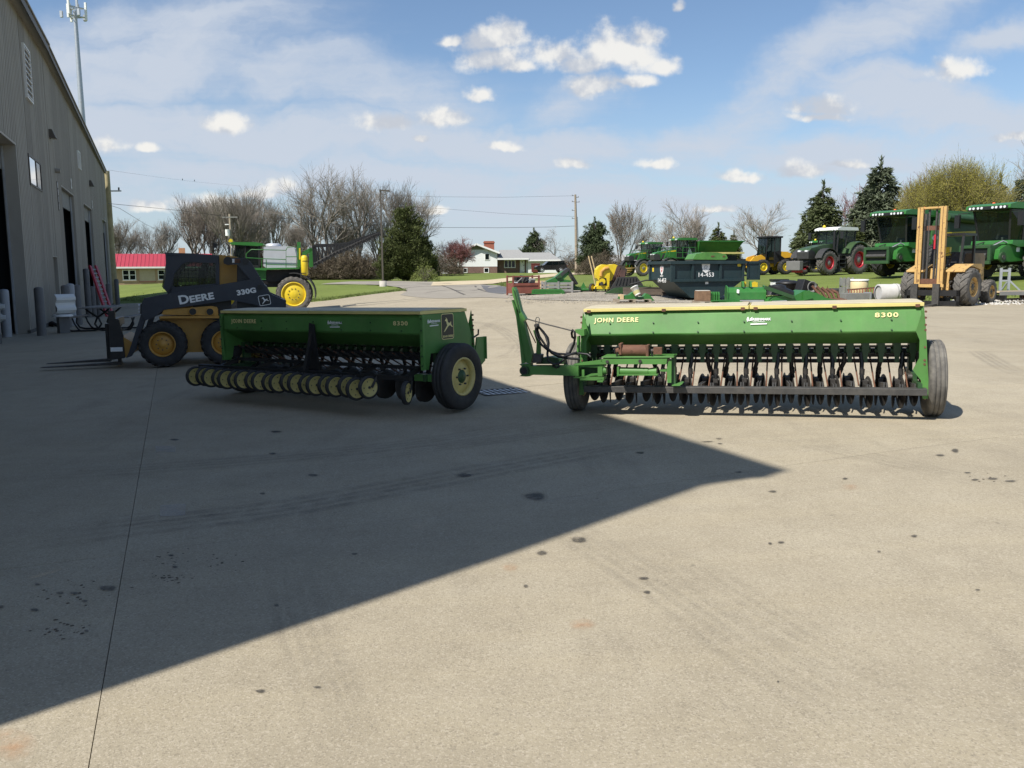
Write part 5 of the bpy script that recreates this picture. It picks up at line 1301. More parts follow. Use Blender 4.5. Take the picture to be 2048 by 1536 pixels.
b = MB(); b.prism(Q([(210, 250), (215, 225), (235, 212), (255, 225), (258, 250)], -.15), 'y', -.2, .2, YELB); b.build('gps_dome', SPR, .03)
b = MB(); b.prism(Q([(300, 545), (636, 545), (634, 680), (560, 680), (520, 560), (470, 640), (300, 640)], -1.35), 'y', -1.38, -.95, GREEN2); b.prism(Q([(100, 420), (300, 410), (300, 640), (120, 640)], -.8), 'y', -.8, .8, GREEN2); b.build('body_panel', SPR, .03)
b = MB(); b.prism(Q([(420, 548), (1015, 540), (1015, 556), (640, 566), (640, 575), (420, 560)], -1.55), 'y', -1.6, -1.2, GREEN2); b.prism(Q([(990, 250), (1030, 250), (1030, 560), (995, 560)], -1.3), 'y', -1.3, -1.15, GREEN2); b.build('platform', SPR)
b = MB()
def rl(P, r=.022, y=-1.58): b.tube([(q[0], y, q[1]) for q in Q(P, y)], r, GREEN2, 6)
rl([(412, 545), (412, 385), (470, 335), (865, 345), (865, 545)]); rl([(412, 430), (600, 440), (865, 450)]); rl([(865, 345), (880, 310), (1000, 305), (1000, 540)]); rl([(865, 418), (1000, 418)]); rl([(590, 548), (590, 445)]); rl([(640, 505), (1000, 515)]); rl([(640, 450), (640, 560)])
b.build('railing', SPR)
q = Q([(1075, 520)], -1.5)[0]; h0, h1 = Q([(1075, 640), (1075, 400)], -1.5); b = MB(); b.lathe([(.001, h0[1]), (.12, h0[1] + .02), (.185, h0[1] + .12), (.185, h1[1] - .14), (.13, h1[1] - .03), (.001, h1[1])], 'z', (q[0], -1.5, 0), YELB, 18); b.build('rinse_tank', SPR)
b = MB()
for yv in (468, 605): qq = Q([(1075, yv)], -1.5)[0]; b.lathe([(.19, -.02), (.192, 0), (.19, .02)], 'z', (qq[0], -1.5, qq[1]), BLACK, 18)
b.prism(Q([(1008, 320), (1028, 320), (1030, 450), (1010, 450)], -1.5), 'y', -1.56, -1.44, YELB); b.build('tank_band', SPR)
b = MB(); b.prism(Q([(1045, 370), (1130, 320), (1165, 320), (1165, 350), (1085, 400), (1050, 400)], -.5), 'y', -.55, .55, GREEN2); b.prism(Q([(1130, 330), (1170, 320), (1175, 530), (1125, 540)], -.5), 'y', -.55, -.4, GREEN2); b.prism(Q([(1130, 330), (1170, 320), (1175, 530), (1125, 540)], -.5), 'y', .4, .55, GREEN2); b.build('lift_frame', SPR)
# boom wings
tops = Q([(1170, 300), (1200, 285), (1400, 280), (1560, 262), (1700, 212), (1830, 170), (1935, 142)], -1.3); bots = Q([(1180, 520), (1205, 505), (1400, 395), (1560, 330), (1700, 262), (1830, 205), (1940, 160)], -1.3)
for y in (-1.35, 1.5):
    b = MB(); n_ = 26
    def ip(L, f):
        f = f * (len(L) - 1); i = min(int(f), len(L) - 2); e = f - i; return (L[i][0] * (1 - e) + L[i + 1][0] * e, L[i][1] * (1 - e) + L[i + 1][1] * e)
    for i in range(n_):
        a0, a1, c0_, c1_ = ip(tops, i / n_), ip(tops, (i + 1) / n_), ip(bots, i / n_), ip(bots, (i + 1) / n_)
        b.bar((a0[0], y, a0[1]), (a1[0], y, a1[1]), .10, .11, BLACK); b.bar((c0_[0], y, c0_[1]), (c1_[0], y, c1_[1]), .10, .11, BLACK)
        b.bar((a0[0], y, a0[1]), (c0_[0], y, c0_[1]), .07, .07, BLACK); b.bar((a0[0], y, a0[1]), (c1_[0], y - .06, c1_[1]), .05, .05, BLACK)
        if i % 2 == 0: b.bx(c0_[0] - .03, c0_[0] + .03, y - .16, y - .08, c0_[1] - .16, c0_[1] - .02, DKPLASTIC)
    b.tube([(ip(bots, f)[0], y - .12, ip(bots, f)[1] + .10) for f in np.linspace(0, .95, 30)], .02, BLACK, 6)
    b.build('boom', SPR)
b = MB(); b.prism(Q([(168, 262), (178, 262), (225, 292), (218, 300)], -1.0), 'y', -1.1, -.9, BLACK); b.prism(Q([(205, 300), (232, 300), (232, 385), (208, 385)], -1.1), 'y', -1.2, -1.1, BLACK); b.prism(Q([(238, 300), (250, 300), (252, 400), (240, 400)], -1.1), 'y', -1.12, -1.08, WHITE); b.build('mirror', SPR)

# ------------------------------------------------------------------ light pole on the grass island
p = gp(766, 573); LP_ = thing('light_pole', 'tall bronze parking lot lamp on a round concrete base in the grass island', 'lamp post', (p.x, p.y, T(p.x, p.y)))
k = p.y / FPX * 1.0; bh = (573 - 562) * k; hh = at(763.5, 379, p.y).z - p.z
b = MB(); b.lathe([(.30, -.2), (.30, bh), (.001, bh)], 'z', (0, 0, 0), CONC, 20); b.build('base', LP_)
b = MB(); b.bar((0, 0, bh), (0, 0, hh), .13, .13, M_TRIM, (0, 1, 0)); b.bx(-.17, .17, -.17, .17, bh, bh + .05, M_TRIM); b.build('pole', LP_)
b = MB(); b.prism([(-.06, hh - .02), (.75, hh - .06), (.78, hh - .15), (.62, hh - .17), (-.06, hh - .10)], 'y', -.22, .22, M_TRIM); b.build('lamp_head', LP_)

# ------------------------------------------------------------------ roll-off container
DD = 38.5; pa_, pb_ = at(1345, 604, DD - .6), at(1490, 604, DD + .6)
DM = thing('dumpster', 'dark green roll-off waste container marked 14-453', 'dumpster', (pa_.x, DD, T(pa_.x, DD)), radians(14))
ZD_ = (1160, 440, 5.689)
def Dm(P, y): return tr(DM, zl(P, ZD_), y)
MDUM = mat('dark_teal_paint', (.013, .032, .036), .5, var=.25, scale=1.5, spots=(.06, .055, .05), spot_amt=.05, spot_scale=4, dust=.14, dustc=(.1, .1, .09))
side = Dm([(1050, 480), (1862, 455), (1845, 690), (1700, 850), (1640, 905), (1190, 905), (1060, 705)], 0)
x_l = side[0][0]; x_r = side[1][0]; ztop = side[0][1]; zb_ = side[-1][1]; zmid = Dm([(1060, 690)], 0)[0][1]
W_ = 2.3; lean = -1.0
b = MB()   # hull: side outline near and far, sloping end panel to the left, open top
o_pts = [(x_l, ztop), (x_r, ztop), (x_r, zmid), (x_r - 1.1, .12), (x_l + .95, .12), (x_l, zmid)]
ins = [(x + (.05 if x < (x_l + x_r) / 2 else -.05), z) for x, z in o_pts]
n_ = 6; vs = [(x, 0, z) for x, z in o_pts] + [(x, W_, z) for x, z in o_pts]
fs = [(0, 1, 2, 3, 4, 5), (6, 11, 10, 9, 8, 7)] + [(i, i + 6, (i + 1) % 6 + 6, (i + 1) % 6) for i in range(1, 6)]
b.add(vs, fs, MDUM)
vs2 = [(x, .06, z) for x, z in ins] + [(x, W_ - .06, z) for x, z in ins]; b.add(vs2, [(5, 4, 3, 2, 1, 0), (7, 8, 9, 10, 11, 6)] + [((i + 1) % 6, (i + 1) % 6 + 6, i + 6, i) for i in range(1, 6)], MDUM)
b.build('hull', DM)
b = MB()
def rib(x0, x1, z0, z1, d=.09): b.bx(x0, x1, -d, 0.0, z0, z1, MDUM)
rib(x_l - .06, x_r + .06, ztop - .09, ztop + .05, .13); rib(x_l - .03, x_r + .02, zmid - .06, zmid + .06, .10)
for (u, w_) in ((1060, .10), (1275, .11), (1592, .11), (1850, .10)): x = Dm([(u, 580)], 0)[0][0]; rib(x - w_ / 2, x + w_ / 2, zmid + .06, ztop - .09)
for y in (W_,): b.bx(x_l - .06, x_r + .06, W_, W_ + .12, ztop - .09, ztop + .05, MDUM)
b.bx(x_l - .14, x_l - .06, -.13, W_ + .12, ztop - .09, ztop + .05, MDUM); b.bx(x_r + .06, x_r + .13, -.13, W_ + .12, ztop - .09, ztop + .05, MDUM)
b.bx(x_l - .10, x_l, -.10, -.0, zmid - .06, ztop - .09, MDUM); b.bx(x_l - .10, x_l, W_, W_ + .1, zmid, ztop - .09, MDUM)
b.build('rib', DM, .008)
# the left end seen obliquely
b = MB(); b.bx(x_l - .03, x_l - .002, .02, W_ - .02, zmid + .02, ztop - .10, MDUM); b.build('end_panel', DM)
b = MB(); q = Dm([(1935, 660), (2008, 455), (1880, 465)], .5); b.bx(x_r + .20, x_r + .78, -.02, .05, zmid + .05, ztop + .0, MDUM); b.bx(x_r + .16, x_r + .82, -.06, -.02, ztop - .08, ztop + .03, MDUM); b.bx(x_r + .16, x_r + .24, -.06, -.02, zmid, ztop, MDUM); b.bx(x_r + .74, x_r + .82, -.06, -.02, zmid, ztop, MDUM); b.bx(x_r + .16, x_r + .82, -.06, -.02, zmid, zmid + .08, MDUM); b.bar((x_r + .05, .03, ztop - .15), (x_r + .35, .02, ztop - .15), .07, .07, STEEL); b.bar((x_r + .05, .03, zmid + .2), (x_r + .35, .02, zmid + .2), .07, .07, STEEL); b.build('door', DM)
def sticker(u, v, w_, h, m, y=-.004, nm='label'):
    q = Dm([(u, v)], 0)[0]; bb = MB(); bb.box((q[0], y, q[1]), (w_, .006, h), m); return bb.build(nm, DM), q
sticker(1812, 508, .17, .17, YELB, nm='yellow_label'); sticker(1442, 716, .15, .10, DECALW, nm='white_label')
q = Dm([(1432, 540)], 0)[0]; shield = [(-.20, .20), (-.1, .17), (0, .22), (.1, .17), (.20, .20), (.19, -.02), (.12, -.17), (0, -.26), (-.12, -.17), (-.19, -.02)]
sh = flat('shield_logo', [(shield, DECALW), ([(-.09, .06), (-.02, .12), (.06, .10), (.10, .02), (.05, -.02), (.09, -.10), (-.02, -.06), (-.08, -.12)], mat('pale_grey_print', (.45, .47, .48), .5)), ([(-.05, .03), (.03, .06), (.02, -.01), (-.04, -.02)], DECALW)], DECALW, DM, (q[0], -.004, q[1]))
q = Dm([(1437, 580)], 0)[0]; text('lettering', 'PRIORITY', .085, DECALW, DM, (q[0], -.005, q[1]), bold=.003)
q = Dm([(1432, 625)], 0)[0]; text('lettering', '14-453', .26, DECALW, DM, (q[0], -.005, q[1]), bold=.005, space=1.12)
RL = (pi / 2, 0, -pi / 2); ze = ztop - .42
flat('shield_logo', [([(x * .9, y * .9) for x, y in shield], DECALW), ([(-.10, .10), (.10, .10), (.08, -.04), (0, -.12), (-.08, -.04)], RED), ([(-.05, .07), (.05, .07), (.03, -.02), (-.03, -.02)], DECALW)], DECALW, DM, (x_l - .033, 1.05, ze + .08), RL)
text('lettering', 'PRIORITY', .08, DECALW, DM, (x_l - .034, 1.05, ze - .20), RL, bold=.002); text('lettering', '14-453', .27, DECALW, DM, (x_l - .034, 1.02, ze - .40), RL, bold=.004, sx_=1.15, space=1.1)
b = MB(); b.bx(x_l - .036, x_l - .03, 1.95, 2.12, ztop - .42, ztop - .24, YELB); b.build('yellow_label', DM)

# ------------------------------------------------------------------ rough-terrain forklift (front is -x, turned to the camera)
fw = gp(1938, 613)
FKD = 33.5; fp = at(1894, 606, FKD); FK = thing('forklift', 'weathered yellow rough terrain forklift with tall mast facing the yard', 'forklift', (fp.x, FKD + .6, T(fp.x, FKD)), radians(40))
# local: front axle at x=0, y = lateral; camera-right is local +y... lateral direction checked below
for s_ in (-1, 1):
    wheel(FK, (0, s_ * 1.02, .74), .74, .52, .50, FYEL, RUBD, 'y', 15, .05, s_, STEEL, .1, bolts=8)
    wheel(FK, (2.35, s_ * .86, .50), .50, .36, .52, FYEL, RUBD, 'y', 14, .035, s_, STEEL, .1, bolts=8)
MH = 3.82
b = MB()
for y in (-.22, .66):
    b.bx(-.62, -.42, y - .10, y + .10, .32, MH, FYEL); b.bx(-.64, -.62, y - .13, y - .07 if y < 0 else y - .07, .32, MH, FYEL)
b.bx(-.60, -.46, -.12, .56, MH - .07, MH, FYEL); b.bx(-.66, -.60, -.40, .84, .72, .84, FYEL); b.bx(-.58, -.46, -.12, .56, .85, 1.05, RUST); b.bx(-.5, -.42, -.12, .56, MH - .9, MH - .72, RUST)
for y in (-.22, .66): b.bx(-.626, -.62, y - .01, y + .012, .9, MH - .02, RUST)
b.build('mast', FK, .006)
b = MB()
for y in (-.06, .50): b.bx(-.50, -.36, y - .06, y + .06, .40, MH - .25, STEEL)
for y in (.08, .36): b.cyl((-.46, y, .5), (-.46, y, MH - .1), .045, STEEL, 8)
b.build('inner_mast', FK)
b = MB()
for y in (.02, .44): b.tube([(-.54, y, .9), (-.54, y, MH - .5)], .018, RUBB, 6)
b.cyl((-.5, .08, 2.2), (-.5, .08, 2.75), .05, RED, 8); b.build('lift_chain', FK)
b = MB(); b.bx(-.76, -.68, -1.05, 1.05, .40, .62, BLACK); b.bx(-.76, -.68, -1.05, 1.05, .02, .20, BLACK)
for y in (-1.0, 1.0): b.bx(-.76, -.68, y - .05, y + .05, .02, .62, BLACK)
b.build('carriage', FK)
for y in (-.20, .64):
    b = MB(); b.bx(-.86, -.76, y - .13, y + .13, .03, .86, STEEL); b.prism([(-.84, .02), (-1.95, .02), (-1.95, .035), (-.84, .10)], 'y', y - .09, y + .09, STEEL); b.build('fork_tine', FK, .004)
b = MB(); b.prism([(-.25, .55), (.35, .5), (2.9, .55), (3.0, .9), (2.95, 1.55), (1.55, 1.62), (1.45, 1.15), (.5, 1.05), (.4, 1.45), (-.15, 1.45)], 'y', -.42, .42, FYEL)
for s_ in (-1, 1): b.prism([(-.55, 1.38), (.25, 1.62), (.95, 1.62), (1.05, 1.45), (.9, 1.05), (.82, 1.05), (.86, 1.40), (.2, 1.52), (-.1, 1.52), (-.55, 1.30)], 'y', s_ * .42, s_ * 1.12, FYEL)
b.prism([(1.6, 1.55), (2.9, 1.5), (2.95, 1.9), (2.75, 2.05), (1.7, 2.05)], 'y', -.45, .45, mat('brown_hood', (.19, .13, .075), .6, var=.25, dust=.2)); b.build('body', FK, .02)
b = MB()
for y in (-.55, .55):
    b.bar((.35, y, 1.5), (.55, y, 2.75), .08, .08, BLACK, (1, 0, 0)); b.bar((1.55, y, 1.6), (1.5, y, 2.75), .09, .09, BLACK, (1, 0, 0))
b.bx(.5, 1.6, -.62, .62, 2.72, 2.82, BLACK); b.build('overhead_guard', FK)
b = MB(); b.box((1.2, 0, 1.55), (.5, .5, .14), DKPLASTIC); b.box((1.45, 0, 1.85), (.14, .5, .5), DKPLASTIC, (0, .15, 0)); b.build('seat', FK, .03)
b = MB(); b.tube([(.45, .0, 1.5), (.68, 0, 1.95)], .025, BLACK, 6); bb = MB(); pts = [(.68 + .10 * cos(t) * .9, .2 * sin(t), 1.95 + .12 * cos(t)) for t in np.linspace(0, 2 * pi, 17)]; b.tube(pts, .015, BLACK, 6, cap=False); b.build('steering_wheel', FK)
b = MB(); b.cyl((.48, .52, 2.66), (.42, .52, 2.66), .10, LAMPG, 12); b.bx(1.35, 1.5, .3, .55, 1.95, 2.3, YELB); b.build('lamp', FK)
b = MB()
for y in (-.5, .5): b.tube([(-.35, y, .9), (.3, y * 1.2, 1.1), (.6, y * 1.3, .6)], .05, STEEL, 8)
b.bar((-.4, .65, .3), (.5, .65, 1.2), .09, .12, BLACK); b.bar((-.4, -.65, .3), (.5, -.65, 1.2), .09, .12, BLACK); b.bx(-.3, 2.6, -.35, .35, .45, .62, BLACK); b.cyl((0, -.95, .74), (0, .95, .74), .12, BLACK, 10); b.cyl((2.35, -.8, .5), (2.35, .8, .5), .09, BLACK, 10); b.build('tilt_cylinder', FK)

# ------------------------------------------------------------------ combine harvesters (front is -x)
def combine(label, loc, rz, gid, scale=1.0):
    C = thing('combine_harvester', label, 'combine', loc, rz, 'green combine harvesters parked on the grass', scale=(scale,) * 3)
    for s_ in (-1, 1):
        wheel(C, (0, s_ * 1.62, .98), .98, .78, .46, YELB, RUBD if gid else RUBBER, 'y', 16, .065, s_, YELB, .25, bolts=8)
        wheel(C, (4.1, s_ * 1.45, .70), .70, .5, .48, YELB, RUBD, 'y', 16, .05, s_, YELB, .2, bolts=8)
    b = MB(); b.prism([(.35, 1.35), (6.6, 1.45), (7.4, 2.0), (7.3, 3.0), (6.2, 3.35), (.5, 3.35)], 'y', -1.5, 1.5, GREEND); b.build('body', C, .05)
    b = MB(); b.prism([(.6, 2.45), (6.9, 2.75), (6.9, 2.9), (.6, 2.62)], 'y', -1.53, -1.5, YELB); b.prism([(.6, 2.45), (6.9, 2.75), (6.9, 2.9), (.6, 2.62)], 'y', 1.5, 1.53, YELB); b.build('side_stripe', C)
    b = MB(); b.prism([(.9, 3.35), (4.6, 3.35), (4.9, 3.95), (.6, 3.95)], 'y', -1.42, 1.42, GREEN2); b.build('grain_tank', C, .03)
    b = MB(); b.tube([(1.2, -1.55, 3.55), (3.5, -1.7, 3.45), (7.2, -1.75, 3.35)], .24, GREEND, 12); b.build('unloading_auger', C)
    # cab
    b = MB(); vs = [(-1.55, -.85, 2.05), (-1.55, .85, 2.05), (.3, .95, 2.0), (.3, -.95, 2.0), (-1.85, -1.0, 3.62), (-1.85, 1.0, 3.62), (.3, 1.02, 3.62), (.3, -1.02, 3.62)]
    b.add(vs, [(0, 1, 5, 4), (1, 2, 6, 5), (3, 0, 4, 7), (0, 3, 2, 1)], GLASSD); b.build('cab_window', C)
    b = MB()
    for i0, i1 in ((0, 4), (1, 5), (2, 6), (3, 7)): b.bar(vs[i0], vs[i1], .09, .09, BLACK)
    for s_ in (-1, 1): b.bar((-.55, s_ * .93, 2.02), (-.6, s_ * 1.02, 3.62), .08, .08, BLACK)
    b.bx(.25, .35, -1.0, 1.0, 1.9, 3.6, GREEN2); b.build('cab_frame', C)
    b = MB(); b.prism([(-2.25, 3.66), (-2.2, 3.86), (-1.6, 3.98), (.5, 3.95), (.5, 3.66)], 'y', -1.22, 1.22, GREEN2); b.bx(-2.27, -2.2, -1.1, 1.1, 3.62, 3.82, BLACK); b.build('cab_roof', C, .05)
    b = MB()
    for y in (-.95, -.75, -.5, -.3, .3, .5, .75, .95): b.cyl((-2.30, y, 3.73), (-2.27, y, 3.73), .065, LAMPG, 10)
    b.build('headlight', C)
    b = MB(); b.box((-.5, 0, 2.35), (.55, .6, .5), DKPLASTIC); b.box((-.25, 0, 2.8), (.18, .55, .8), DKPLASTIC); b.tube([(-1.3, 0, 2.1), (-1.05, 0, 2.75)], .06, GREY, 8); b.build('seat', C)
    b = MB(); b.prism([(-1.75, 1.82), (-1.7, 2.04), (.4, 2.05), (.4, 1.70), (-1.2, 1.70)], 'y', -1.15, 1.15, GREEN2); b.build('cab_base', C, .04)
    # feeder house with a black plate standing in for shade inside its mouth
    b = MB(); b.prism([(-3.0, .95), (-2.95, 1.75), (.3, 2.0), (.6, 1.2)], 'y', -.72, .72, GREEND)
    b.bx(-3.12, -2.98, -.86, .86, 1.62, 1.78, GREEND); b.bx(-3.12, -2.98, -.86, .86, .80, .98, GREEND)
    for s_ in (-1, 1): b.bx(-3.12, -2.98, s_ * .79 - .08, s_ * .79 + .08, .98, 1.62, GREEND)
    b.bx(-3.02, -2.985, -.7, .7, .98, 1.62, DECALB); b.build('feeder_house', C, .02)
    b = MB(); b.cyl((-3.06, -.66, 1.25), (-3.06, .66, 1.25), .12, STEEL, 12); b.build('feeder_drum', C)
    for s_ in (-1, 1):
        b = MB(); y0 = s_ * .74; y1 = s_ * 1.0; b.prism([(-2.6, 1.05), (-2.5, 1.55), (-2.0, 1.78), (-.9, 1.85), (-.35, 1.35), (-.45, .98), (-1.6, .92)], 'y', y0, y1, GREEN2); b.build('drive_shield', C, .03)
        b = MB(); b.cyl((-2.35, s_ * 1.0, 1.15), (-2.35, s_ * 1.10, 1.15), .27, GREEND, 18); b.cyl((-2.35, s_ * 1.1, 1.15), (-2.35, s_ * 1.14, 1.15), .12, STEEL, 12); b.build('drive_coupler', C)
    b = MB(); b.box((-1.0, -1.006, 1.55), (.28, .01, .22), DECALW); b.box((-1.0, 1.006, 1.55), (.28, .01, .22), DECALW); b.box((-1.15, -.2, 2.15), (.01, .1, .14), DECALW); b.build('warning_label', C)
    b = MB(); b.bx(-.2, .8, -1.5, -.9, 1.75, 1.95, GREEN2); b.bx(-.2, .8, .9, 1.5, 1.75, 1.95, GREEN2)
    for s_ in (-1, 1):
        for x in (-.1, .4): b.tube([(x, s_ * 1.5, 1.95), (x, s_ * 1.5, 2.9), (x + .15, s_ * 1.5, 3.05), (x + .3, s_ * 1.5, 2.9), (x + .3, s_ * 1.5, 1.95)], .025, GREEN2, 6)
        for z in (2.2, 2.5, 2.8): b.cyl((-.1, s_ * 1.5, z), (.2, s_ * 1.5, z), .02, GREEN2, 6)
    b.build('ladder_platform', C)
    b = MB()
    for s_ in (-1, 1): b.bar((-1.85, s_ * 1.0, 3.55), (-2.1, s_ * 1.75, 3.5), .04, .04, BLACK); b.bx(-2.18, -2.05, s_ * 1.75 - .14, s_ * 1.75 + .14, 2.75, 3.45, BLACK)
    b.build('mirror', C)
    b = MB(); b.lathe([(.10, 0), (.11, .08), (.07, .18), (.001, .2)], 'z', (-.2, -1.0, 3.95), ORANGE, 10); b.lathe([(.10, 0), (.11, .08), (.07, .18), (.001, .2)], 'z', (-.2, 1.0, 3.95), ORANGE, 10); b.build('beacon', C)
    b = MB(); b.bx(-.3, 5.5, -.9, .9, .85, 1.4, BLACK); b.cyl((0, -1.5, .98), (0, 1.5, .98), .22, BLACK, 10); b.cyl((4.1, -1.3, .7), (4.1, 1.3, .7), .12, BLACK, 10); b.build('chassis', C)
    b = MB()
    for y in (-.5, .5): b.tube([(-2.2, y, 1.85), (-1.6, y * .8, 2.0), (-.8, y * .6, 1.75)], .035, STEEL, 6)
    b.tube([(-2.5, -.6, 1.75), (-2.0, -.8, 2.0), (-1.4, -.9, 1.8)], .04, GALV, 6); b.build('hose_bundle', C)
    return C
p = place(1816, 556, 50.5); combine('green combine harvester left of the forklift mast, next to the white-roofed tractor', (p.x, p.y, T(p.x, p.y)), radians(30), 0, .95)
p = place(2018, 556, 45.5); combine('green combine harvester right of the forklift, cut off by the picture edge', (p.x, p.y, T(p.x, p.y)), radians(28), 1, .97)

# ------------------------------------------------------------------ tractors and big sprayers (front is -x)
def hooded(name, label, cat, loc, rz, group=None, roofm=GREEN2, hoodm=GREEN2, rimm=YELB, Rf=.80, Rr=1.02, wb=2.95, tall=0.0, grey_nose=True, boom=False, box=False, rails=False, scale=1.0, Wf=.5, Wr=.65, stripe=True):
    t = thing(name, label, cat, loc, rz, group, scale=(scale,) * 3); z = tall
    for s_ in (-1, 1):
        wheel(t, (0, s_ * (1.0 if not tall else 1.5), Rf), Rf, Wf, .52, rimm, RUBD, 'y', 18, .05, s_, GREY, .12, bolts=8)
        wheel(t, (wb, s_ * (1.0 if not tall else 1.5), Rr), Rr, Wr, .52, rimm, RUBD, 'y', 20, .055, s_, GREY, .12, bolts=8)
    b = MB(); b.bx(-.9, wb + .6, -.42, .42, .62 + z, 1.08 + z, BLACK); b.cyl((0, -.95, Rf), (0, .95, Rf), .12, BLACK, 8); b.cyl((wb, -.95, Rr), (wb, .95, Rr), .16, BLACK, 8)
    if tall:
        for s_ in (-1, 1):
            for x, r in ((0, Rf), (wb, Rr)): b.bx(x - .15, x + .15, s_ * 1.18 - .09, s_ * 1.18 + .09, r, .95 + z, BLACK); b.bar((x, 0, .9 + z), (x, s_ * 1.18, .9 + z), .2, .2, BLACK)
    b.build('chassis', t)
    b = MB(); b.prism([(-1.05, 1.15 + z), (-1.1, 1.62 + z), (-.9, 1.78 + z), (0.2, 1.98 + z), (1.25, 2.08 + z), (1.3, 1.25 + z), (.7, 1.15 + z)], 'y', -.46, .46, hoodm); b.build('hood', t, .10)
    b = MB(); b.prism([(-1.16, 1.05 + z), (-1.2, 1.55 + z), (-.95, 1.68 + z), (-.55, 1.55 + z), (-.5, 1.05 + z)], 'y', -.475, .475, DKPLASTIC); b.build('grille', t, .06)
    b = MB()
    for s_ in (-1, 1): b.box((-1.12, s_ * .28, 1.60 + z), (.16, .22, .10), LAMPG); b.prism([(-.45, 1.2 + z), (-.25, 1.62 + z), (.15, 1.72 + z), (.1, 1.2 + z)], 'y', s_ * .468, s_ * .476, DKPLASTIC)
    b.build('headlight', t)
    if stripe:
        b = MB()
        for s_ in (-1, 1): b.prism([(-.5, 1.75 + z), (.3, 1.90 + z), (1.24, 2.0 + z), (1.24, 1.88 + z), (.3, 1.83 + z)], 'y', s_ * .466, s_ * .474, YELB)
        b.build('hood_stripe', t)
    # cab
    x0, x1 = 1.3, 2.95; zc, zr = 1.35 + z, 2.95 + z
    vs = [(x0, -.72, zc), (x0, .72, zc), (x1, .78, zc), (x1, -.78, zc), (x0 + .02, -.80, zr), (x0 + .02, .80, zr), (x1 + .1, .80, zr), (x1 + .1, -.80, zr)]
    b = MB(); b.add(vs, [(0, 1, 5, 4), (1, 2, 6, 5), (2, 3, 7, 6), (3, 0, 4, 7)], GLASS); b.build('cab_window', t)
    b = MB()
    for i0, i1 in ((0, 4), (1, 5), (2, 6), (3, 7)): b.bar(vs[i0], vs[i1], .08, .08, BLACK)
    for s_ in (-1, 1): b.bar((x0 + .8, s_ * .75, zc), (x0 + .85, s_ * .81, zr), .08, .08, BLACK)
    b.bx(x0 - .05, x1 + .1, -.75, .75, zc - .35, zc + .12, BLACK); b.build('cab_frame', t)
    b = MB(); b.prism([(x0 - .28, zr), (x0 - .22, zr + .14), (x0 + .2, zr + .24), (x1 + .2, zr + .22), (x1 + .3, zr + .02)], 'y', -.92, .92, roofm); b.build('cab_roof', t, .06)
    b = MB()
    for y in (-.8, -.55, .55, .8): b.cyl((x0 - .30, y, zr + .06), (x0 - .26, y, zr + .06), .07, LAMPG, 10)
    b.lathe([(.10, 0), (.11, .06), (.05, .16), (.001, .16)], 'z', (x0 - .05, .3, zr + .22), YELB, 10); b.build('roof_lamp', t)
    b = MB(); b.box((2.2, 0, zc + .35), (.5, .55, .5), DKPLASTIC); b.box((2.45, 0, zc + .8), (.15, .5, .7), DKPLASTIC); b.tube([(1.5, 0, zc + .1), (1.75, 0, zc + .7)], .05, BLACK, 6); b.build('seat', t)
    b = MB()
    for s_ in (-1, 1):
        yv = s_ * (1.0 if not tall else 1.5)
        a_ = np.linspace(radians(25), radians(160), 9)
        b.prism([(wb + (Rr + .10) * cos(q), Rr + (Rr + .10) * sin(q)) for q in a_] + [(wb + (Rr + .16) * cos(q), Rr + (Rr + .16) * sin(q)) for q in a_[::-1]], 'y', yv - .34, yv + .34, hoodm if not tall else DKPLASTIC)
        b.prism([((Rf + .09) * cos(q), Rf + (Rf + .09) * sin(q)) for q in a_] + [((Rf + .13) * cos(q), Rf + (Rf + .13) * sin(q)) for q in a_[::-1]], 'y', yv - .26, yv + .26, DKPLASTIC)
    b.build('fender', t)
    b = MB()
    for s_ in (-1, 1):
        for k in range(4 + (2 if tall else 0)): b.bx(1.15, 1.75, s_ * .8, s_ * 1.12, .5 + k * .27, .54 + k * .27, DKPLASTIC)
        b.bx(1.12, 1.16, s_ * .8, s_ * 1.1, .45, 1.35 + z, DKPLASTIC); b.bx(1.74, 1.78, s_ * .8, s_ * 1.1, .45, 1.35 + z, DKPLASTIC)
    b.build('step', t)
    b = MB(); b.cyl((1.15, -.62, 1.3 + z), (1.15, -.62, 2.9 + z), .085, BLACK, 10); b.tube([(1.15, -.62, 2.9 + z), (1.1, -.62, 3.05 + z)], .06, STEEL, 8); b.build('exhaust', t)
    b = MB()
    for s_ in (-1, 1): b.bar((x0, s_ * .8, zr - .1), (x0 - .25, s_ * 1.25, zr - .15), .035, .035, BLACK); b.bx(x0 - .3, x0 - .22, s_ * 1.28 - .11, s_ * 1.28 + .11, zr - .55, zr - .1, BLACK)
    b.build('mirror', t)
    if rails:
        b = MB()
        for s_ in (-1, 1):
            y = s_ * 1.2; b.bx(.1, 2.9, s_ * .5, s_ * 1.25, 1.2 + z, 1.27 + z, GREEN2)
            for x in (.1, .8, 1.5, 2.2, 2.9): b.cyl((x, y, 1.27 + z), (x, y, 2.25 + z), .025, GREEN2, 6)
            for h in (1.75, 2.25): b.cyl((.1, y, h + z), (2.9, y, h + z), .025, GREEN2, 6)
            b.bar((-.6, s_ * .95, .5 + z), (-.05, s_ * 1.0, 1.9 + z), .09, .13, GREEN2); b.bar((-.2, s_ * .95, .3 + z), (.25, s_ * 1.0, 1.9 + z), .07, .10, GREEN2)
            for k in range(5): b.bx(-.75 + k * .11, -.4 + k * .11, s_ * 1.15 - .1, s_ * 1.15 + .1, .35 + z + k * .26, .38 + z + k * .26, GREEN2)
        b.build('railing', t)
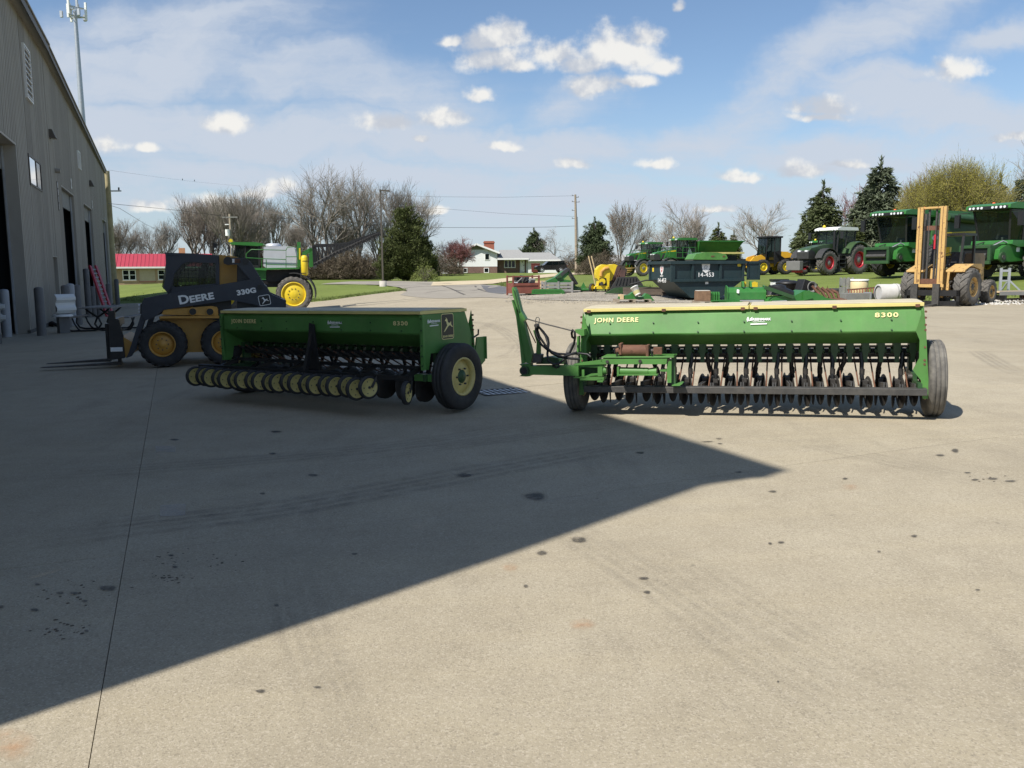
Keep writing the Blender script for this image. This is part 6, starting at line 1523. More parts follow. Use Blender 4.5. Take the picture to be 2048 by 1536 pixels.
    if boom:
        b = MB()
        for s_ in (-1, 1):
            for k in range(3):
                zz_ = 1.6 + z + k * .45; b.bar((2.6, s_ * (1.15 + .12 * k), zz_), (6.0, s_ * (1.2 + .12 * k), zz_ + .1), .10, .12, GREY)
                for i in range(9): b.bar((2.7 + i * .37, s_ * (1.15 + .12 * k), zz_), (2.9 + i * .37, s_ * (1.2 + .12 * k), zz_ + .42), .05, .05, GREY)
            b.tube([(2.4, s_ * 1.3, 1.7 + z), (2.9, s_ * 1.35, 2.5 + z), (3.6, s_ * 1.3, 2.2 + z), (4.4, s_ * 1.35, 2.4 + z)], .06, GREY, 6)
        b.build('folded_boom', t)
        b = MB(); b.bx(3.1, 5.2, -.8, .8, 1.3 + z, 2.7 + z, MTANK); b.build('tank', t, .15)
    if box:
        b = MB()
        top = [(3.25, -1.3), (8.1, -1.3), (8.1, 1.3), (3.25, 1.3)]; bot = [(3.5, -.5), (7.4, -.5), (7.4, .5), (3.5, .5)]
        vs = [(x, y, 2.85 + z) for x, y in top] + [(x, y, 1.55 + z) for x, y in bot] + [(x * 1, y * .95, 2.83 + z) for x, y in top]
        b.add(vs[:8], [(0, 1, 5, 4), (1, 2, 6, 5), (2, 3, 7, 6), (3, 0, 4, 7), (4, 5, 6, 7)], GREEN2); b.bx(3.2, 8.15, -1.36, -1.28, 2.80 + z, 2.90 + z, GREEN2); b.bx(3.2, 8.15, 1.28, 1.36, 2.80 + z, 2.90 + z, GREEN2); b.build('hopper', t)
        b = MB(); b.bx(3.4, 8.1, -1.42, -1.36, 1.62 + z, 1.78 + z, YEL); b.bx(3.2, 7.8, -.5, .5, .9 + z, 1.5 + z, BLACK); b.build('hopper_frame', t)
    return t
p = place(1636, 551, 61); fe = hooded('farm_tractor', 'dark green tractor with red wheel rims and white cab roof', 'tractor', (p.x - .3, p.y, T(p.x, p.y)), radians(32), roofm=WHITE, hoodm=mat('moss_green_paint', (.045, .085, .035), .4, var=.12), rimm=RED, Rf=.82, Rr=1.04, stripe=False, scale=1.06)
b = MB(); b.bx(-2.1, -1.75, -.55, .55, .35, .95, mat('grey_weight', (.16, .155, .15), .6, var=.15)); b.bar((-1.75, -.3, .7), (-1.0, -.3, .85), .12, .2, BLACK); b.bar((-1.75, .3, .7), (-1.0, .3, .85), .12, .2, BLACK); b.bx(-1.8, -1.5, -.35, .35, .2, .45, RED); b.build('front_weight', fe, .03)
p = place(1258, 552, 84); hooded('field_sprayer', 'tall green sprayer standing left behind the roll-off container, tyres in view', 'sprayer', (p.x + .6, p.y, T(p.x, p.y)), radians(26), 'green high-clearance sprayers beside the roll-off container', Rf=.95, Rr=.95, wb=3.6, tall=.75, boom=True, rails=True, scale=.84, Wf=.42, Wr=.42)
p = place(1318, 552, 68); hooded('fertilizer_spreader', 'green spreader truck with long hopper box rising above the roll-off container', 'spreader', (p.x + .3, p.y, T(p.x, p.y)), radians(16), 'green high-clearance sprayers beside the roll-off container', Rf=.95, Rr=.95, wb=3.9, tall=.75, box=True, rails=True, scale=.80, Wf=.42, Wr=.42)
p = place(1610, 520, 85); hooded('farm_tractor', 'green tractor mostly hidden behind the white-roofed tractor', 'tractor', (p.x + .2, p.y, T(p.x, p.y)), radians(24), Rf=.8, Rr=1.0)
# green machine shell in front of the spreader
p = place(1410, 560, 52); mh = thing('engine_cowl', 'rounded green machine cowl standing just behind the roll-off container', 'machine cover', (p.x, p.y, T(p.x, p.y)), radians(6), scale=(.56, .8, .84))
k_ = 52 / FPX
b = MB(); b.prism([(-1.85, 1.72), (-1.5, 2.10), (-.5, 2.22), (.8, 2.2), (1.75, 2.05), (1.95, 1.8), (1.7, 1.68)], 'y', -1.0, 1.0, GREEN); b.build('cowl', mh, .08)
b = MB(); b.prism([(-1.8, .3), (-1.8, 1.72), (1.7, 1.68), (1.6, .3)], 'y', -.9, .9, DKPLASTIC); b.build('body', mh)
b = MB(); b.box((.3, -1.01, 1.93), (.35, .02, .09), RUST); b.box((1.5, -1.01, 1.93), (.25, .02, .09), RUST); b.build('lamp', mh)

# ------------------------------------------------------------------ compact wheel loader (front is -x)
p = place(1536, 549, 66); WL = thing('wheel_loader', 'small yellow wheel loader with black cab left of the tractor', 'wheel loader', (p.x, p.y, T(p.x, p.y)), radians(14))
for s_ in (-1, 1):
    wheel(WL, (-.95, s_ * .8, .58), .58, .42, .5, YELB, RUBBER, 'y', 16, .03, s_, YELB, .15, bolts=8); wheel(WL, (.95, s_ * .8, .58), .58, .42, .5, YELB, RUBBER, 'y', 16, .03, s_, YELB, .15, bolts=8)
b = MB(); b.prism([(.35, .9), (.5, 1.75), (1.2, 1.72), (1.75, 1.5), (1.9, .85), (1.5, .75)], 'y', -.65, .65, mat('loader_yellow', (.70, .38, .03), .45, var=.1)); b.prism([(-1.6, .7), (-1.0, 1.1), (.2, 1.0), (.2, .6), (-1.4, .55)], 'y', -.4, .4, mat('loader_yellow', (.7, .38, .03))); b.build('body', WL, .06)
b = MB(); b.prism([(-.55, 1.05), (-.65, 1.6), (-.5, 2.75), (.62, 2.75), (.6, 1.05)], 'y', -.6, .6, GLASSD); b.build('cab_window', WL)
b = MB()
for s_ in (-1, 1):
    b.bar((-.6, s_ * .62, 1.0), (-.5, s_ * .62, 2.75), .07, .07, BLACK, (1, 0, 0)); b.bar((.6, s_ * .62, 1.0), (.6, s_ * .62, 2.75), .09, .09, BLACK, (1, 0, 0)); b.bar((.12, s_ * .62, 1.0), (.12, s_ * .62, 2.75), .07, .07, BLACK, (1, 0, 0)); b.prism([(0.1, .6), (.1, 1.7), (.6, 1.85), (.6, .9), (1.5, 1.3), (1.6, 1.0), (.95, 1.25), (.3, .9)], 'y', s_ * .64, s_ * .70, BLACK)
b.bx(-.65, .75, -.72, .72, 2.75, 2.88, BLACK); b.bx(-.5, .6, -.58, .58, .85, 1.1, BLACK); b.build('cab_frame', WL, .02)
b = MB()
for s_ in (-1, 1): b.prism([(-.5, 1.25), (-.9, 1.5), (-1.5, 1.35), (-2.2, .6), (-2.05, .5), (-1.45, 1.0), (-.6, 1.0)], 'y', s_ * .45 - .08, s_ * .45 + .08, mat('loader_yellow', (.7, .38, .03)))
b.bx(-2.35, -2.2, -.55, .55, .3, 1.2, BLACK); b.tube([(-1.4, -.2, 1.3), (-1.0, 0, 1.55), (-.7, .2, 1.3)], .04, BLACK, 6); b.build('lift_arm', WL, .02)
# ------------------------------------------------------------------ parts and scrap along the gravel strip
def yard(name, label, cat, u, v, D, rz=0, group=None):
    p = at(u, v, D); return thing(name, label, cat, (p.x, D, T(p.x, D)), rz, group)
def yp(o, P, y): return tr(o, P, y)
# yellow harvesting header standing on its stand
HD = yard('harvester_header', 'yellow folded harvester header standing on the gravel left of the roll-off container', 'header', 1222, 583, 45, radians(8))
ZH = (1160, 440, 5.689)
def H_(P, y): return tr(HD, zl(P, ZH), y)
b = MB(); b.prism(H_([(185, 620), (190, 565), (215, 530), (260, 505), (330, 512), (345, 560), (335, 700), (330, 785), (175, 785), (185, 755), (205, 750), (215, 690), (190, 660)], -.25), 'y', -.25, .25, YELB); b.build('frame', HD, .03)
b = MB(); b.prism(H_([(225, 660), (300, 660), (310, 745), (215, 745)], -.3), 'y', -.262, -.25, DECALB); q = H_([(255, 700)], -.3)[0]; b.cyl((q[0], -.32, q[1]), (q[0], -.2, q[1]), .16, YELB, 14); b.cyl((q[0] - .05, -.36, q[1] - .1), (q[0] - .05, -.2, q[1] - .1), .09, STEEL, 10)
pts = [(q[0], -.27, q[1]) for q in H_([(240, 640), (245, 590), (280, 555), (325, 545)], -.27)]; b.tube(pts, .09, mat('rust_yellow', (.45, .24, .05), .6, var=.3), 10); b.build('gearbox', HD)
b = MB(); b.prism(H_([(330, 515), (390, 500), (425, 515), (440, 545), (400, 640), (345, 700)], .1), 'y', .1, .9, YELB); b.build('hood', HD, .05)
b = MB(); b.prism(H_([(390, 520), (470, 510), (540, 560), (520, 640), (430, 740), (350, 790), (345, 700), (400, 600)], .2), 'y', .2, 1.5, mat('dark_header_steel', (.06, .045, .035), .6, var=.4, scale=3)); b.build('crop_table', HD, .04)
b = MB()
for P in ([(430, 525), (375, 690)], [(450, 530), (400, 720)], [(480, 560), (425, 650)]): q = H_(P, .1); b.bar((q[0][0], .12, q[0][1]), (q[1][0], .12, q[1][1]), .07, .10, mat('brown_steel', (.10, .055, .045), .6, var=.3))
for i in range(5):
    q = H_([(500, 560 + i * 26), (640, 545 + i * 26)], .5); b.tube([(q[0][0], .5 + i * .2, q[0][1]), (q[1][0] - .1 * i, .7 + i * .2, q[1][1])], [.07, .015], mat('ochre_steel', (.38, .26, .08), .6, var=.3), 6)
b.build('gathering_arm', HD)
b = MB(); b.prism(H_([(450, 575), (510, 570), (505, 690), (455, 680)], .1), 'y', .0, .25, mat('brown_steel', (.10, .055, .045))); b.build('gearbox_cover', HD, .02)
b = MB()
for u in (178, 318): q = H_([(u, 800), (u, 760)], -.2); b.bx(q[0][0] - .03, q[0][0] + .03, -.25, -.19, -.05, q[1][1], BLACK); b.bx(q[0][0] - .03, q[0][0] + .03, .3, .36, -.05, q[1][1], BLACK)
b.build('stand_leg', HD)
o = yard('implement_wheel', 'small yellow implement wheel standing beside the harvester header', 'wheel', 1184, 582, 45.2, radians(50))
wheel(o, (0, 0, .22), .22, .14, .66, YELB, RUBBER, 'y', 0, 0, -1, YELB, .1)
# rusty crate
CR = yard('steel_crate', 'rusty red steel parts crate with upright corner posts at the gravel edge', 'crate', 1046, 588, 44, radians(16))
RC = mat('red_brown_steel', (.20, .065, .045), .75, var=.25, scale=3, spots=(.09, .045, .03), spot_amt=.25, spot_scale=8)
b = MB(); L, Wd_, hh = 1.35, 1.1, .62
for (x0, x1, y0, y1) in ((-L / 2, L / 2, -Wd_ / 2, -Wd_ / 2 + .03), (-L / 2, L / 2, Wd_ / 2 - .03, Wd_ / 2), (-L / 2, -L / 2 + .03, -Wd_ / 2 + .03, Wd_ / 2 - .03), (L / 2 - .03, L / 2, -Wd_ / 2 + .03, Wd_ / 2 - .03)): b.bx(x0, x1, y0, y1, .1, hh, RC)
b.bx(-L / 2 + .03, L / 2 - .03, -Wd_ / 2 + .03, Wd_ / 2 - .03, .1, .14, RC); b.build('box', CR)
for x in (-L / 2, L / 2):
    for y in (-Wd_ / 2, Wd_ / 2): b = MB(); b.bx(x - .04, x + .04, y - .04, y + .04, 0, 1.0, RC); b.build('post', CR)
b = MB()
for y in (-Wd_ / 2, Wd_ / 2): b.bx(-L / 2, L / 2, y - .03, y + .03, .92, .98, RC); b.bx(-L / 2, L / 2, y - .036, y + .036, .50, .56, RC)
b.build('rail', CR)
SCR = yard('scrap_parts', 'grey and black scrap parts heaped inside the rusty crate', 'scrap', 1050, 588, 44, radians(16)); SCR.location.z += .14; b = MB(); rq = random.Random(6)
for i in range(14): b.box((rq.uniform(-.5, .5), rq.uniform(-.4, .4), rq.uniform(.3, .75)), (rq.uniform(.15, .5), rq.uniform(.1, .4), rq.uniform(.08, .3)), rq.choice([BLACK, DKPLASTIC, GALV, GREY, DKPLASTIC]), (rq.uniform(-.6, .6), rq.uniform(-.6, .6), rq.uniform(0, 3)))
b.box((0, 0, .2), (1.1, .9, .3), DKPLASTIC); b.build('heap', SCR)
# slatted grey crates holding green parts
def slat_crate(label, u, v, D, rz, L, Wd_, H_, m, n=3, grp=None):
    o = yard('slatted_crate', label, 'crate', u, v, D, rz, grp); h = H_ / n
    for s_ in (-1, 1):
        for k in range(n):
            b = MB(); b.bx(-L / 2, L / 2, s_ * Wd_ / 2 - .02, s_ * Wd_ / 2 + .02, .06 + k * h + .02, .06 + (k + 1) * h - .03, m); b.build('slat', o)
            b = MB(); b.bx(s_ * L / 2 - .02, s_ * L / 2 + .02, -Wd_ / 2 + .03, Wd_ / 2 - .03, .06 + k * h + .02, .06 + (k + 1) * h - .03, m); b.build('slat', o)
    for x in (-L / 2 + .06, -.02, L / 2 - .06):
        for s_ in (-1, 1): b = MB(); b.bx(x - .05, x + .05, s_ * (Wd_ / 2 + .035) - .015, s_ * (Wd_ / 2 + .035) + .015, 0, H_ + .08, m); b.build('post', o)
    b = MB(); b.bx(-L / 2, L / 2, -Wd_ / 2 + .03, Wd_ / 2 - .03, .03, .07, m); b.build('base', o); return o
GRW = mat('grey_slats', (.27, .26, .25), .8, var=.2, scale=4)
slat_crate('grey slatted crate heaped with green and black panels', 1114, 584, 45, radians(6), 1.5, 1.1, .52, GRW)
o = yard('machine_panels', 'dark green and black sheet panels piled on the grey slatted crate', 'panels', 1120, 584, 45, radians(6)); o.location.z += .5
b = MB(); b.prism([(-.85, .05), (-.3, .30), (.1, .62), (.45, .7), (.5, .55), (.15, .2), (.6, .12), (.55, 0), (-.7, 0)], 'y', -.3, .3, GREEN2); b.build('panel', o, .02)
b = MB(); b.box((.62, -.05, .30), (.10, .8, .85), BLACK, (0, radians(-32), 0)); b.prism([(-.3, .3), (.35, .78), (.5, .7), (-.1, .25)], 'y', -.36, .36, DKPLASTIC); b.prism([(-.25, .25), (-.05, .5), (.05, .3)], 'y', -.4, -.3, GREEND); b.build('panel', o)
o = yard('panel_stack', 'flat green sheet panels lying on the gravel before the grey crate', 'panels', 1090, 587, 44, radians(4))
for k in range(3): b = MB(); b.prism([(-1.0 + .1 * k, .03 + k * .07), (-.6, .13 + k * .07), (.8, .11 + k * .07), (1.0, .03 + k * .06), (.7, .02 + k * .06)], 'y', -.4, .4, GREEN2); b.build('panel', o)
o = yard('lumber_box', 'pale new wooden box between the rusty crate and the grey slatted crate', 'box', 1079, 583, 46.5, radians(5)); b = MB(); b.bx(-.45, .45, -.4, .4, 0, .62, WOODN); b.build('box', o, .01); b = MB(); [b.bx(-.46, .46, -.42, -.40, .08 + k * .2, .2 + k * .2, WOODN) for k in range(3)]; b.build('slat', o)
o = yard('mower_part', 'small green implement part with two upright brackets alone on the gravel edge', 'implement part', 1165, 582, 45.5, radians(-6)); b = MB(); b.bx(-.7, .8, -.2, .2, .08, .18, GREEN2); b.prism([(-.55, .18), (-.5, .55), (-.35, .3), (-.1, .22), (.05, .5), (.2, .2)], 'y', -.12, .0, GREEN2); b.bx(-.1, .3, -.1, .1, .02, .1, GREEND); b.build('frame', o, .01); b = MB(); b.bx(.2, .75, -.25, .22, .0, .07, BLACK); b.build('foot', o)
# black ribbed cover and dark green panel
o = yard('ribbed_cover', 'black ribbed plastic cover leaning behind the pallet of green parts', 'cover', 1250, 583, 43, radians(4)); b = MB(); b.prism([(-.6, .45), (-.35, .85), (.6, .88), (.9, .5), (1.0, .3), (-.75, .2)], 'y', .1, .2, DKPLASTIC)
for k in range(7): b.bar((-.45 + k * .17, .085, .45), (-.32 + k * .15, .085, .82), .04, .04, BLACK)
b.build('cover', o, .02); b = MB(); b.prism([(-1.05, .05), (-.5, .32), (.8, .42), (1.3, .35), (1.1, .05)], 'y', -.1, .1, GREEND); b.build('panel', o, .02)
o = yard('steel_beams', 'brown steel beams lying behind the bucket beside the roll-off container', 'steel beams', 1300, 587, 42, radians(-6))
for k in range(4): b = MB(); b.bar((-1.3, -.3 + k * .2, .16 + .06 * k), (1.6, -.2 + k * .2, .10 + .08 * k), .16, .14, mat('brown_beam', (.11, .085, .065), .7, var=.3)); b.build('beam', o)
b = MB(); b.tube([(-1.0, .0, .55), (-.2, 0, .75), (.9, .0, .72), (.95, 0, .62)], .035, BLACK, 6); b.build('bent_rod', o)
# pallets
def pallet(label, u, v, D, rz, grp='wooden pallets on the gravel', L=1.2, Wd_=1.0, m=None):
    o = yard('wooden_pallet', label, 'pallet', u, v, D, rz, grp); m = m or WOOD
    bm2 = MB(); bm2.bx(-L / 2, L / 2, -.05, .05, -.011, .011, m); bm2 = bm2.build('plank', mesh_only=True)
    for k in range(6): link('plank', bm2, o, 0, (0, -Wd_ / 2 + .06 + k * (Wd_ - .12) / 5, .145))
    for k in range(3): link('plank', bm2, o, 0, (0, -Wd_ / 2 + .06 + k * (Wd_ - .12) / 2, .012))
    b3 = MB(); b3.bx(-.05, .05, -Wd_ / 2, Wd_ / 2, .023, .134, m); b3 = b3.build('bearer', mesh_only=True)
    for x in (-L / 2 + .06, 0, L / 2 - .06): link('bearer', b3, o, 0, (x, 0, 0))
    return o
pallet('weathered pallet under the green parts and the white bucket', 1264, 598, 37.5, radians(4), L=1.5)
o = yard('green_frame_part', 'green bent frame part lying on the weathered pallet beside the bucket', 'implement part', 1265, 597, 37.5, radians(4)); o.scale = (.62, .8, .8); o.location.z += .16; b = MB(); b.prism([(-1.0, 0), (-.95, .15), (-.3, .22), (.0, .38), (.2, .36), (.35, .1), (.7, .12), (.9, .3), (1.15, .22), (1.5, -.1), (1.0, -.12), (.6, 0)], 'y', -.25, .25, GREEN2); b.build('frame', o, .02); b = MB(); b.bx(-.95, -.7, -.3, .3, -.02, .25, WOODN); b.build('block', o)
o = yard('plastic_bucket', 'white plastic bucket tipped on the green part near the roll-off container', 'bucket', 1276, 590, 37.0, 0); o.location.z += .35; o.rotation_euler = (radians(-18), radians(-24), 0)
b = MB(); b.lathe([(.13, 0), (.165, .36), (.175, .36), (.175, .40), (.165, .40), (.16, .37), (.001, .37)], 'z', (0, 0, 0), WHITE, 20); b.build('bucket', o); b = MB(); b.lathe([(.139, .05), (.152, .2)], 'z', (0, 0, 0), mat('bucket_print', (.45, .42, .2), .5), 20); b.build('label', o)
pallet('weathered pallet carrying rusty weights in front of the roll-off container', 1418, 604, 36, radians(2), L=1.2); 
o = yard('steel_weight', 'rust brown steel block with pale top on the pallet before the container', 'steel block', 1405, 604, 36, radians(2)); o.location.z += .157; o.scale = (.72, .72, .68); b = MB(); b.bx(-.40, .38, -.35, .35, 0, .60, mat('rust_streaked_box', (.20, .12, .07), .75, var=.35, scale=4)); b.bx(-.37, .35, -.32, .32, .60, .64, mat('pale_top', (.55, .53, .47), .7)); b.build('block', o, .015)
for k in range(4):
    o = yard('suitcase_weight', ('first', 'second', 'third', 'fourth')[k] + ' green suitcase weight counting from the rusty block on the pallet', 'tractor weight', 1424, 604, 36, radians(2), 'green suitcase weights'); o.location.z += .157; o.scale = (.7, .7, .72); o.location.x += -.06 + k * .10; b = MB(); b.prism([(-.25, 0), (.25, 0), (.25, .38), (.12, .52), (-.12, .52), (-.25, .38)], 'x', -.045, .045, GREEN2); b.build('weight', o, .012)
pallet('long weathered pallet with small green rods to the right of the weights', 1456, 605, 35.8, radians(-4), L=1.6)
o = yard('green_rods', 'small green rods piled on the gravel before the mower', 'rods', 1455, 607, 35.0, 0); rq = random.Random(8)
for k in range(6): b = MB(); a = rq.uniform(-.3, .3); b.tube([(-.55 + rq.uniform(-.2, .2), rq.uniform(-.3, .3), .05 + k * .03), (.55, rq.uniform(-.3, .3), .06 + k * .03)], .035, GREEN2, 6); b.build('rod', o)
# flail mower
FM = yard('flail_mower', 'bright green flail mower head in front of the roll-off container', 'mower', 1490, 604, 36, radians(-6)); FM.scale = (.78, .8, .84)
b = MB(); b.prism([(-.45, .25), (-.42, .62), (-.2, .82), (.25, .86), (.5, .66), (.5, .3), (.35, .3), (.35, .55), (-.3, .5), (-.36, .25)], 'x', -.95, .95, GREEN2); b.build('hood', FM, .02)
for s_ in (-1, 1): b = MB(); b.prism([(-.5, .06), (-.5, .62), (-.22, .9), (.3, .95), (.56, .7), (.56, .06)], 'x', s_ * .95, s_ * 1.0, GREEN2); b.build('end_panel', FM)
b = MB(); b.cyl((-.93, -.1, .28), (.93, -.1, .28), .16, BLACK, 12); b.bx(-.9, .9, -.5, -.46, .14, .24, GALV); b.build('rotor', FM); b = MB(); b.box((-.45, -.44, .66), (.12, .015, .22), DECALW, (-.7, .2, 0)); b.box((1.003, -.1, .55), (.01, .12, .14), DECALW); b.build('label', FM)
b = MB(); b.prism([(-.3, .86), (.2, .86), (.1, 1.15), (-.1, 1.15)], 'x', -.2, -.1, GREEN2); b.prism([(-.3, .86), (.2, .86), (.1, 1.15), (-.1, 1.15)], 'x', .2, .3, GREEN2); b.build('hitch_bracket', FM)
# rotary cutter / discs
RCU = yard('rotary_cutter', 'green and black rotary cutter deck lying to the right of the flail mower', 'mower', 1590, 604, 35.5, radians(4))
b = MB(); b.prism([(-1.3, .1), (-1.1, .34), (-.2, .42), (.2, .62), (.7, .5), (1.1, .3), (1.55, .22), (1.7, .06), (1.2, .02), (-1.2, .02)], 'y', -.5, .55, GREEN2); b.build('deck', RCU, .03)
b = MB(); b.bar((-1.5, -.55, .75), (-.3, -.55, .34), .12, .14, GREEND); b.bar((-1.2, -.2, .8), (-.2, -.3, .46), .09, .1, BLACK); b.prism([(.1, .55), (.35, .62), (.5, .3), (.1, .2)], 'y', -.6, -.52, GREEN2); b.build('draw_bar', RCU)
b = MB(); b.lathe([(.70, .32), (.66, .46), (.35, .60), (.30, .70), (.16, .74), (.001, .75)], 'z', (-.55, .5, .1), BLACK, 22); b.build('cone_cover', RCU); b = MB(); b.cyl((-1.2, -.6, .12), (-.6, -.6, .14), .09, GALV, 10); b.cyl((-.2, -.6, .10), (.2, -.6, .12), .08, GALV, 10); b.build('roller', RCU)
o = yard('black_tub', 'black round plastic tub behind the green cutter deck', 'tub', 1575, 590, 38.5); b = MB(); b.lathe([(.40, 0), (.50, .62), (.53, .62), (.53, .68), (.30, .78), (.001, .80)], 'z', (0, 0, .15), BLACK, 24); b.build('tub', o); b = MB(); b.box((.78, .1, .45), (.5, .6, .62), DKPLASTIC, (.2, .1, .3)); b.build('box', o)
o = yard('gear_housing', 'black gear housing with round opening tipped beside the tub', 'gear housing', 1611, 592, 37.5, radians(20)); b = MB(); b.box((0, 0, .62), (.75, .5, .62), BLACK, (0, radians(18), 0)); b.lathe([(.22, -.27), (.26, -.33), (.20, -.33), (.16, -.27)], 'y', (.08, 0, .68), GREY, 16); b.box((0, .1, .2), (.7, .6, .3), RUST); b.build('housing', o, .03)
o = yard('cutting_tines', 'rusty curved digging tines right of the gear housing', 'tines', 1642, 600, 37, radians(10))
for k in range(5): b = MB(); b.tube([(-.5 + k * .22, -.1, .75 - k * .04), (-.25 + k * .22, -.2, .45), (-.2 + k * .2, -.4, .2), (.1 + k * .2, -.5, .12)], .06, RUST, 6); b.build('tine', o)
o = yard('white_tank', 'small white tank with black lid in the grass behind the roll-off container door', 'tank', 1552, 571, 44); b = MB(); b.bx(-.22, .5, -.3, .3, 0, .55, WHITE); b.build('tank', o, .04); b = MB(); b.bx(-.25, .55, -.33, .33, .55, .66, BLACK); b.bx(.1, .5, -.31, -.3, .05, .5, BLACK); b.build('lid', o)
for (u, v, lb) in ((1489, 588, 'short yellow post left of the open container door'), (1508, 586, 'yellow marker post with a square head under the container door')):
    o = yard('marker_post', lb, 'post', u, v, 41, 0, 'yellow marker posts by the container'); b = MB(); b.bx(-.05, .05, -.05, .05, 0, .75, YELB); b.build('post', o)
    if u > 1500: b = MB(); b.bx(-.14, .14, -.08, -.052, .45, .72, YELB); b.build('head', o)
# slatted box, tote, tyre, rake, trough, culvert
o = slat_crate('grey vertical-sided slatted crate left of the cream tote', 1692, 586, 41.5, radians(-4), .50, .5, .78, mat('weathered_grey_wood', (.22, .22, .205), .85, var=.25, scale=5), 2)
o = yard('plastic_tote', 'cream translucent plastic drum with flat white lid between crate and culvert', 'drum', 1718, 585, 41, 0); MT = mat('cream_plastic', (.72, .58, .33), .5, var=.05); b = MB(); b.lathe([(.36, .05), (.40, .1), (.40, .68), (.38, .72), (.36, .74)], 'z', (0, 0, 0), MT, 22); b.lathe([(.42, .73), (.42, .80), (.001, .81)], 'z', (0, 0, 0), WHITE, 22); b.build('drum', o)
o = yard('old_tyre', 'worn black tyre lying flat in the grass left of the slatted crate', 'tyre', 1671, 582, 43, 0); b = MB(); b.lathe([(.18, .02), (.30, 0), (.34, .06), (.34, .16), (.30, .21), (.18, .2)], 'z', (0, 0, 0), RUBBER, 20, closed=True); b.build('tyre', o)
o = yard('rusty_rake', 'rusty red rake teeth lying on the grey steel trough', 'rake', 1732, 592, 39.5, radians(4)); o.location.z += .28
b = MB(); b.bar((-.9, 0, .15), (.95, 0, .28), .08, .06, RUST); b.build('beam', o)
bt_ = MB(); bt_.tube([(0, 0, .16), (-.03, -.12, .08), (-.06, -.16, -.1)], .022, mat('red_rust', (.22, .05, .03), .8, var=.2), 5); bt_ = bt_.build('tooth', mesh_only=True)
for k in range(14): link('tooth', bt_, o, 0, (-.85 + k * .13, 0, k * .008))
o = yard('steel_trough', 'grey steel trough section lying before the cream tote', 'trough', 1728, 598, 39, radians(4)); b = MB(); b.bx(-1.0, .15, -.3, .3, 0, .32, GREY); b.bx(.18, 1.4, -.3, .3, 0, .30, DKPLASTIC); b.bx(.12, .2, -.32, .32, -.02, .36, GALV); b.build('trough', o, .01)
o = yard('concrete_culvert', 'pale grey ribbed culvert pipe section lying left of the forklift', 'culvert', 1790, 598, 38.0, radians(6)); MC = mat('pale_culvert', (.46, .455, .44), .75, var=.12, dust=.2); b = MB(); prof = [(.30, -.8), (.37, -.8), (.37, -.1)] + [(.385, -.09), (.385, -.04), (.37, -.03), (.37, .02), (.385, .03), (.385, .08), (.37, .09)] + [(.37, .8), (.30, .8)]; b.lathe(prof, 'x', (0, 0, .37), MC, 26); b.lathe([(.001, -.75), (.31, -.75)], 'x', (0, 0, .37), MC, 26); b.build('pipe', o)
# steel stand and trailer deck at the right edge
o = yard('steel_stand', 'grey steel A-frame stand behind the small forklift wheel', 'stand', 2010, 586, 39, radians(-12)); b = MB()
for x in (-.22, .12): b.bx(x - .05, x + .05, -.05, .05, 0, 1.15, GALV)
b.bx(-.17, .07, -.04, .04, .98, 1.08, GALV); b.bx(-.17, .07, -.04, .04, .55, .62, GALV); b.bar((.12, 0, .62), (.72, -.1, 0), .07, .07, GALV); b.bar((-.22, -.02, .05), (-.05, -.3, .5), .06, .06, GALV); b.build('frame', o)
o = yard('flat_trailer', 'low flatbed trailer deck with wooden boards at the right edge', 'trailer', 2045, 600, 36.5, radians(8)); 
for k in range(5): b = MB(); b.bx(-1.5, 1.8, -.6 + k * .25, -.38 + k * .25, .30, .34, WOODN); b.build('board', o)
b = MB(); b.bx(-1.55, 1.8, -.68, -.6, .2, .36, GREY); b.bx(-1.5, 1.8, .6, .68, .2, .36, GREY); b.bx(.4, .5, -.7, .7, 0.0, .2, RUST); b.bx(-1.3, -1.2, -.6, .6, .0, .2, STEEL); b.build('frame', o)
# rough white rubble by the trailer and pale patches
V = []; F_ = []; rq = random.Random(12)
def pebbles(n, fn, smin, smax, name, m, label):
    V = []; F_ = []
    for i in range(n):
        u, v = fn(); p = gp(u, v); r = rq.uniform(smin, smax); o_ = len(V); z = T(p.x, p.y) + .02
        for k in range(5): a = k * 2 * pi / 5 + rq.random(); V.append((p.x + r * cos(a), p.y + r * sin(a), z - .02 + rq.random() * .02))
        V.append((p.x, p.y, z + r * .7)); F_ += [(o_ + k, o_ + (k + 1) % 5, o_ + 5) for k in range(5)]
    me = bpy.data.meshes.new(name); me.from_pydata(V, [], F_); me.materials.append(m); tag(link(name, me), label, kind='stuff')
pebbles(260, lambda: (rq.gauss(1985, 30), rq.uniform(600, 610)), .02, .06, 'white_rubble', mat('chalk_rubble', (.50, .48, .44), .9, var=.12), 'white broken rubble on the gravel behind the forklift')
pebbles(1500, lambda: (rq.uniform(1010, 1600), rq.uniform(588, 607)), .015, .05, 'gravel_stones', M_GRAV, 'loose stones scattered over the gravel strip')
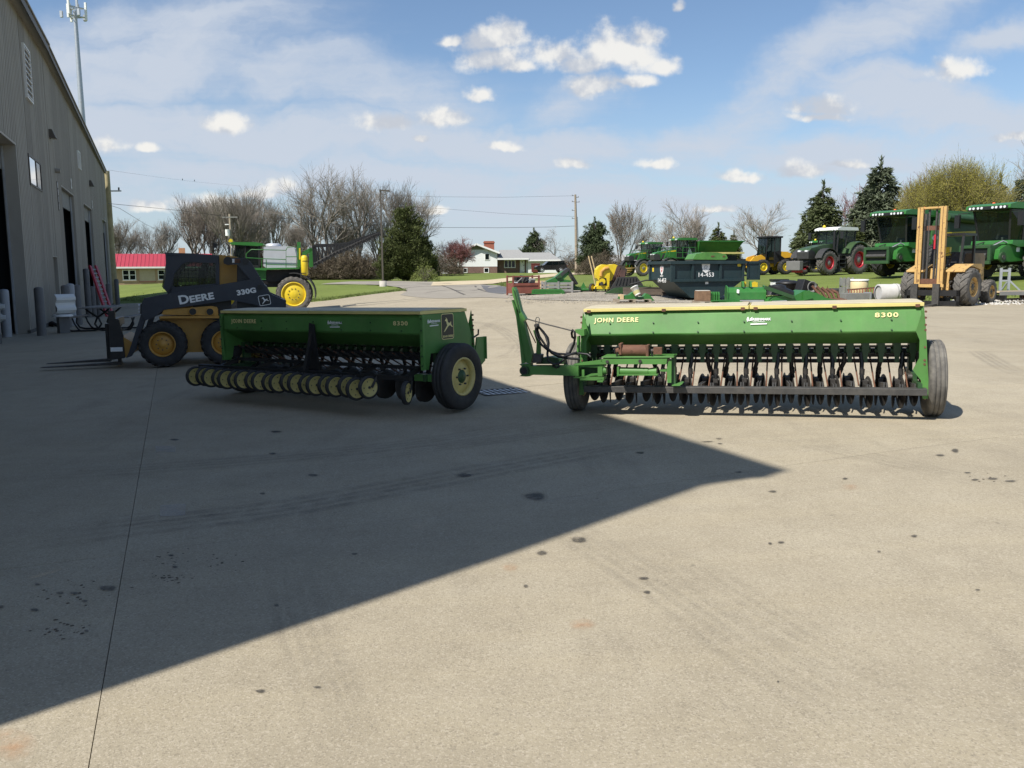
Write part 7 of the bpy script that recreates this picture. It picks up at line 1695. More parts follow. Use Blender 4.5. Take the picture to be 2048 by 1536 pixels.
# grass blades along the lawn edges
def grass(n, name, sampler, hmin, hmax, label):
    V = []; F_ = []
    for i in range(n):
        x, y = sampler(); z = T(x, y) - .02; h = rq.uniform(hmin, hmax); a = rq.random() * 6.28; w_ = rq.uniform(.012, .035); lx, ly = rq.gauss(0, h * .4), rq.gauss(0, h * .4); o_ = len(V)
        V += [(x - w_ * cos(a), y - w_ * sin(a), z), (x + w_ * cos(a), y + w_ * sin(a), z), (x + lx, y + ly, z + h)]; F_.append((o_, o_ + 1, o_ + 2))
    me = bpy.data.meshes.new(name); me.from_pydata(V, [], F_); me.materials.append(mat('grass_blade', (.125, .165, .034), .7, var=.45, scale=1.2)); tag(link(name, me), label, kind='stuff')
def edge_sampler(L, w_):
    P = [gp(u, v) for u, v in L]; ln = [(P[i + 1] - P[i]).length for i in range(len(P) - 1)]; tot = sum(ln)
    def f():
        s_ = rq.random() * tot; i = 0
        while i < len(ln) - 1 and s_ > ln[i]: s_ -= ln[i]; i += 1
        p = P[i].lerp(P[i + 1], s_ / ln[i]); return p.x + rq.gauss(0, .12), p.y + abs(rq.gauss(0, w_))
    return f
grass(14000, 'grass_edge', edge_sampler([(236, 603), (460, 602.5), (625, 603), (660, 599.5), (700, 593.5), (745, 588), (780, 584), (806, 581)], 1.2), .05, .16, 'grass blades along the near edge of the lawn')
grass(14000, 'grass_verge', edge_sampler([(1000, 571), (1075, 579), (1130, 579.5), (1190, 581), (1250, 581.5), (1320, 584), (1480, 590), (1640, 598), (1830, 603), (1900, 599), (2060, 593)], 2.2), .06, .22, 'rough grass behind the scrap parts')
# ------------------------------------------------------------------ red-roofed house
def house_at(name, label, u, v, D, rz=0.0, cat='house'):
    p = at(u, v, D); return thing(name, label, cat, (p.x, D, T(p.x, D)), rz)
RH = house_at('brick_house', 'tan brick single-storey house with bright red metal roof', 330, 568, 125, radians(20))
k = 125 / FPX
def hp(o, u, v, y=0): return onp(o, u, v, y)
BRK = mat('tan_brick', (.36, .25, .16), .85, var=.14, scale=1.2); TAN = mat('tan_panel', (.42, .35, .25), .8, var=.08); ROOFR = mat('red_metal_roof', (.40, .048, .066), .45, var=.06, scale=.4)
xl = hp(RH, 196, 568)[0]; xr = hp(RH, 418, 568)[0]; ze = hp(RH, 300, 532.5)[1]; zr = hp(RH, 300, 507.5, 4)[1]
b = MB(); b.bx(xl, xr, 0, 9, -.4, ze, BRK); b.build('wall', RH)
b = MB(); ov = .7; b.add([(xl - ov, -ov, ze - .08), (xr + ov, -ov, ze - .08), (xr + ov, 4.5, zr), (xl - ov, 4.5, zr), (xl - ov, 9.7, ze - .08), (xr + ov, 9.7, ze - .08)], [(0, 1, 2, 3), (3, 2, 5, 4)], ROOFR); b.add([(xl, 0, ze - .1), (xl, 9, ze - .1), (xl, 4.5, zr - .1)], [(0, 1, 2)], BRK); b.add([(xr, 0, ze - .1), (xr, 9, ze - .1), (xr, 4.5, zr - .1)], [(0, 1, 2)], BRK); rf = b.build('roof', RH)
sm = MB(); dzz = zr - ze + .08; sm.bar((0, -ov, .02), (0, 4.5, dzz + .02), .05, .07, ROOFR); sm = sm.build('roof_seam', mesh_only=True); x = xl - ov
while x < xr + ov: link('roof_seam', sm, rf, 0, (x, 0, ze - .08)); x += .53
b = MB(); b.bx(xl - ov, xr + ov, -ov - .03, -ov + .01, ze - .30, ze - .06, WHITE); b.bx(xl - ov, xl + .1, -ov + .01, .0, ze - .34, ze - .30, WHITE); b.build('gutter', RH)
for (u0, u1, v0, v1) in ((246, 271, 541, 559), (317, 342, 541, 558)):
    (x0, z1), (x1, z0) = hp(RH, u0, v0), hp(RH, u1, v1); b = MB()
    for (a, c_, d, e) in ((x0 - .1, x0, z0, z1), (x1, x1 + .1, z0, z1), (x0 - .1, x1 + .1, z0 - .12, z0), (x0 - .1, x1 + .1, z1, z1 + .1), ((x0 + x1) / 2 - .09, (x0 + x1) / 2 + .09, z0, z1), (x0, x1, (z0 + z1) / 2 - .04, (z0 + z1) / 2 + .04)): b.bx(a, c_, -.06, .03, d, e, WHITE)
    f = b.build('window', RH); b = MB(); b.bx(x0, x1, -.02, -.01, z0, z1, GLASSD); b.build('pane', f); b = MB(); b.bx(x0 - .2, x1 + .2, -.14, -.06, z0 - .22, z0 - .12, TAN); b.build('sill', f)
(x0, z1), (x1, z0) = hp(RH, 279, 545), hp(RH, 311, 562); b = MB(); b.bx(x0, x1, -.05, 0, z0, ze - .35, TAN); b.bx(x0 - .1, x1 + .1, -.10, -.05, z0 - .14, z0, RUST); b.build('panel', RH)
x, z = hp(RH, 364, 506, 4.5); b = MB(); b.bx(x - .45, x + .45, 4.2, 5.1, zr - 1, hp(RH, 364, 496, 4.5)[1], mat('tan_chimney', (.45, .26, .13), .85, var=.15)); b.build('chimney', RH)
# ------------------------------------------------------------------ white split-level house
WH = house_at('split_level_house', 'white split-level house with brick base and grey roofs', 1000, 546, 141, 0)
SID = mat('white_siding', (.74, .75, .74), .6, var=.04); BRK2 = mat('brown_brick', (.17, .105, .085), .9, var=.3, scale=6); ROOFG = mat('grey_shingles', (.29, .288, .275), .9, var=.12, scale=3); OLV = mat('olive_gable', (.21, .20, .12), .8, var=.1)
Z5 = (860, 380, 4.452)
def W_(P, y=0): return tr(WH, zl(P, Z5), y)
def wq(x, y, d=0): return W_([(x, y)], d)[0]
xl, zt = wq(100, 560); xm, _ = wq(598, 560); zbk = wq(300, 683)[1]; zb0 = -.3
pk = wq(415, 476); el = wq(215, 560); er = wq(598, 560)
xw0 = wq(165, 700)[0]
b = MB(); b.prism([(wq(100, 700)[0], zbk), (xm, zbk), (xm, er[1]), (pk[0], pk[1] - .1), (wq(215, 560)[0], er[1]), (wq(100, 560)[0], er[1] - .3)], 'y', 0, 11, SID); b.build('wall', WH)
b = MB(); b.prism([(pk[0] - 2.6, er[1] + .55), (pk[0], pk[1] - .12), (er[0] - 2.0, er[1] + .55)], 'y', -.05, 0, OLV); b.build('gable_panel', WH)
b = MB(); b.bx(xw0, xm - .02, .02, 10.9, zb0, zbk, BRK2); b.build('brick_base', WH); b = MB(); b.bx(wq(100, 700)[0], xw0, .04, 4, zb0, zbk, SID); b.build('wall', WH)
def roofslab(o, a, c_, y0, y1, th, m, name='roof'):
    b = MB(); b.bar
    (x0, z0), (x1, z1) = a, c_; b.add([(x0, y0, z0), (x1, y0, z1), (x1, y1, z1), (x0, y1, z0), (x0, y0, z0 - th), (x1, y0, z1 - th), (x1, y1, z1 - th), (x0, y1, z0 - th)], [(0, 1, 2, 3), (7, 6, 5, 4), (0, 4, 5, 1), (1, 5, 6, 2), (2, 6, 7, 3), (3, 7, 4, 0)], m); return b.build(name, o)
roofslab(WH, (pk[0] - .02, pk[1]), wq(622, 556), -.7, 11.5, .25, ROOFG); roofslab(WH, wq(180, 580), (pk[0] - .04, pk[1]), -.7, 11.5, .25, ROOFG)
b = MB(); q = wq(622, 556); b.bar((pk[0], -.72, pk[1] - .12), (q[0], -.72, q[1] - .12), .05, .28, WHITE); q = wq(180, 580); b.bar((pk[0], -.72, pk[1] - .12), (q[0], -.72, q[1] - .12), .05, .28, WHITE); b.build('fascia', WH)
# right wing: recessed porch front and garage
zr1 = wq(750, 532, 4.5)[1]; ze1 = wq(750, 608, -1)[1]; xg = wq(872, 608)[0]; xe = wq(1158, 620)[0]; zg = wq(1000, 556, 4.5)[1]; zge = wq(1000, 620, -1)[1]
b = MB(); b.bx(xm + .02, xg, 1.2, 10, zb0, ze1, SID); b.bx(xg + .02, xe - .4, .3, 10, zb0, zge, SID); b.build('wall', WH)
b = MB(); b.bx(xm + .03, wq(800, 700)[0], 1.1, 1.18, zb0, ze1 - .05, BRK2); b.bx(wq(845, 700)[0], wq(856, 700)[0], 1.1, 1.18, zb0, ze1 - .05, BRK2); b.build('brick_front', WH)
b = MB(); xa = wq(600, 608)[0]; xb = wq(880, 608)[0]; b.add([(xa, -.6, ze1), (xb, -.6, ze1), (wq(800, 532)[0], 4.8, zr1), (wq(612, 532)[0], 4.8, zr1), (xa, 10.5, ze1), (xb, 10.5, ze1)], [(0, 1, 2, 3), (3, 2, 5, 4), (1, 5, 2)], ROOFG); b.bx(xa, xb, -.66, -.6, ze1 - .22, ze1 - .0, WHITE); b.build('roof', WH)
b = MB(); xa = wq(870, 620)[0]; xb = wq(1162, 622)[0]; b.add([(xa - .1, -.5, zge), (xb, -.5, zge), (wq(1080, 556)[0], 4.8, zg), (wq(820, 556)[0], 4.8, zg), (xa, 10.5, zge), (xb, 10.5, zge)], [(0, 1, 2, 3), (3, 2, 5, 4), (1, 5, 2)], ROOFG); b.bx(xa + .05, xb, -.56, -.5, zge - .22, zge, WHITE); b.build('roof', WH)
def window(o, x0, y0, x1, y1, d, nm=1):
    (a, z1), (c_, z0) = W_([(x0, y0)], d)[0], W_([(x1, y1)], d)[0]; b = MB()
    for q in ((a - .1, a, z0, z1), (c_, c_ + .1, z0, z1), (a - .1, c_ + .1, z0 - .1, z0), (a - .1, c_ + .1, z1, z1 + .1)): b.bx(q[0], q[1], d - .07, d + .02, q[2], q[3], WHITE)
    for k in range(1, nm): xx = a + (c_ - a) * k / nm; b.bx(xx - .05, xx + .05, d - .05, d + .02, z0, z1, WHITE)
    f = b.build('window', o); b = MB(); b.bx(a, c_, d - .02, d - .01, z0, z1, GLASSD); b.build('pane', f)
window(WH, 492, 570, 526, 620, 0); window(WH, 665, 630, 756, 688, 1.1, 3); window(WH, 300, 700, 328, 732, 0); window(WH, 485, 698, 520, 732, 0)
b = MB(); (a, z1), (c_, z0) = wq(804, 622, 1.1), wq(842, 728, 1.1); b.bx(a, c_, 1.04, 1.1, z0, z1, WHITE); dd_ = b.build('door', WH); b = MB(); b.bx(a + .5, a + .62, 1.0, 1.04, z0 + .95, z0 + 1.1, BLACK); b.bx(a + .3, c_ - .3, 1.03, 1.04, z1 - .5, z1 - .2, GLASSD); b.build('handle', dd_)
b = MB(); (a, z1), (c_, z0) = wq(890, 632, .3), wq(1010, 728, .3); b.bx(a, c_, .26, .3, z0, z1, mat('garage_white', (.66, .67, .66), .6)); b.build('garage_door', WH)
q = wq(526, 500, 5); q2 = wq(526, 455, 5); b = MB(); b.bx(q[0] - .85, q[0] + .85, 4.5, 5.6, q[1] - 1.5, q2[1], mat('red_brick', (.30, .10, .06), .9, var=.35, scale=8)); b.bx(q[0] - .95, q[0] + .95, 4.4, 5.7, q2[1] - .35, q2[1] - .15, mat('red_brick', (.3, .1, .06))); b.build('chimney', WH)
# parked SUV and bin
sv = at(1101, 544, 134); SV = thing('parked_suv', 'black SUV parked on the drive in front of the white garage', 'car', (sv.x, 134, T(sv.x, 134) + .1), radians(10))
DKV = mat('black_car_paint', (.012, .012, .014), .25, coat=.6)
b = MB(); b.prism([(-2.4, .45), (-2.45, .85), (-2.2, 1.02), (-1.2, 1.12), (-.55, 1.70), (1.9, 1.78), (2.35, 1.15), (2.4, .5), (2.0, .38), (-2.0, .38)], 'y', -.95, .95, DKV); b.build('body', SV, .08)
b = MB(); b.prism([(-1.05, 1.15), (-.5, 1.62), (.1, 1.64), (.1, 1.15)], 'y', -.962, -.95, GLASSD); b.prism([(.2, 1.15), (.2, 1.64), (1.0, 1.66), (1.05, 1.15)], 'y', -.962, -.95, GLASSD); b.prism([(1.15, 1.15), (1.1, 1.66), (1.8, 1.66), (2.05, 1.2)], 'y', -.962, -.95, GLASSD); b.build('window', SV)
b = MB(); b.bx(2.38, 2.42, -.9, -.6, .85, 1.1, RED); b.bx(2.3, 2.41, -.5, .5, .75, .9, GALV); b.build('tail_lamp', SV)
for x in (-1.5, 1.45):
    for s_ in (-1, 1): wheel(SV, (x, s_ * .86, .38), .38, .24, .66, GALV, RUBBER, 'y', 0, 0, s_, GALV, .05, bolts=5)
tb = at(1071, 544.5, 137); TB = thing('wheelie_bin', 'dark red wheeled rubbish bin beside the house door', 'bin', (tb.x, 137, T(tb.x, 137))); b = MB(); b.box((0, 0, .75), (1.2, .8, 1.3), mat('bin_red', (.13, .025, .02), .6), top=(1.15, 1.15)); b.box((0, 0, 1.45), (1.45, 1.0, .12), mat('bin_red', (.13, .025, .02))); b.build('bin', TB, .03); b = MB(); b.cyl((-.4, .4, .18), (.4, .4, .18), .18, BLACK, 10); b.build('wheel', TB)
# white shed far behind the header
p = at(1232, 545, 165); SH = thing('white_shed', 'low white farm shed seen between the pine and the left green sprayer', 'shed', (p.x, 165, T(p.x, 165))); b = MB(); b.bx(-4, 5, 0, 6, -.5, 2.1, SID); b.build('wall', SH); b = MB(); b.prism([(-.4, 2.0), (3, 3.3), (6.4, 2.0)], 'x', -4.4, 5.4, ROOFG); b.build('roof', SH)
b = MB(); b.bx(-2.2, -1.0, -.04, 0, 0, 1.9, GREY); b.build('door', SH)
# ------------------------------------------------------------------ poles and wires
pp = at(1153, 548, 122); UP = thing('utility_pole', 'weathered grey wooden utility pole standing by the track in front of the pine', 'utility pole', (pp.x, 122, T(pp.x, 122))); h = at(1150.5, 389, 122).z - UP.location.z; lx = at(1150.5, 389, 122).x - pp.x
b = MB(); b.tube([(0, 0, -.3), (lx * .4, 0, h * .55), (lx, 0, h)], [.24, .20, .14], WOOD, 10); b.build('pole', UP)
b = MB()
for f, s_ in ((.985, -1), (.965, 1), (.91, -1), (.905, 1.3), (.80, -1), (.70, -1)): b.bar((lx, 0, h * f), (lx + s_ * .42, 0, h * f), .06, .06, STEEL); b.cyl((lx + s_ * .42, 0, h * f - .05), (lx + s_ * .42, 0, h * f + .15), .05, GREY, 6)
b.build('insulator', UP); b = MB(); b.tube([(.25, -.1, h * .1), (.2, -.1, h * .5), (.1, -.1, h * .72)], .03, BLACK, 5); b.build('conduit', UP)
p2 = at(466, 545, 104); P2 = thing('power_pole', 'wooden power pole with white crossarm and transformer above the sprayer cab', 'utility pole', (p2.x, 104, T(p2.x, 104))); h2 = at(460, 428, 104).z - P2.location.z; l2 = at(459.5, 428, 104).x - p2.x
b = MB(); b.tube([(0, 0, -.3), (l2, 0, h2)], [.22, .15], WOOD, 10); b.build('pole', P2); z = at(460, 434.5, 104).z - P2.location.z; b = MB(); b.bar((l2 - .88, -.12, z), (l2 + .92, -.12, z), .09, .11, GREY); b.bx(l2 - .6, l2 - .1, -.15, -.05, z - .9, z - .8, WHITE); b.build('crossarm', P2); z = at(460, 465, 104).z - P2.location.z; b = MB(); b.cyl((l2 - .25, -.3, z - .4), (l2 - .25, -.3, z + .35), .28, WHITE, 12); b.build('transformer', P2)
def wire(name, label, pts, r=.022):
    b = MB(); P = [at(u, v, D) for u, v, D in pts]; L = []
    for i in range(len(P) - 1):
        for j in range(8): L.append(P[i].lerp(P[i + 1], j / 8))
    L.append(P[-1]); b.tube([tuple(q) for q in L], r, BLACK, 4, smooth=False); tag(b.build(name), label, 'overhead wire', 'overhead wires across the sky')
wire('overhead_wire', 'thick overhead wire sagging from the left to the pole by the pine', [(560, 436, 118), (640, 442, 118), (765, 450, 119), (880, 455, 120), (1000, 455.5, 121), (1100, 454, 122), (1149, 452, 122)], .032)
wire('overhead_wire', 'thin upper wire reaching the top of the pole by the pine', [(620, 384, 118), (870, 393.5, 120), (1010, 394.5, 121), (1149, 391.5, 122)], .016)
wire('overhead_wire', 'thin middle wire meeting the pole by the pine above the thick wire', [(640, 405, 118), (880, 417, 120), (1020, 428, 121), (1149, 433, 122)], .016)
wire('overhead_wire', 'wire running from the workshop corner pole down to the far trees', [(222, 411, 62), (240, 417, 70), (290, 448, 90), (330, 466, 100)], .016)
wire('overhead_wire', 'dark wire from beside the corner pole to the power pole crossarm', [(217, 407, 62), (238, 409, 68), (300, 415, 85), (358, 421, 98), (453, 433, 104)], .022)
wire('overhead_wire', 'faint high wire with two birds crossing above the left trees', [(216, 340, 62), (300, 352, 100), (385, 363, 118), (480, 372, 132)], .009)
for (u, v, lb) in ((365, 360.5, 'left of two small dark birds perched on the high wire'), (389, 362.5, 'right of two small dark birds perched on the high wire')):
    p = at(u, v, 112 if u < 370 else 119); o = thing('bird', lb, 'bird', p, 0, 'birds on the wire'); b = MB(); b.lathe([(.001, -.16), (.06, -.10), (.09, 0), (.06, .1), (.04, .14), (.05, .18), (.03, .23), (.001, .24)], 'z', (0, 0, .12), BLACK, 8); b.build('body', o); o.scale = (.65, .65, .65)
# ------------------------------------------------------------------ trees
BARK = mat('grey_brown_bark', (.185, .166, .142), .9, var=.25, scale=2)
BARKD = mat('dark_bark', (.062, .05, .042), .9, var=.25, scale=2)
TWIG = mat('winter_twigs', (.215, .188, .158), .9, var=.25, scale=.5)
TWIGR = mat('red_budded_twigs', (.185, .085, .078), .9, var=.3, scale=.5)
TWIGP = mat('pale_winter_twigs', (.225, .195, .165), .9, var=.25, scale=.5)
def leafm(name, c, var=.4, sc_=.8, trans=.0):
    return mat(name, c, .75, var=var, scale=sc_, spec=.2)
SPRUCE = leafm('spruce_needles', (.085, .102, .044)); SPRUCEB = leafm('blue_spruce_needles', (.102, .120, .074)); PINE = leafm('pine_needles', (.060, .080, .036)); YEWG = leafm('cedar_needles', (.082, .098, .032)); BUD = leafm('spring_buds', (.33, .30, .055), .3); BUDR = leafm('red_buds', (.20, .075, .07), .3); DEAD = leafm('brown_dead_needles', (.14, .10, .06), .3); SHRUB = leafm('shrub_twigs', (.115, .092, .062), .3); SHRUBG = leafm('green_shrub_leaves', (.14, .165, .045), .3)
class Arr:
    def __init__(s): s.v = []; s.f = []
    def seg(s, P, R, n=3):
        o = len(s.v); k = len(P)
        for i, p in enumerate(P):
            d = (P[min(i + 1, k - 1)] - P[max(i - 1, 0)])
            a = d.orthogonal().normalized(); b = d.normalized().cross(a)
            if i and (a.dot(pa)) < 0.5:
                a = (pa - d.normalized() * pa.dot(d.normalized())); a = a.normalized() if a.length > 1e-4 else d.orthogonal().normalized(); b = d.normalized().cross(a)
            pa = a
            for j in range(n):
                t = 2 * pi * j / n; q = p + a * (R[i] * cos(t)) + b * (R[i] * sin(t)); s.v.append((q.x, q.y, q.z))
        for i in range(k - 1):
            for j in range(n): s.f.append((o + i * n + j, o + i * n + (j + 1) % n, o + (i + 1) * n + (j + 1) % n, o + (i + 1) * n + j))
    def tri(s, p, d, u, L, w_):
        o = len(s.v); s.v += [tuple(p - u * w_), tuple(p + u * w_), tuple(p + d * L)]; s.f.append((o, o + 1, o + 2))
    def mesh(s, name, m, smooth=False):
        me = bpy.data.meshes.new(name); me.from_pydata(s.v, [], s.f); me.materials.append(m)
        if smooth: me.polygons.foreach_set('use_smooth', [True] * len(me.polygons))
        return me
def deciduous(seed, H, spread, fork=.3, n0=6, nn=(6, 5, 5, 4), up=.35, rad=.03, twigr=.022, leaves=None, stems=1, bark=BARK, twig=TWIG, ang=(.35, .8), leafn=3, leafL=.16, shrink=.66):
    r = random.Random(seed); A = Arr(); Bt = Arr(); Lf = Arr()
    def vec(d, a, t):
        o = d.orthogonal().normalized(); o2 = d.cross(o); return (d * cos(a) + (o * cos(t) + o2 * sin(t)) * sin(a)).normalized()
    def grow(p, d, L, R, lev):
        k = 4 if lev < 2 else (3 if lev < 3 else 2); P = [p]; dd = d.copy(); RR = [R]
        for i in range(k):
            dd = (dd + Vector((r.gauss(0, .10), r.gauss(0, .10), r.gauss(0, .06) + up * .12))).normalized(); P.append(P[-1] + dd * (L / k)); RR.append(max(R * (1 - .55 * (i + 1) / k), twigr * .6))
        (A if lev < 2 else Bt).seg(P, RR, 6 if lev < 1 else (4 if lev < 2 else 3))
        if leaves and lev >= len(nn) - 1:
            for i in range(leafn):
                q = P[0].lerp(P[-1], r.uniform(.2, 1)); Lf.tri(q, Vector((r.gauss(0, 1), r.gauss(0, 1), r.gauss(0, 1))).normalized(), Vector((r.gauss(0, 1), r.gauss(0, 1), r.gauss(0, 1))).normalized(), leafL * r.uniform(.6, 1.4), leafL * .4)
        if lev >= len(nn): return
        n = nn[lev] + r.choice((-1, 0, 0, 1))
        for i in range(n):
            f = .30 + .70 * (i + r.random()) / n if lev else fork + (1 - fork) * (i + r.random()) / n
            j = min(int(f * k), k - 1); e = f * k - j; q = P[j].lerp(P[j + 1], min(e, 1)); base = (P[j + 1] - P[j]).normalized()
            nd_ = vec(base, r.uniform(*ang) * (1.15 if lev == 0 else 1), r.random() * 6.283 if lev else (i * 2.4 + r.random()))
            nd_ = (nd_ + Vector((0, 0, up * (.6 if lev < 2 else .3)))).normalized()
            grow(q, nd_, L * shrink * r.uniform(.75, 1.15) * (1.15 - .45 * f if lev == 0 else 1), max(RR[j] * (.62 if lev < 2 else .55), twigr), lev + 1)
    for s_ in range(stems):
        d = Vector((r.gauss(0, .07), r.gauss(0, .07), 1)) if stems == 1 else Vector((cos(s_ * 6.283 / stems + .5) * .38, sin(s_ * 6.283 / stems + .5) * .38, 1))
        grow(Vector((0, 0, -.2)), d.normalized(), H * (.60 if stems == 1 else .5), H * rad / (1 if stems == 1 else 1.5), 0)
    allv = np.array(Bt.v); hz = np.percentile(allv[:, 2], 99.7); wx_ = np.percentile(np.hypot(allv[:, 0], allv[:, 1]), 97)
    kz = H / hz; kx = spread / wx_
    for Q_ in (A, Bt, Lf): Q_.v = [(x * kx, y * kx, z * kz) for x, y, z in Q_.v]
    t = A.mesh('trunk', bark, True); c = Bt.mesh('crown', twig); l = Lf.mesh('leaves', leaves) if leaves else None
    return t, c, l
def conifer(seed, H, W_, m, base=.06, n=9000, droop=.25, dens=1.0, L=.42, lobes=22, tipround=1.0, upturn=False, gap=.0, dead=None, pw=.72):
    """whorled branches carrying needle sprays"""
    r = random.Random(seed); A = Arr(); Lf = Arr(); Dd = Arr()
    A.seg([Vector((0, 0, -.2)), Vector((0, 0, H * .5)), Vector((0, 0, H * .98))], [H * .022, H * .013, .02], 7)
    nb = int(n / 42); 
    for i in range(nb):
        f = base + (1 - base) * (1 - sqrt(1 - r.random() * .995)); z0 = f * H
        prof = W_ * (1 - f) ** pw * (1 if f > base + .10 else (.55 + .45 * (f - base) / .10)); a = r.random() * 6.283
        lob = 1 + .17 * sin(a * 5 + z0 * 2.1 + seed) + .12 * sin(a * 3 - z0 * 1.3) + r.gauss(0, .13)
        R = max(.18, prof * lob * tipround)
        if gap and mnoise.noise((cos(a) * 1.6 + seed, sin(a) * 1.6, z0 * .55)) < -gap: R *= .5
        d = Vector((cos(a), sin(a), .25 if upturn else -droop * .5)); tip = Vector((cos(a) * R, sin(a) * R, z0 + R * (.35 if upturn else -droop)))
        P = [Vector((0, 0, z0)), Vector((cos(a) * R * .5, sin(a) * R * .5, z0 + R * (.16 if upturn else -droop * .25))), tip]
        if R > .6: A.seg(P, [.035, .025, .012], 3)
        k = int(42 * dens * (.4 + .6 * R / W_)) + 8; side = Vector((-sin(a), cos(a), 0))
        for j in range(k):
            g_ = .22 + .80 * r.random() ** .7
            q = P[0].lerp(P[1], g_ * 2) if g_ < .5 else P[1].lerp(P[2], g_ * 2 - 1)
            q = q + side * r.gauss(0, .11 * R + .04) + Vector((0, 0, r.gauss(0, .06 + .05 * R)))
            dd = (Vector((cos(a), sin(a), 0)) * r.uniform(.3, 1) + side * r.gauss(0, .7) + Vector((0, 0, r.gauss(-.15 if not upturn else .55, .4)))).normalized()
            u = Vector((r.gauss(0, 1), r.gauss(0, 1), r.gauss(0, .6))).normalized()
            T_ = Dd if (dead and g_ < .55 and r.random() < .3) else Lf
            T_.tri(q, dd, u, L * r.uniform(.6, 1.3), L * r.uniform(.16, .30))
    for j in range(60):
        z = H * r.uniform(.9, 1.02); Lf.tri(Vector((r.gauss(0, .10), r.gauss(0, .10), z)), Vector((r.gauss(0, .5), r.gauss(0, .5), 1)).normalized(), Vector((r.gauss(0, 1), r.gauss(0, 1), 0)).normalized(), L * .8, L * .16)
    return A.mesh('trunk', BARKD, True), Lf.mesh('crown', m), (Dd.mesh('dead_twigs', DEAD) if dead else None)
def bush(seed, W_, H, m, n=2500, L=.3, twig=TWIG):
    r = random.Random(seed); A = Arr(); Lf = Arr()
    for i in range(60):
        a = r.random() * 6.283; e = r.uniform(.3, 1); tip = Vector((cos(a) * W_ * e * .9, sin(a) * W_ * e * .9, H * r.uniform(.5, 1) * (1.1 - .4 * e))); mid = tip * .5 + Vector((0, 0, H * .12)); A.seg([Vector((r.gauss(0, .15), r.gauss(0, .15), 0)), mid, tip], [.03, .02, .01], 3)
    for i in range(n):
        a = r.random() * 6.283; e = sqrt(r.random()); hh_ = H * (1 - .75 * e * e) * (1 + .22 * sin(a * 4 + seed) + .12 * sin(a * 9)); z = hh_ * r.random() ** .6
        Lf.tri(Vector((cos(a) * W_ * e, sin(a) * W_ * e, z)), Vector((r.gauss(0, .8), r.gauss(0, .8), r.gauss(.5, .7))).normalized(), Vector((r.gauss(0, 1), r.gauss(0, 1), r.gauss(0, .6))).normalized(), L * r.uniform(.6, 1.4), L * (r.uniform(.12, .25) if m is not SHRUB else .045))
    return A.mesh('stems', twig), Lf.mesh('crown', m), None
def tree(name, label, meshes, p, rz=0, scale=1.0, group=None, cat='tree'):
    o = thing(name, label, cat, p, rz, group, scale=scale if isinstance(scale, tuple) else (scale,) * 3)
    for me in meshes:
        if me is not None: link(me.name.split('.')[0], me, o)
    return o
def top_h(u, vt, D):   # height above ground of a picture row at distance D
    q = at(u, vt, D); return q.z - T(q.x, q.y)
def ground(u, D): return gx(u, D)
# prototypes
DA = deciduous(1, 18, 6.4, .26, 6, (8, 7, 6, 5), .38, .022, .020)
DB = deciduous(2, 18, 5.2, .30, 6, (8, 7, 6, 5), .62, .020, .020, ang=(.25, .6))
DC = deciduous(5, 18, 7.6, .20, 6, (9, 7, 6, 5), .30, .024, .020, ang=(.4, .85))
DV = deciduous(7, 18, 6.2, .16, 6, (7, 7, 6, 5), .55, .020, .020, stems=3, ang=(.3, .65), twig=TWIG)
DP = deciduous(8, 12, 5.6, .2, 6, (6, 6, 5, 4), .42, .018, .016, stems=3, ang=(.3, .7), twig=TWIGP, leaves=leafm('tan_buds', (.20, .12, .075), .3), leafn=1, leafL=.13)
DG = deciduous(9, 12, 5.4, .22, 6, (8, 6, 6, 4), .40, .020, .016, ang=(.35, .75), twig=TWIGP, bark=BARK)
DR = deciduous(10, 10, 3.4, .25, 6, (6, 6, 5, 4), .75, .018, .014, ang=(.25, .55), twig=TWIGR, leaves=BUDR, leafn=2, leafL=.10)
DM_ = deciduous(11, 6, 4.2, .12, 6, (6, 6, 6, 4), .18, .02, .014, stems=4, ang=(.4, .9), twig=TWIGR, bark=BARKD, leaves=BUDR, leafn=3, leafL=.09)
DY = deciduous(12, 12, 6.6, .15, 6, (8, 7, 7, 6), .34, .020, .010, stems=5, ang=(.4, .95), twig=mat('olive_twigs', (.20, .17, .07), .9, var=.2, scale=.5), leaves=BUD, leafn=6, leafL=.075)
DW = deciduous(13, 8, 5, .2, 6, (7, 6, 5, 4), -.25, .018, .014, ang=(.5, 1.1), twig=TWIGP)
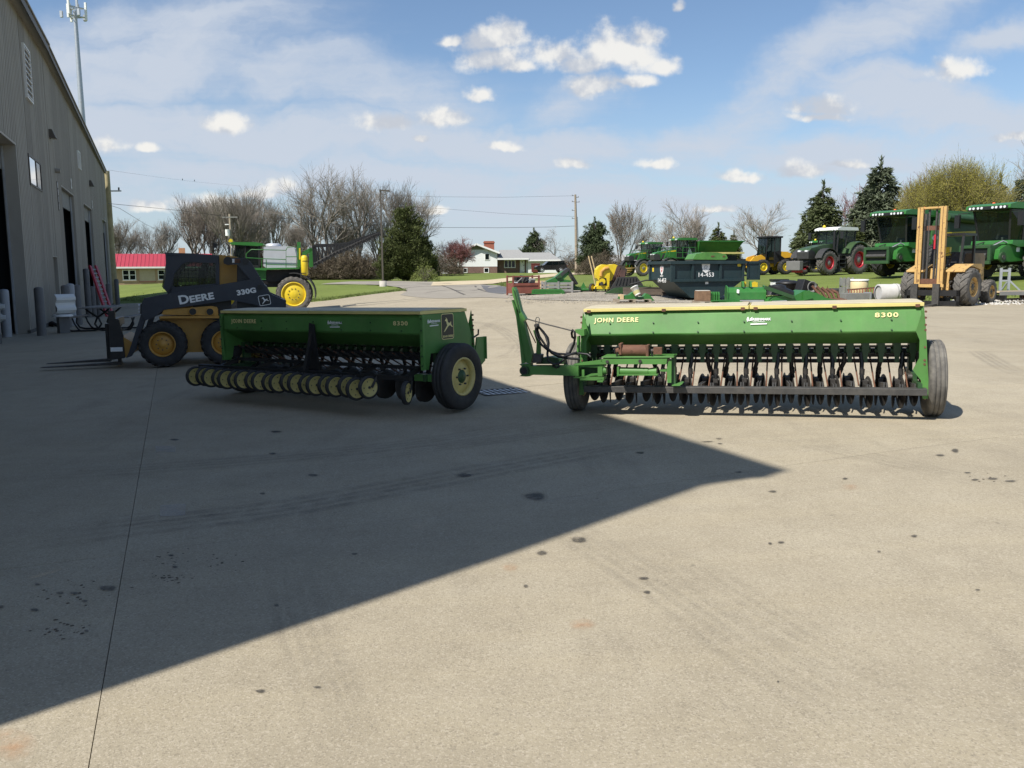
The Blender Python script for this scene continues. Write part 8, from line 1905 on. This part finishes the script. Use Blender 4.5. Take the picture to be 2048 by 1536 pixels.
# wooded rows on the left
k_ = [('bare_tree', 'bare tree just right of the workshop corner, behind the red roof end', DB, 232, 150, 436, 1.0), ('bare_tree', 'bare tree behind the left third of the red roof', DA, 268, 150, 452, .8), ('bare_tree', 'lower bare tree behind the middle of the red roof', DC, 306, 150, 445, .8), ('bare_tree', 'pale thin bare tree between the red roof and the skid steer cab', DB, 338, 160, 440, .8),
      ('bare_tree', 'tall bare tree rising straight above the skid steer cab', DB, 384, 150, 392, 1.0), ('bare_tree', 'bare tree left of the power pole with white crossarm', DV, 418, 148, 388, .9), ('bare_tree', 'bare tree right behind the power pole crossarm', DV, 470, 125, 378, 1.0), ('bare_tree', 'reddish bare tree above the sprayer tank', DA, 520, 136, 384, .9), ('bare_tree', 'bare tree above the sprayer cab roof gap', DB, 556, 140, 398, .85),
      ('bare_tree', 'large spreading bare tree left of the big dome of branches', DC, 618, 118, 372, .75), ('bare_tree', 'largest bare tree with a broad dome crown behind the lattice boom', DC, 668, 112, 338, 1.0), ('bare_tree', 'big bare tree right of the dome crowned one, behind the lamp post', DA, 722, 114, 342, .95), ('bare_tree', 'slender bare tree rising behind the big cedar', DB, 800, 128, 362, 1.0), ('bare_tree', 'bare tree at the right shoulder of the big cedar', DA, 832, 132, 374, .7), ('bare_tree', 'low bare tree behind the sprayer boom', DV, 590, 122, 440, .9), ('bare_tree', 'low bare tree filling the gap under the lattice boom tip', DV, 700, 118, 440, 1.0), ('bare_tree', 'low bare tree left of the cedar behind the lamp base', DB, 752, 116, 430, 1.0), ('bare_tree', 'low bare tree behind the sprayer cab', DV, 496, 138, 450, 1.0)]
rt = random.Random(21)
for (nm, lb, me, u, D, vt, wf) in k_:
    h = top_h(u, vt, D); s_ = h / 18
    tree(nm, lb, me, ground(u, D), rt.random() * 6.28, (s_ * wf * 1.15, s_ * wf * 1.15, s_), 'bare trees beyond the lawn on the left')
# undergrowth at the wood edge
BU = bush(3, 2.6, 3.2, SHRUB, 5200, .55)
for i, (u, D, sc_) in enumerate([(615, 108, 1.0), (640, 106, .9), (665, 107, 1.1), (690, 105, .9), (712, 106, 1.0), (735, 106, .9), (560, 110, 1.1), (520, 112, 1.1), (480, 114, 1.1), (440, 140, 1.2), (400, 142, 1.1), (360, 145, 1.0), (255, 145, 1.0), (290, 145, 1.1), (325, 145, 1.0), (590, 109, 1.1)]):
    lb = ['brown brush below the boom end by the sprayer rear', 'brown brush right of the sprayer rear tank', 'brown brush under the middle of the lattice boom', 'brown brush under the outer lattice boom', 'brown brush left of the lamp post foot', 'brown brush directly behind the lamp post foot', 'brown brush behind the sprayer tank', 'brown brush behind the sprayer cab', 'brown brush behind the sprayer nose', 'brown brush behind the skid steer rear', 'brown brush above the skid steer cab rear', 'brown brush above the skid steer cab front', 'brown brush over the left end of the red roof', 'brown brush over the left middle of the red roof', 'brown brush over the right middle of the red roof', 'brown brush behind the sprayer lift frame'][i]
    tree('brush', lb, BU, ground(u, D), i * 1.7, (sc_ * 1.5, sc_ * 1.5, sc_), 'brush along the wood edge', 'bush')
# big cedar by the lamp post
CE = conifer(31, 12, 4.6, YEWG, .0, 42000, .0, 1.1, .44, upturn=True, gap=.3, tipround=1.0, pw=.5)
D = 92; h = top_h(815, 410, D); tree('cedar_tree', 'large dense dark cedar right of the lamp post', CE, ground(815, D), .4, (h / 12 * .82, h / 12 * .82, h / 12))
CE2 = conifer(33, 8, 2.4, YEWG, .0, 13000, .0, 1.0, .36, upturn=True, gap=.2, pw=.55)
D = 90; h = top_h(772, 478, D); tree('cedar_tree', 'small pale cedar joined to the left side of the large cedar', CE2, ground(772, D), 2.0, (h / 8 * .9, h / 8 * .9, h / 8)); D = 93; h = top_h(862, 470, D); tree('cedar_tree', 'narrow dark cedar shoulder on the right of the large cedar', CE2, ground(856, D), 4.0, (h / 8 * .8, h / 8 * .8, h / 8))
BG = bush(5, 2.2, 2.6, SHRUBG, 1800, .28); tree('shrub', 'rounded yellow-green shrub at the foot of the large cedar', BG, ground(850, 86), 0, .65, cat='bush')
# around the white house
D = 133; h = top_h(915, 478, D); tree('ornamental_tree', 'low reddish ornamental tree in front of the white house', DM_, ground(917, D), .5, (h / 6 * .86, h / 6 * .86, h / 6))
SP = conifer(41, 12, 4.3, SPRUCE, .02, 30000, .16, 1.2, .56, gap=.35); SB = conifer(42, 12, 4.3, SPRUCEB, .02, 32000, .18, 1.2, .54, gap=.35); PN = conifer(43, 10, 3.9, PINE, .10, 22000, -.15, 1.2, .52, tipround=1.1, gap=.1, pw=.55); YC = conifer(44, 12, 4.0, YEWG, .02, 22000, .12, 1.1, .50, gap=.35, dead=True)
D = 165; h = top_h(1070, 458, D); tree('pine_tree', 'rounded green pine behind the grey garage roof', PN, ground(1068, D), 1, (h / 10 * .85, h / 10 * .85, h / 10)); D = 160; h = top_h(1092, 456, D); tree('weeping_tree', 'pale drooping bare tree right of the pine behind the garage', DW, ground(1108, D), 1, (h / 8 * .8, h / 8 * .8, h / 8))
D = 118; h = top_h(1190, 437, D); tree('pine_tree', 'dark broad pine right of the grey utility pole', PN, ground(1189, D), 2.5, (h / 10 * .86, h / 10 * .86, h / 10))
for (lb, me, u, D, vt, H_, wf) in [('bare tree with tan buds behind the left green sprayer', DP, 1243, 118, 403, 12, 1.0), ('pale grey rounded bare tree behind the right green sprayer', DG, 1355, 125, 403, 12, .95), ('small pale bare tree left behind the rounded grey one', DG, 1330, 138, 440, 12, 1.0), ('tan bare tree right of the rounded grey one', DP, 1392, 130, 428, 12, .55), ('pale spreading bare tree behind the yellow wheel loader', DG, 1526, 110, 407, 12, 1.05), ('reddish bare tree between the two tall spruces', DR, 1682, 105, 370, 10, 1.0), ('reddish bare tree right of the tallest spruce', DR, 1808, 108, 340, 10, 1.0), ('bare tree at the right picture edge above the spruce', DB, 2062, 100, 285, 18, 1.0), ('far bare tree seen behind the power pole right of the pine', DG, 1290, 150, 455, 12, .8)]:
    h = top_h(u, vt, D); s_ = h / H_; tree('bare_tree', lb, me, ground(u, D), rt.random() * 6, (s_ * wf, s_ * wf, s_), 'bare trees behind the machines')
D = 120; h = top_h(1437, 447, D); tree('spruce_tree', 'small brownish cedar behind the spreader hopper', YC, ground(1435, D), 0, (h / 12 * 1.1, h / 12 * 1.1, h / 12)); D = 122; h = top_h(1462, 462, D); tree('spruce_tree', 'low cedar at the right of the brownish one behind the hopper', YC, ground(1466, D), 2, (h / 12 * .9, h / 12 * .9, h / 12))
D = 92; h = top_h(1637, 366, D); tree('spruce_tree', 'green spruce behind the white-roofed tractor', SP, ground(1640, D), 0, (h / 12 * 1.0, h / 12 * 1.0, h / 12)); D = 96; h = top_h(1602, 436, D); tree('spruce_tree', 'yellowish cedar at the left foot of the spruce behind the tractor', YC, ground(1606, D), 1, (h / 12 * 1.0, h / 12 * 1.0, h / 12)); D = 88; h = top_h(1752, 319, D); tree('spruce_tree', 'tallest blue-green spruce behind the left combine', SB, ground(1752, D), 1, (h / 12 * 1.0, h / 12 * 1.0, h / 12))
D = 86; h = top_h(1700, 440, D); tree('spruce_tree', 'low bushy cedar between the tractor and the left combine', YC, ground(1704, D), 3, (h / 12 * 1.1, h / 12 * 1.1, h / 12))
D = 80; h = top_h(1910, 322, D); tree('budding_tree', 'broad yellow-green budding tree behind the two combines', DY, ground(1916, D), 1.2, (h / 12 * .80, h / 12 * .80, h / 12)); D = 82; h = top_h(1850, 345, D); tree('budding_tree', 'yellow-green budding tree left of the broad one', DY, ground(1852, D), 3.1, (h / 12 * .55, h / 12 * .55, h / 12))
D = 98; h = top_h(2032, 345, D); tree('spruce_tree', 'dark spruce at the right picture edge', SB, ground(2038, D), 4, (h / 12 * .9, h / 12 * .9, h / 12)); D = 110; h = top_h(1988, 352, D); tree('spruce_tree', 'narrow spruce tip showing between the budding tree and the edge spruce', SP, ground(1990, D), 4, (h / 12 * .7, h / 12 * .7, h / 12))
for i, (u, D, sc_, lb) in enumerate([(1210, 112, .8, 'tan brush under the dark pine'), (1190, 110, .7, 'tan brush left of the pine trunk'), (875, 120, 1.0, 'brown brush between the cedar and the white house'), (1155, 150, 1.0, 'brown brush behind the utility pole')]): tree('brush', lb, BU, ground(u, D), i, (sc_ * 1.4, sc_ * 1.4, sc_), None, 'bush')
for (u, D, lb) in ((1186, 50, 'left of two thin tan rods leaning above the header'), (1192, 50, 'right of two thin tan rods leaning above the header')):
    p = at(u, 548, D); o = thing('lean_rod', lb, 'rod', (p.x, D, T(p.x, D)), 0, 'thin rods behind the header'); q = at(u - 9, 512, D); b = MB(); b.tube([(.2, 0, 0), (q.x - p.x, 0, q.z - o.location.z)], .035, WOODN, 6); b.build('rod', o)
# a distant line of woods closing the horizon
def woods(name, us, D, vt, n, m, label):
    r = random.Random(int(D)); A = Arr()
    for i in range(n):
        u = r.uniform(*us); p = ground(u, D + r.uniform(-12, 12)); h = top_h(u, vt + r.uniform(-6, 8), D)
        for k in range(26):
            a = r.random() * 6.28; e = r.random() ** .6; q = Vector((p.x + cos(a) * 3.0 * e, p.y + sin(a) * 3.0 * e, p.z + h * r.uniform(.05, 1) * (1 - .35 * e)))
            A.tri(q, Vector((r.gauss(0, .3), r.gauss(0, .3), 1)).normalized(), Vector((r.gauss(0, 1), r.gauss(0, 1), 0)).normalized(), h * .22, .10)
    tag(link(name, A.mesh(name, m)), label, kind='stuff')
woods('far_woods', (180, 900), 185, 520, 260, TWIG, 'far brown woods behind the left trees')
woods('far_woods', (880, 2100), 215, 522, 260, TWIG, 'far brown woods behind the houses and machines')
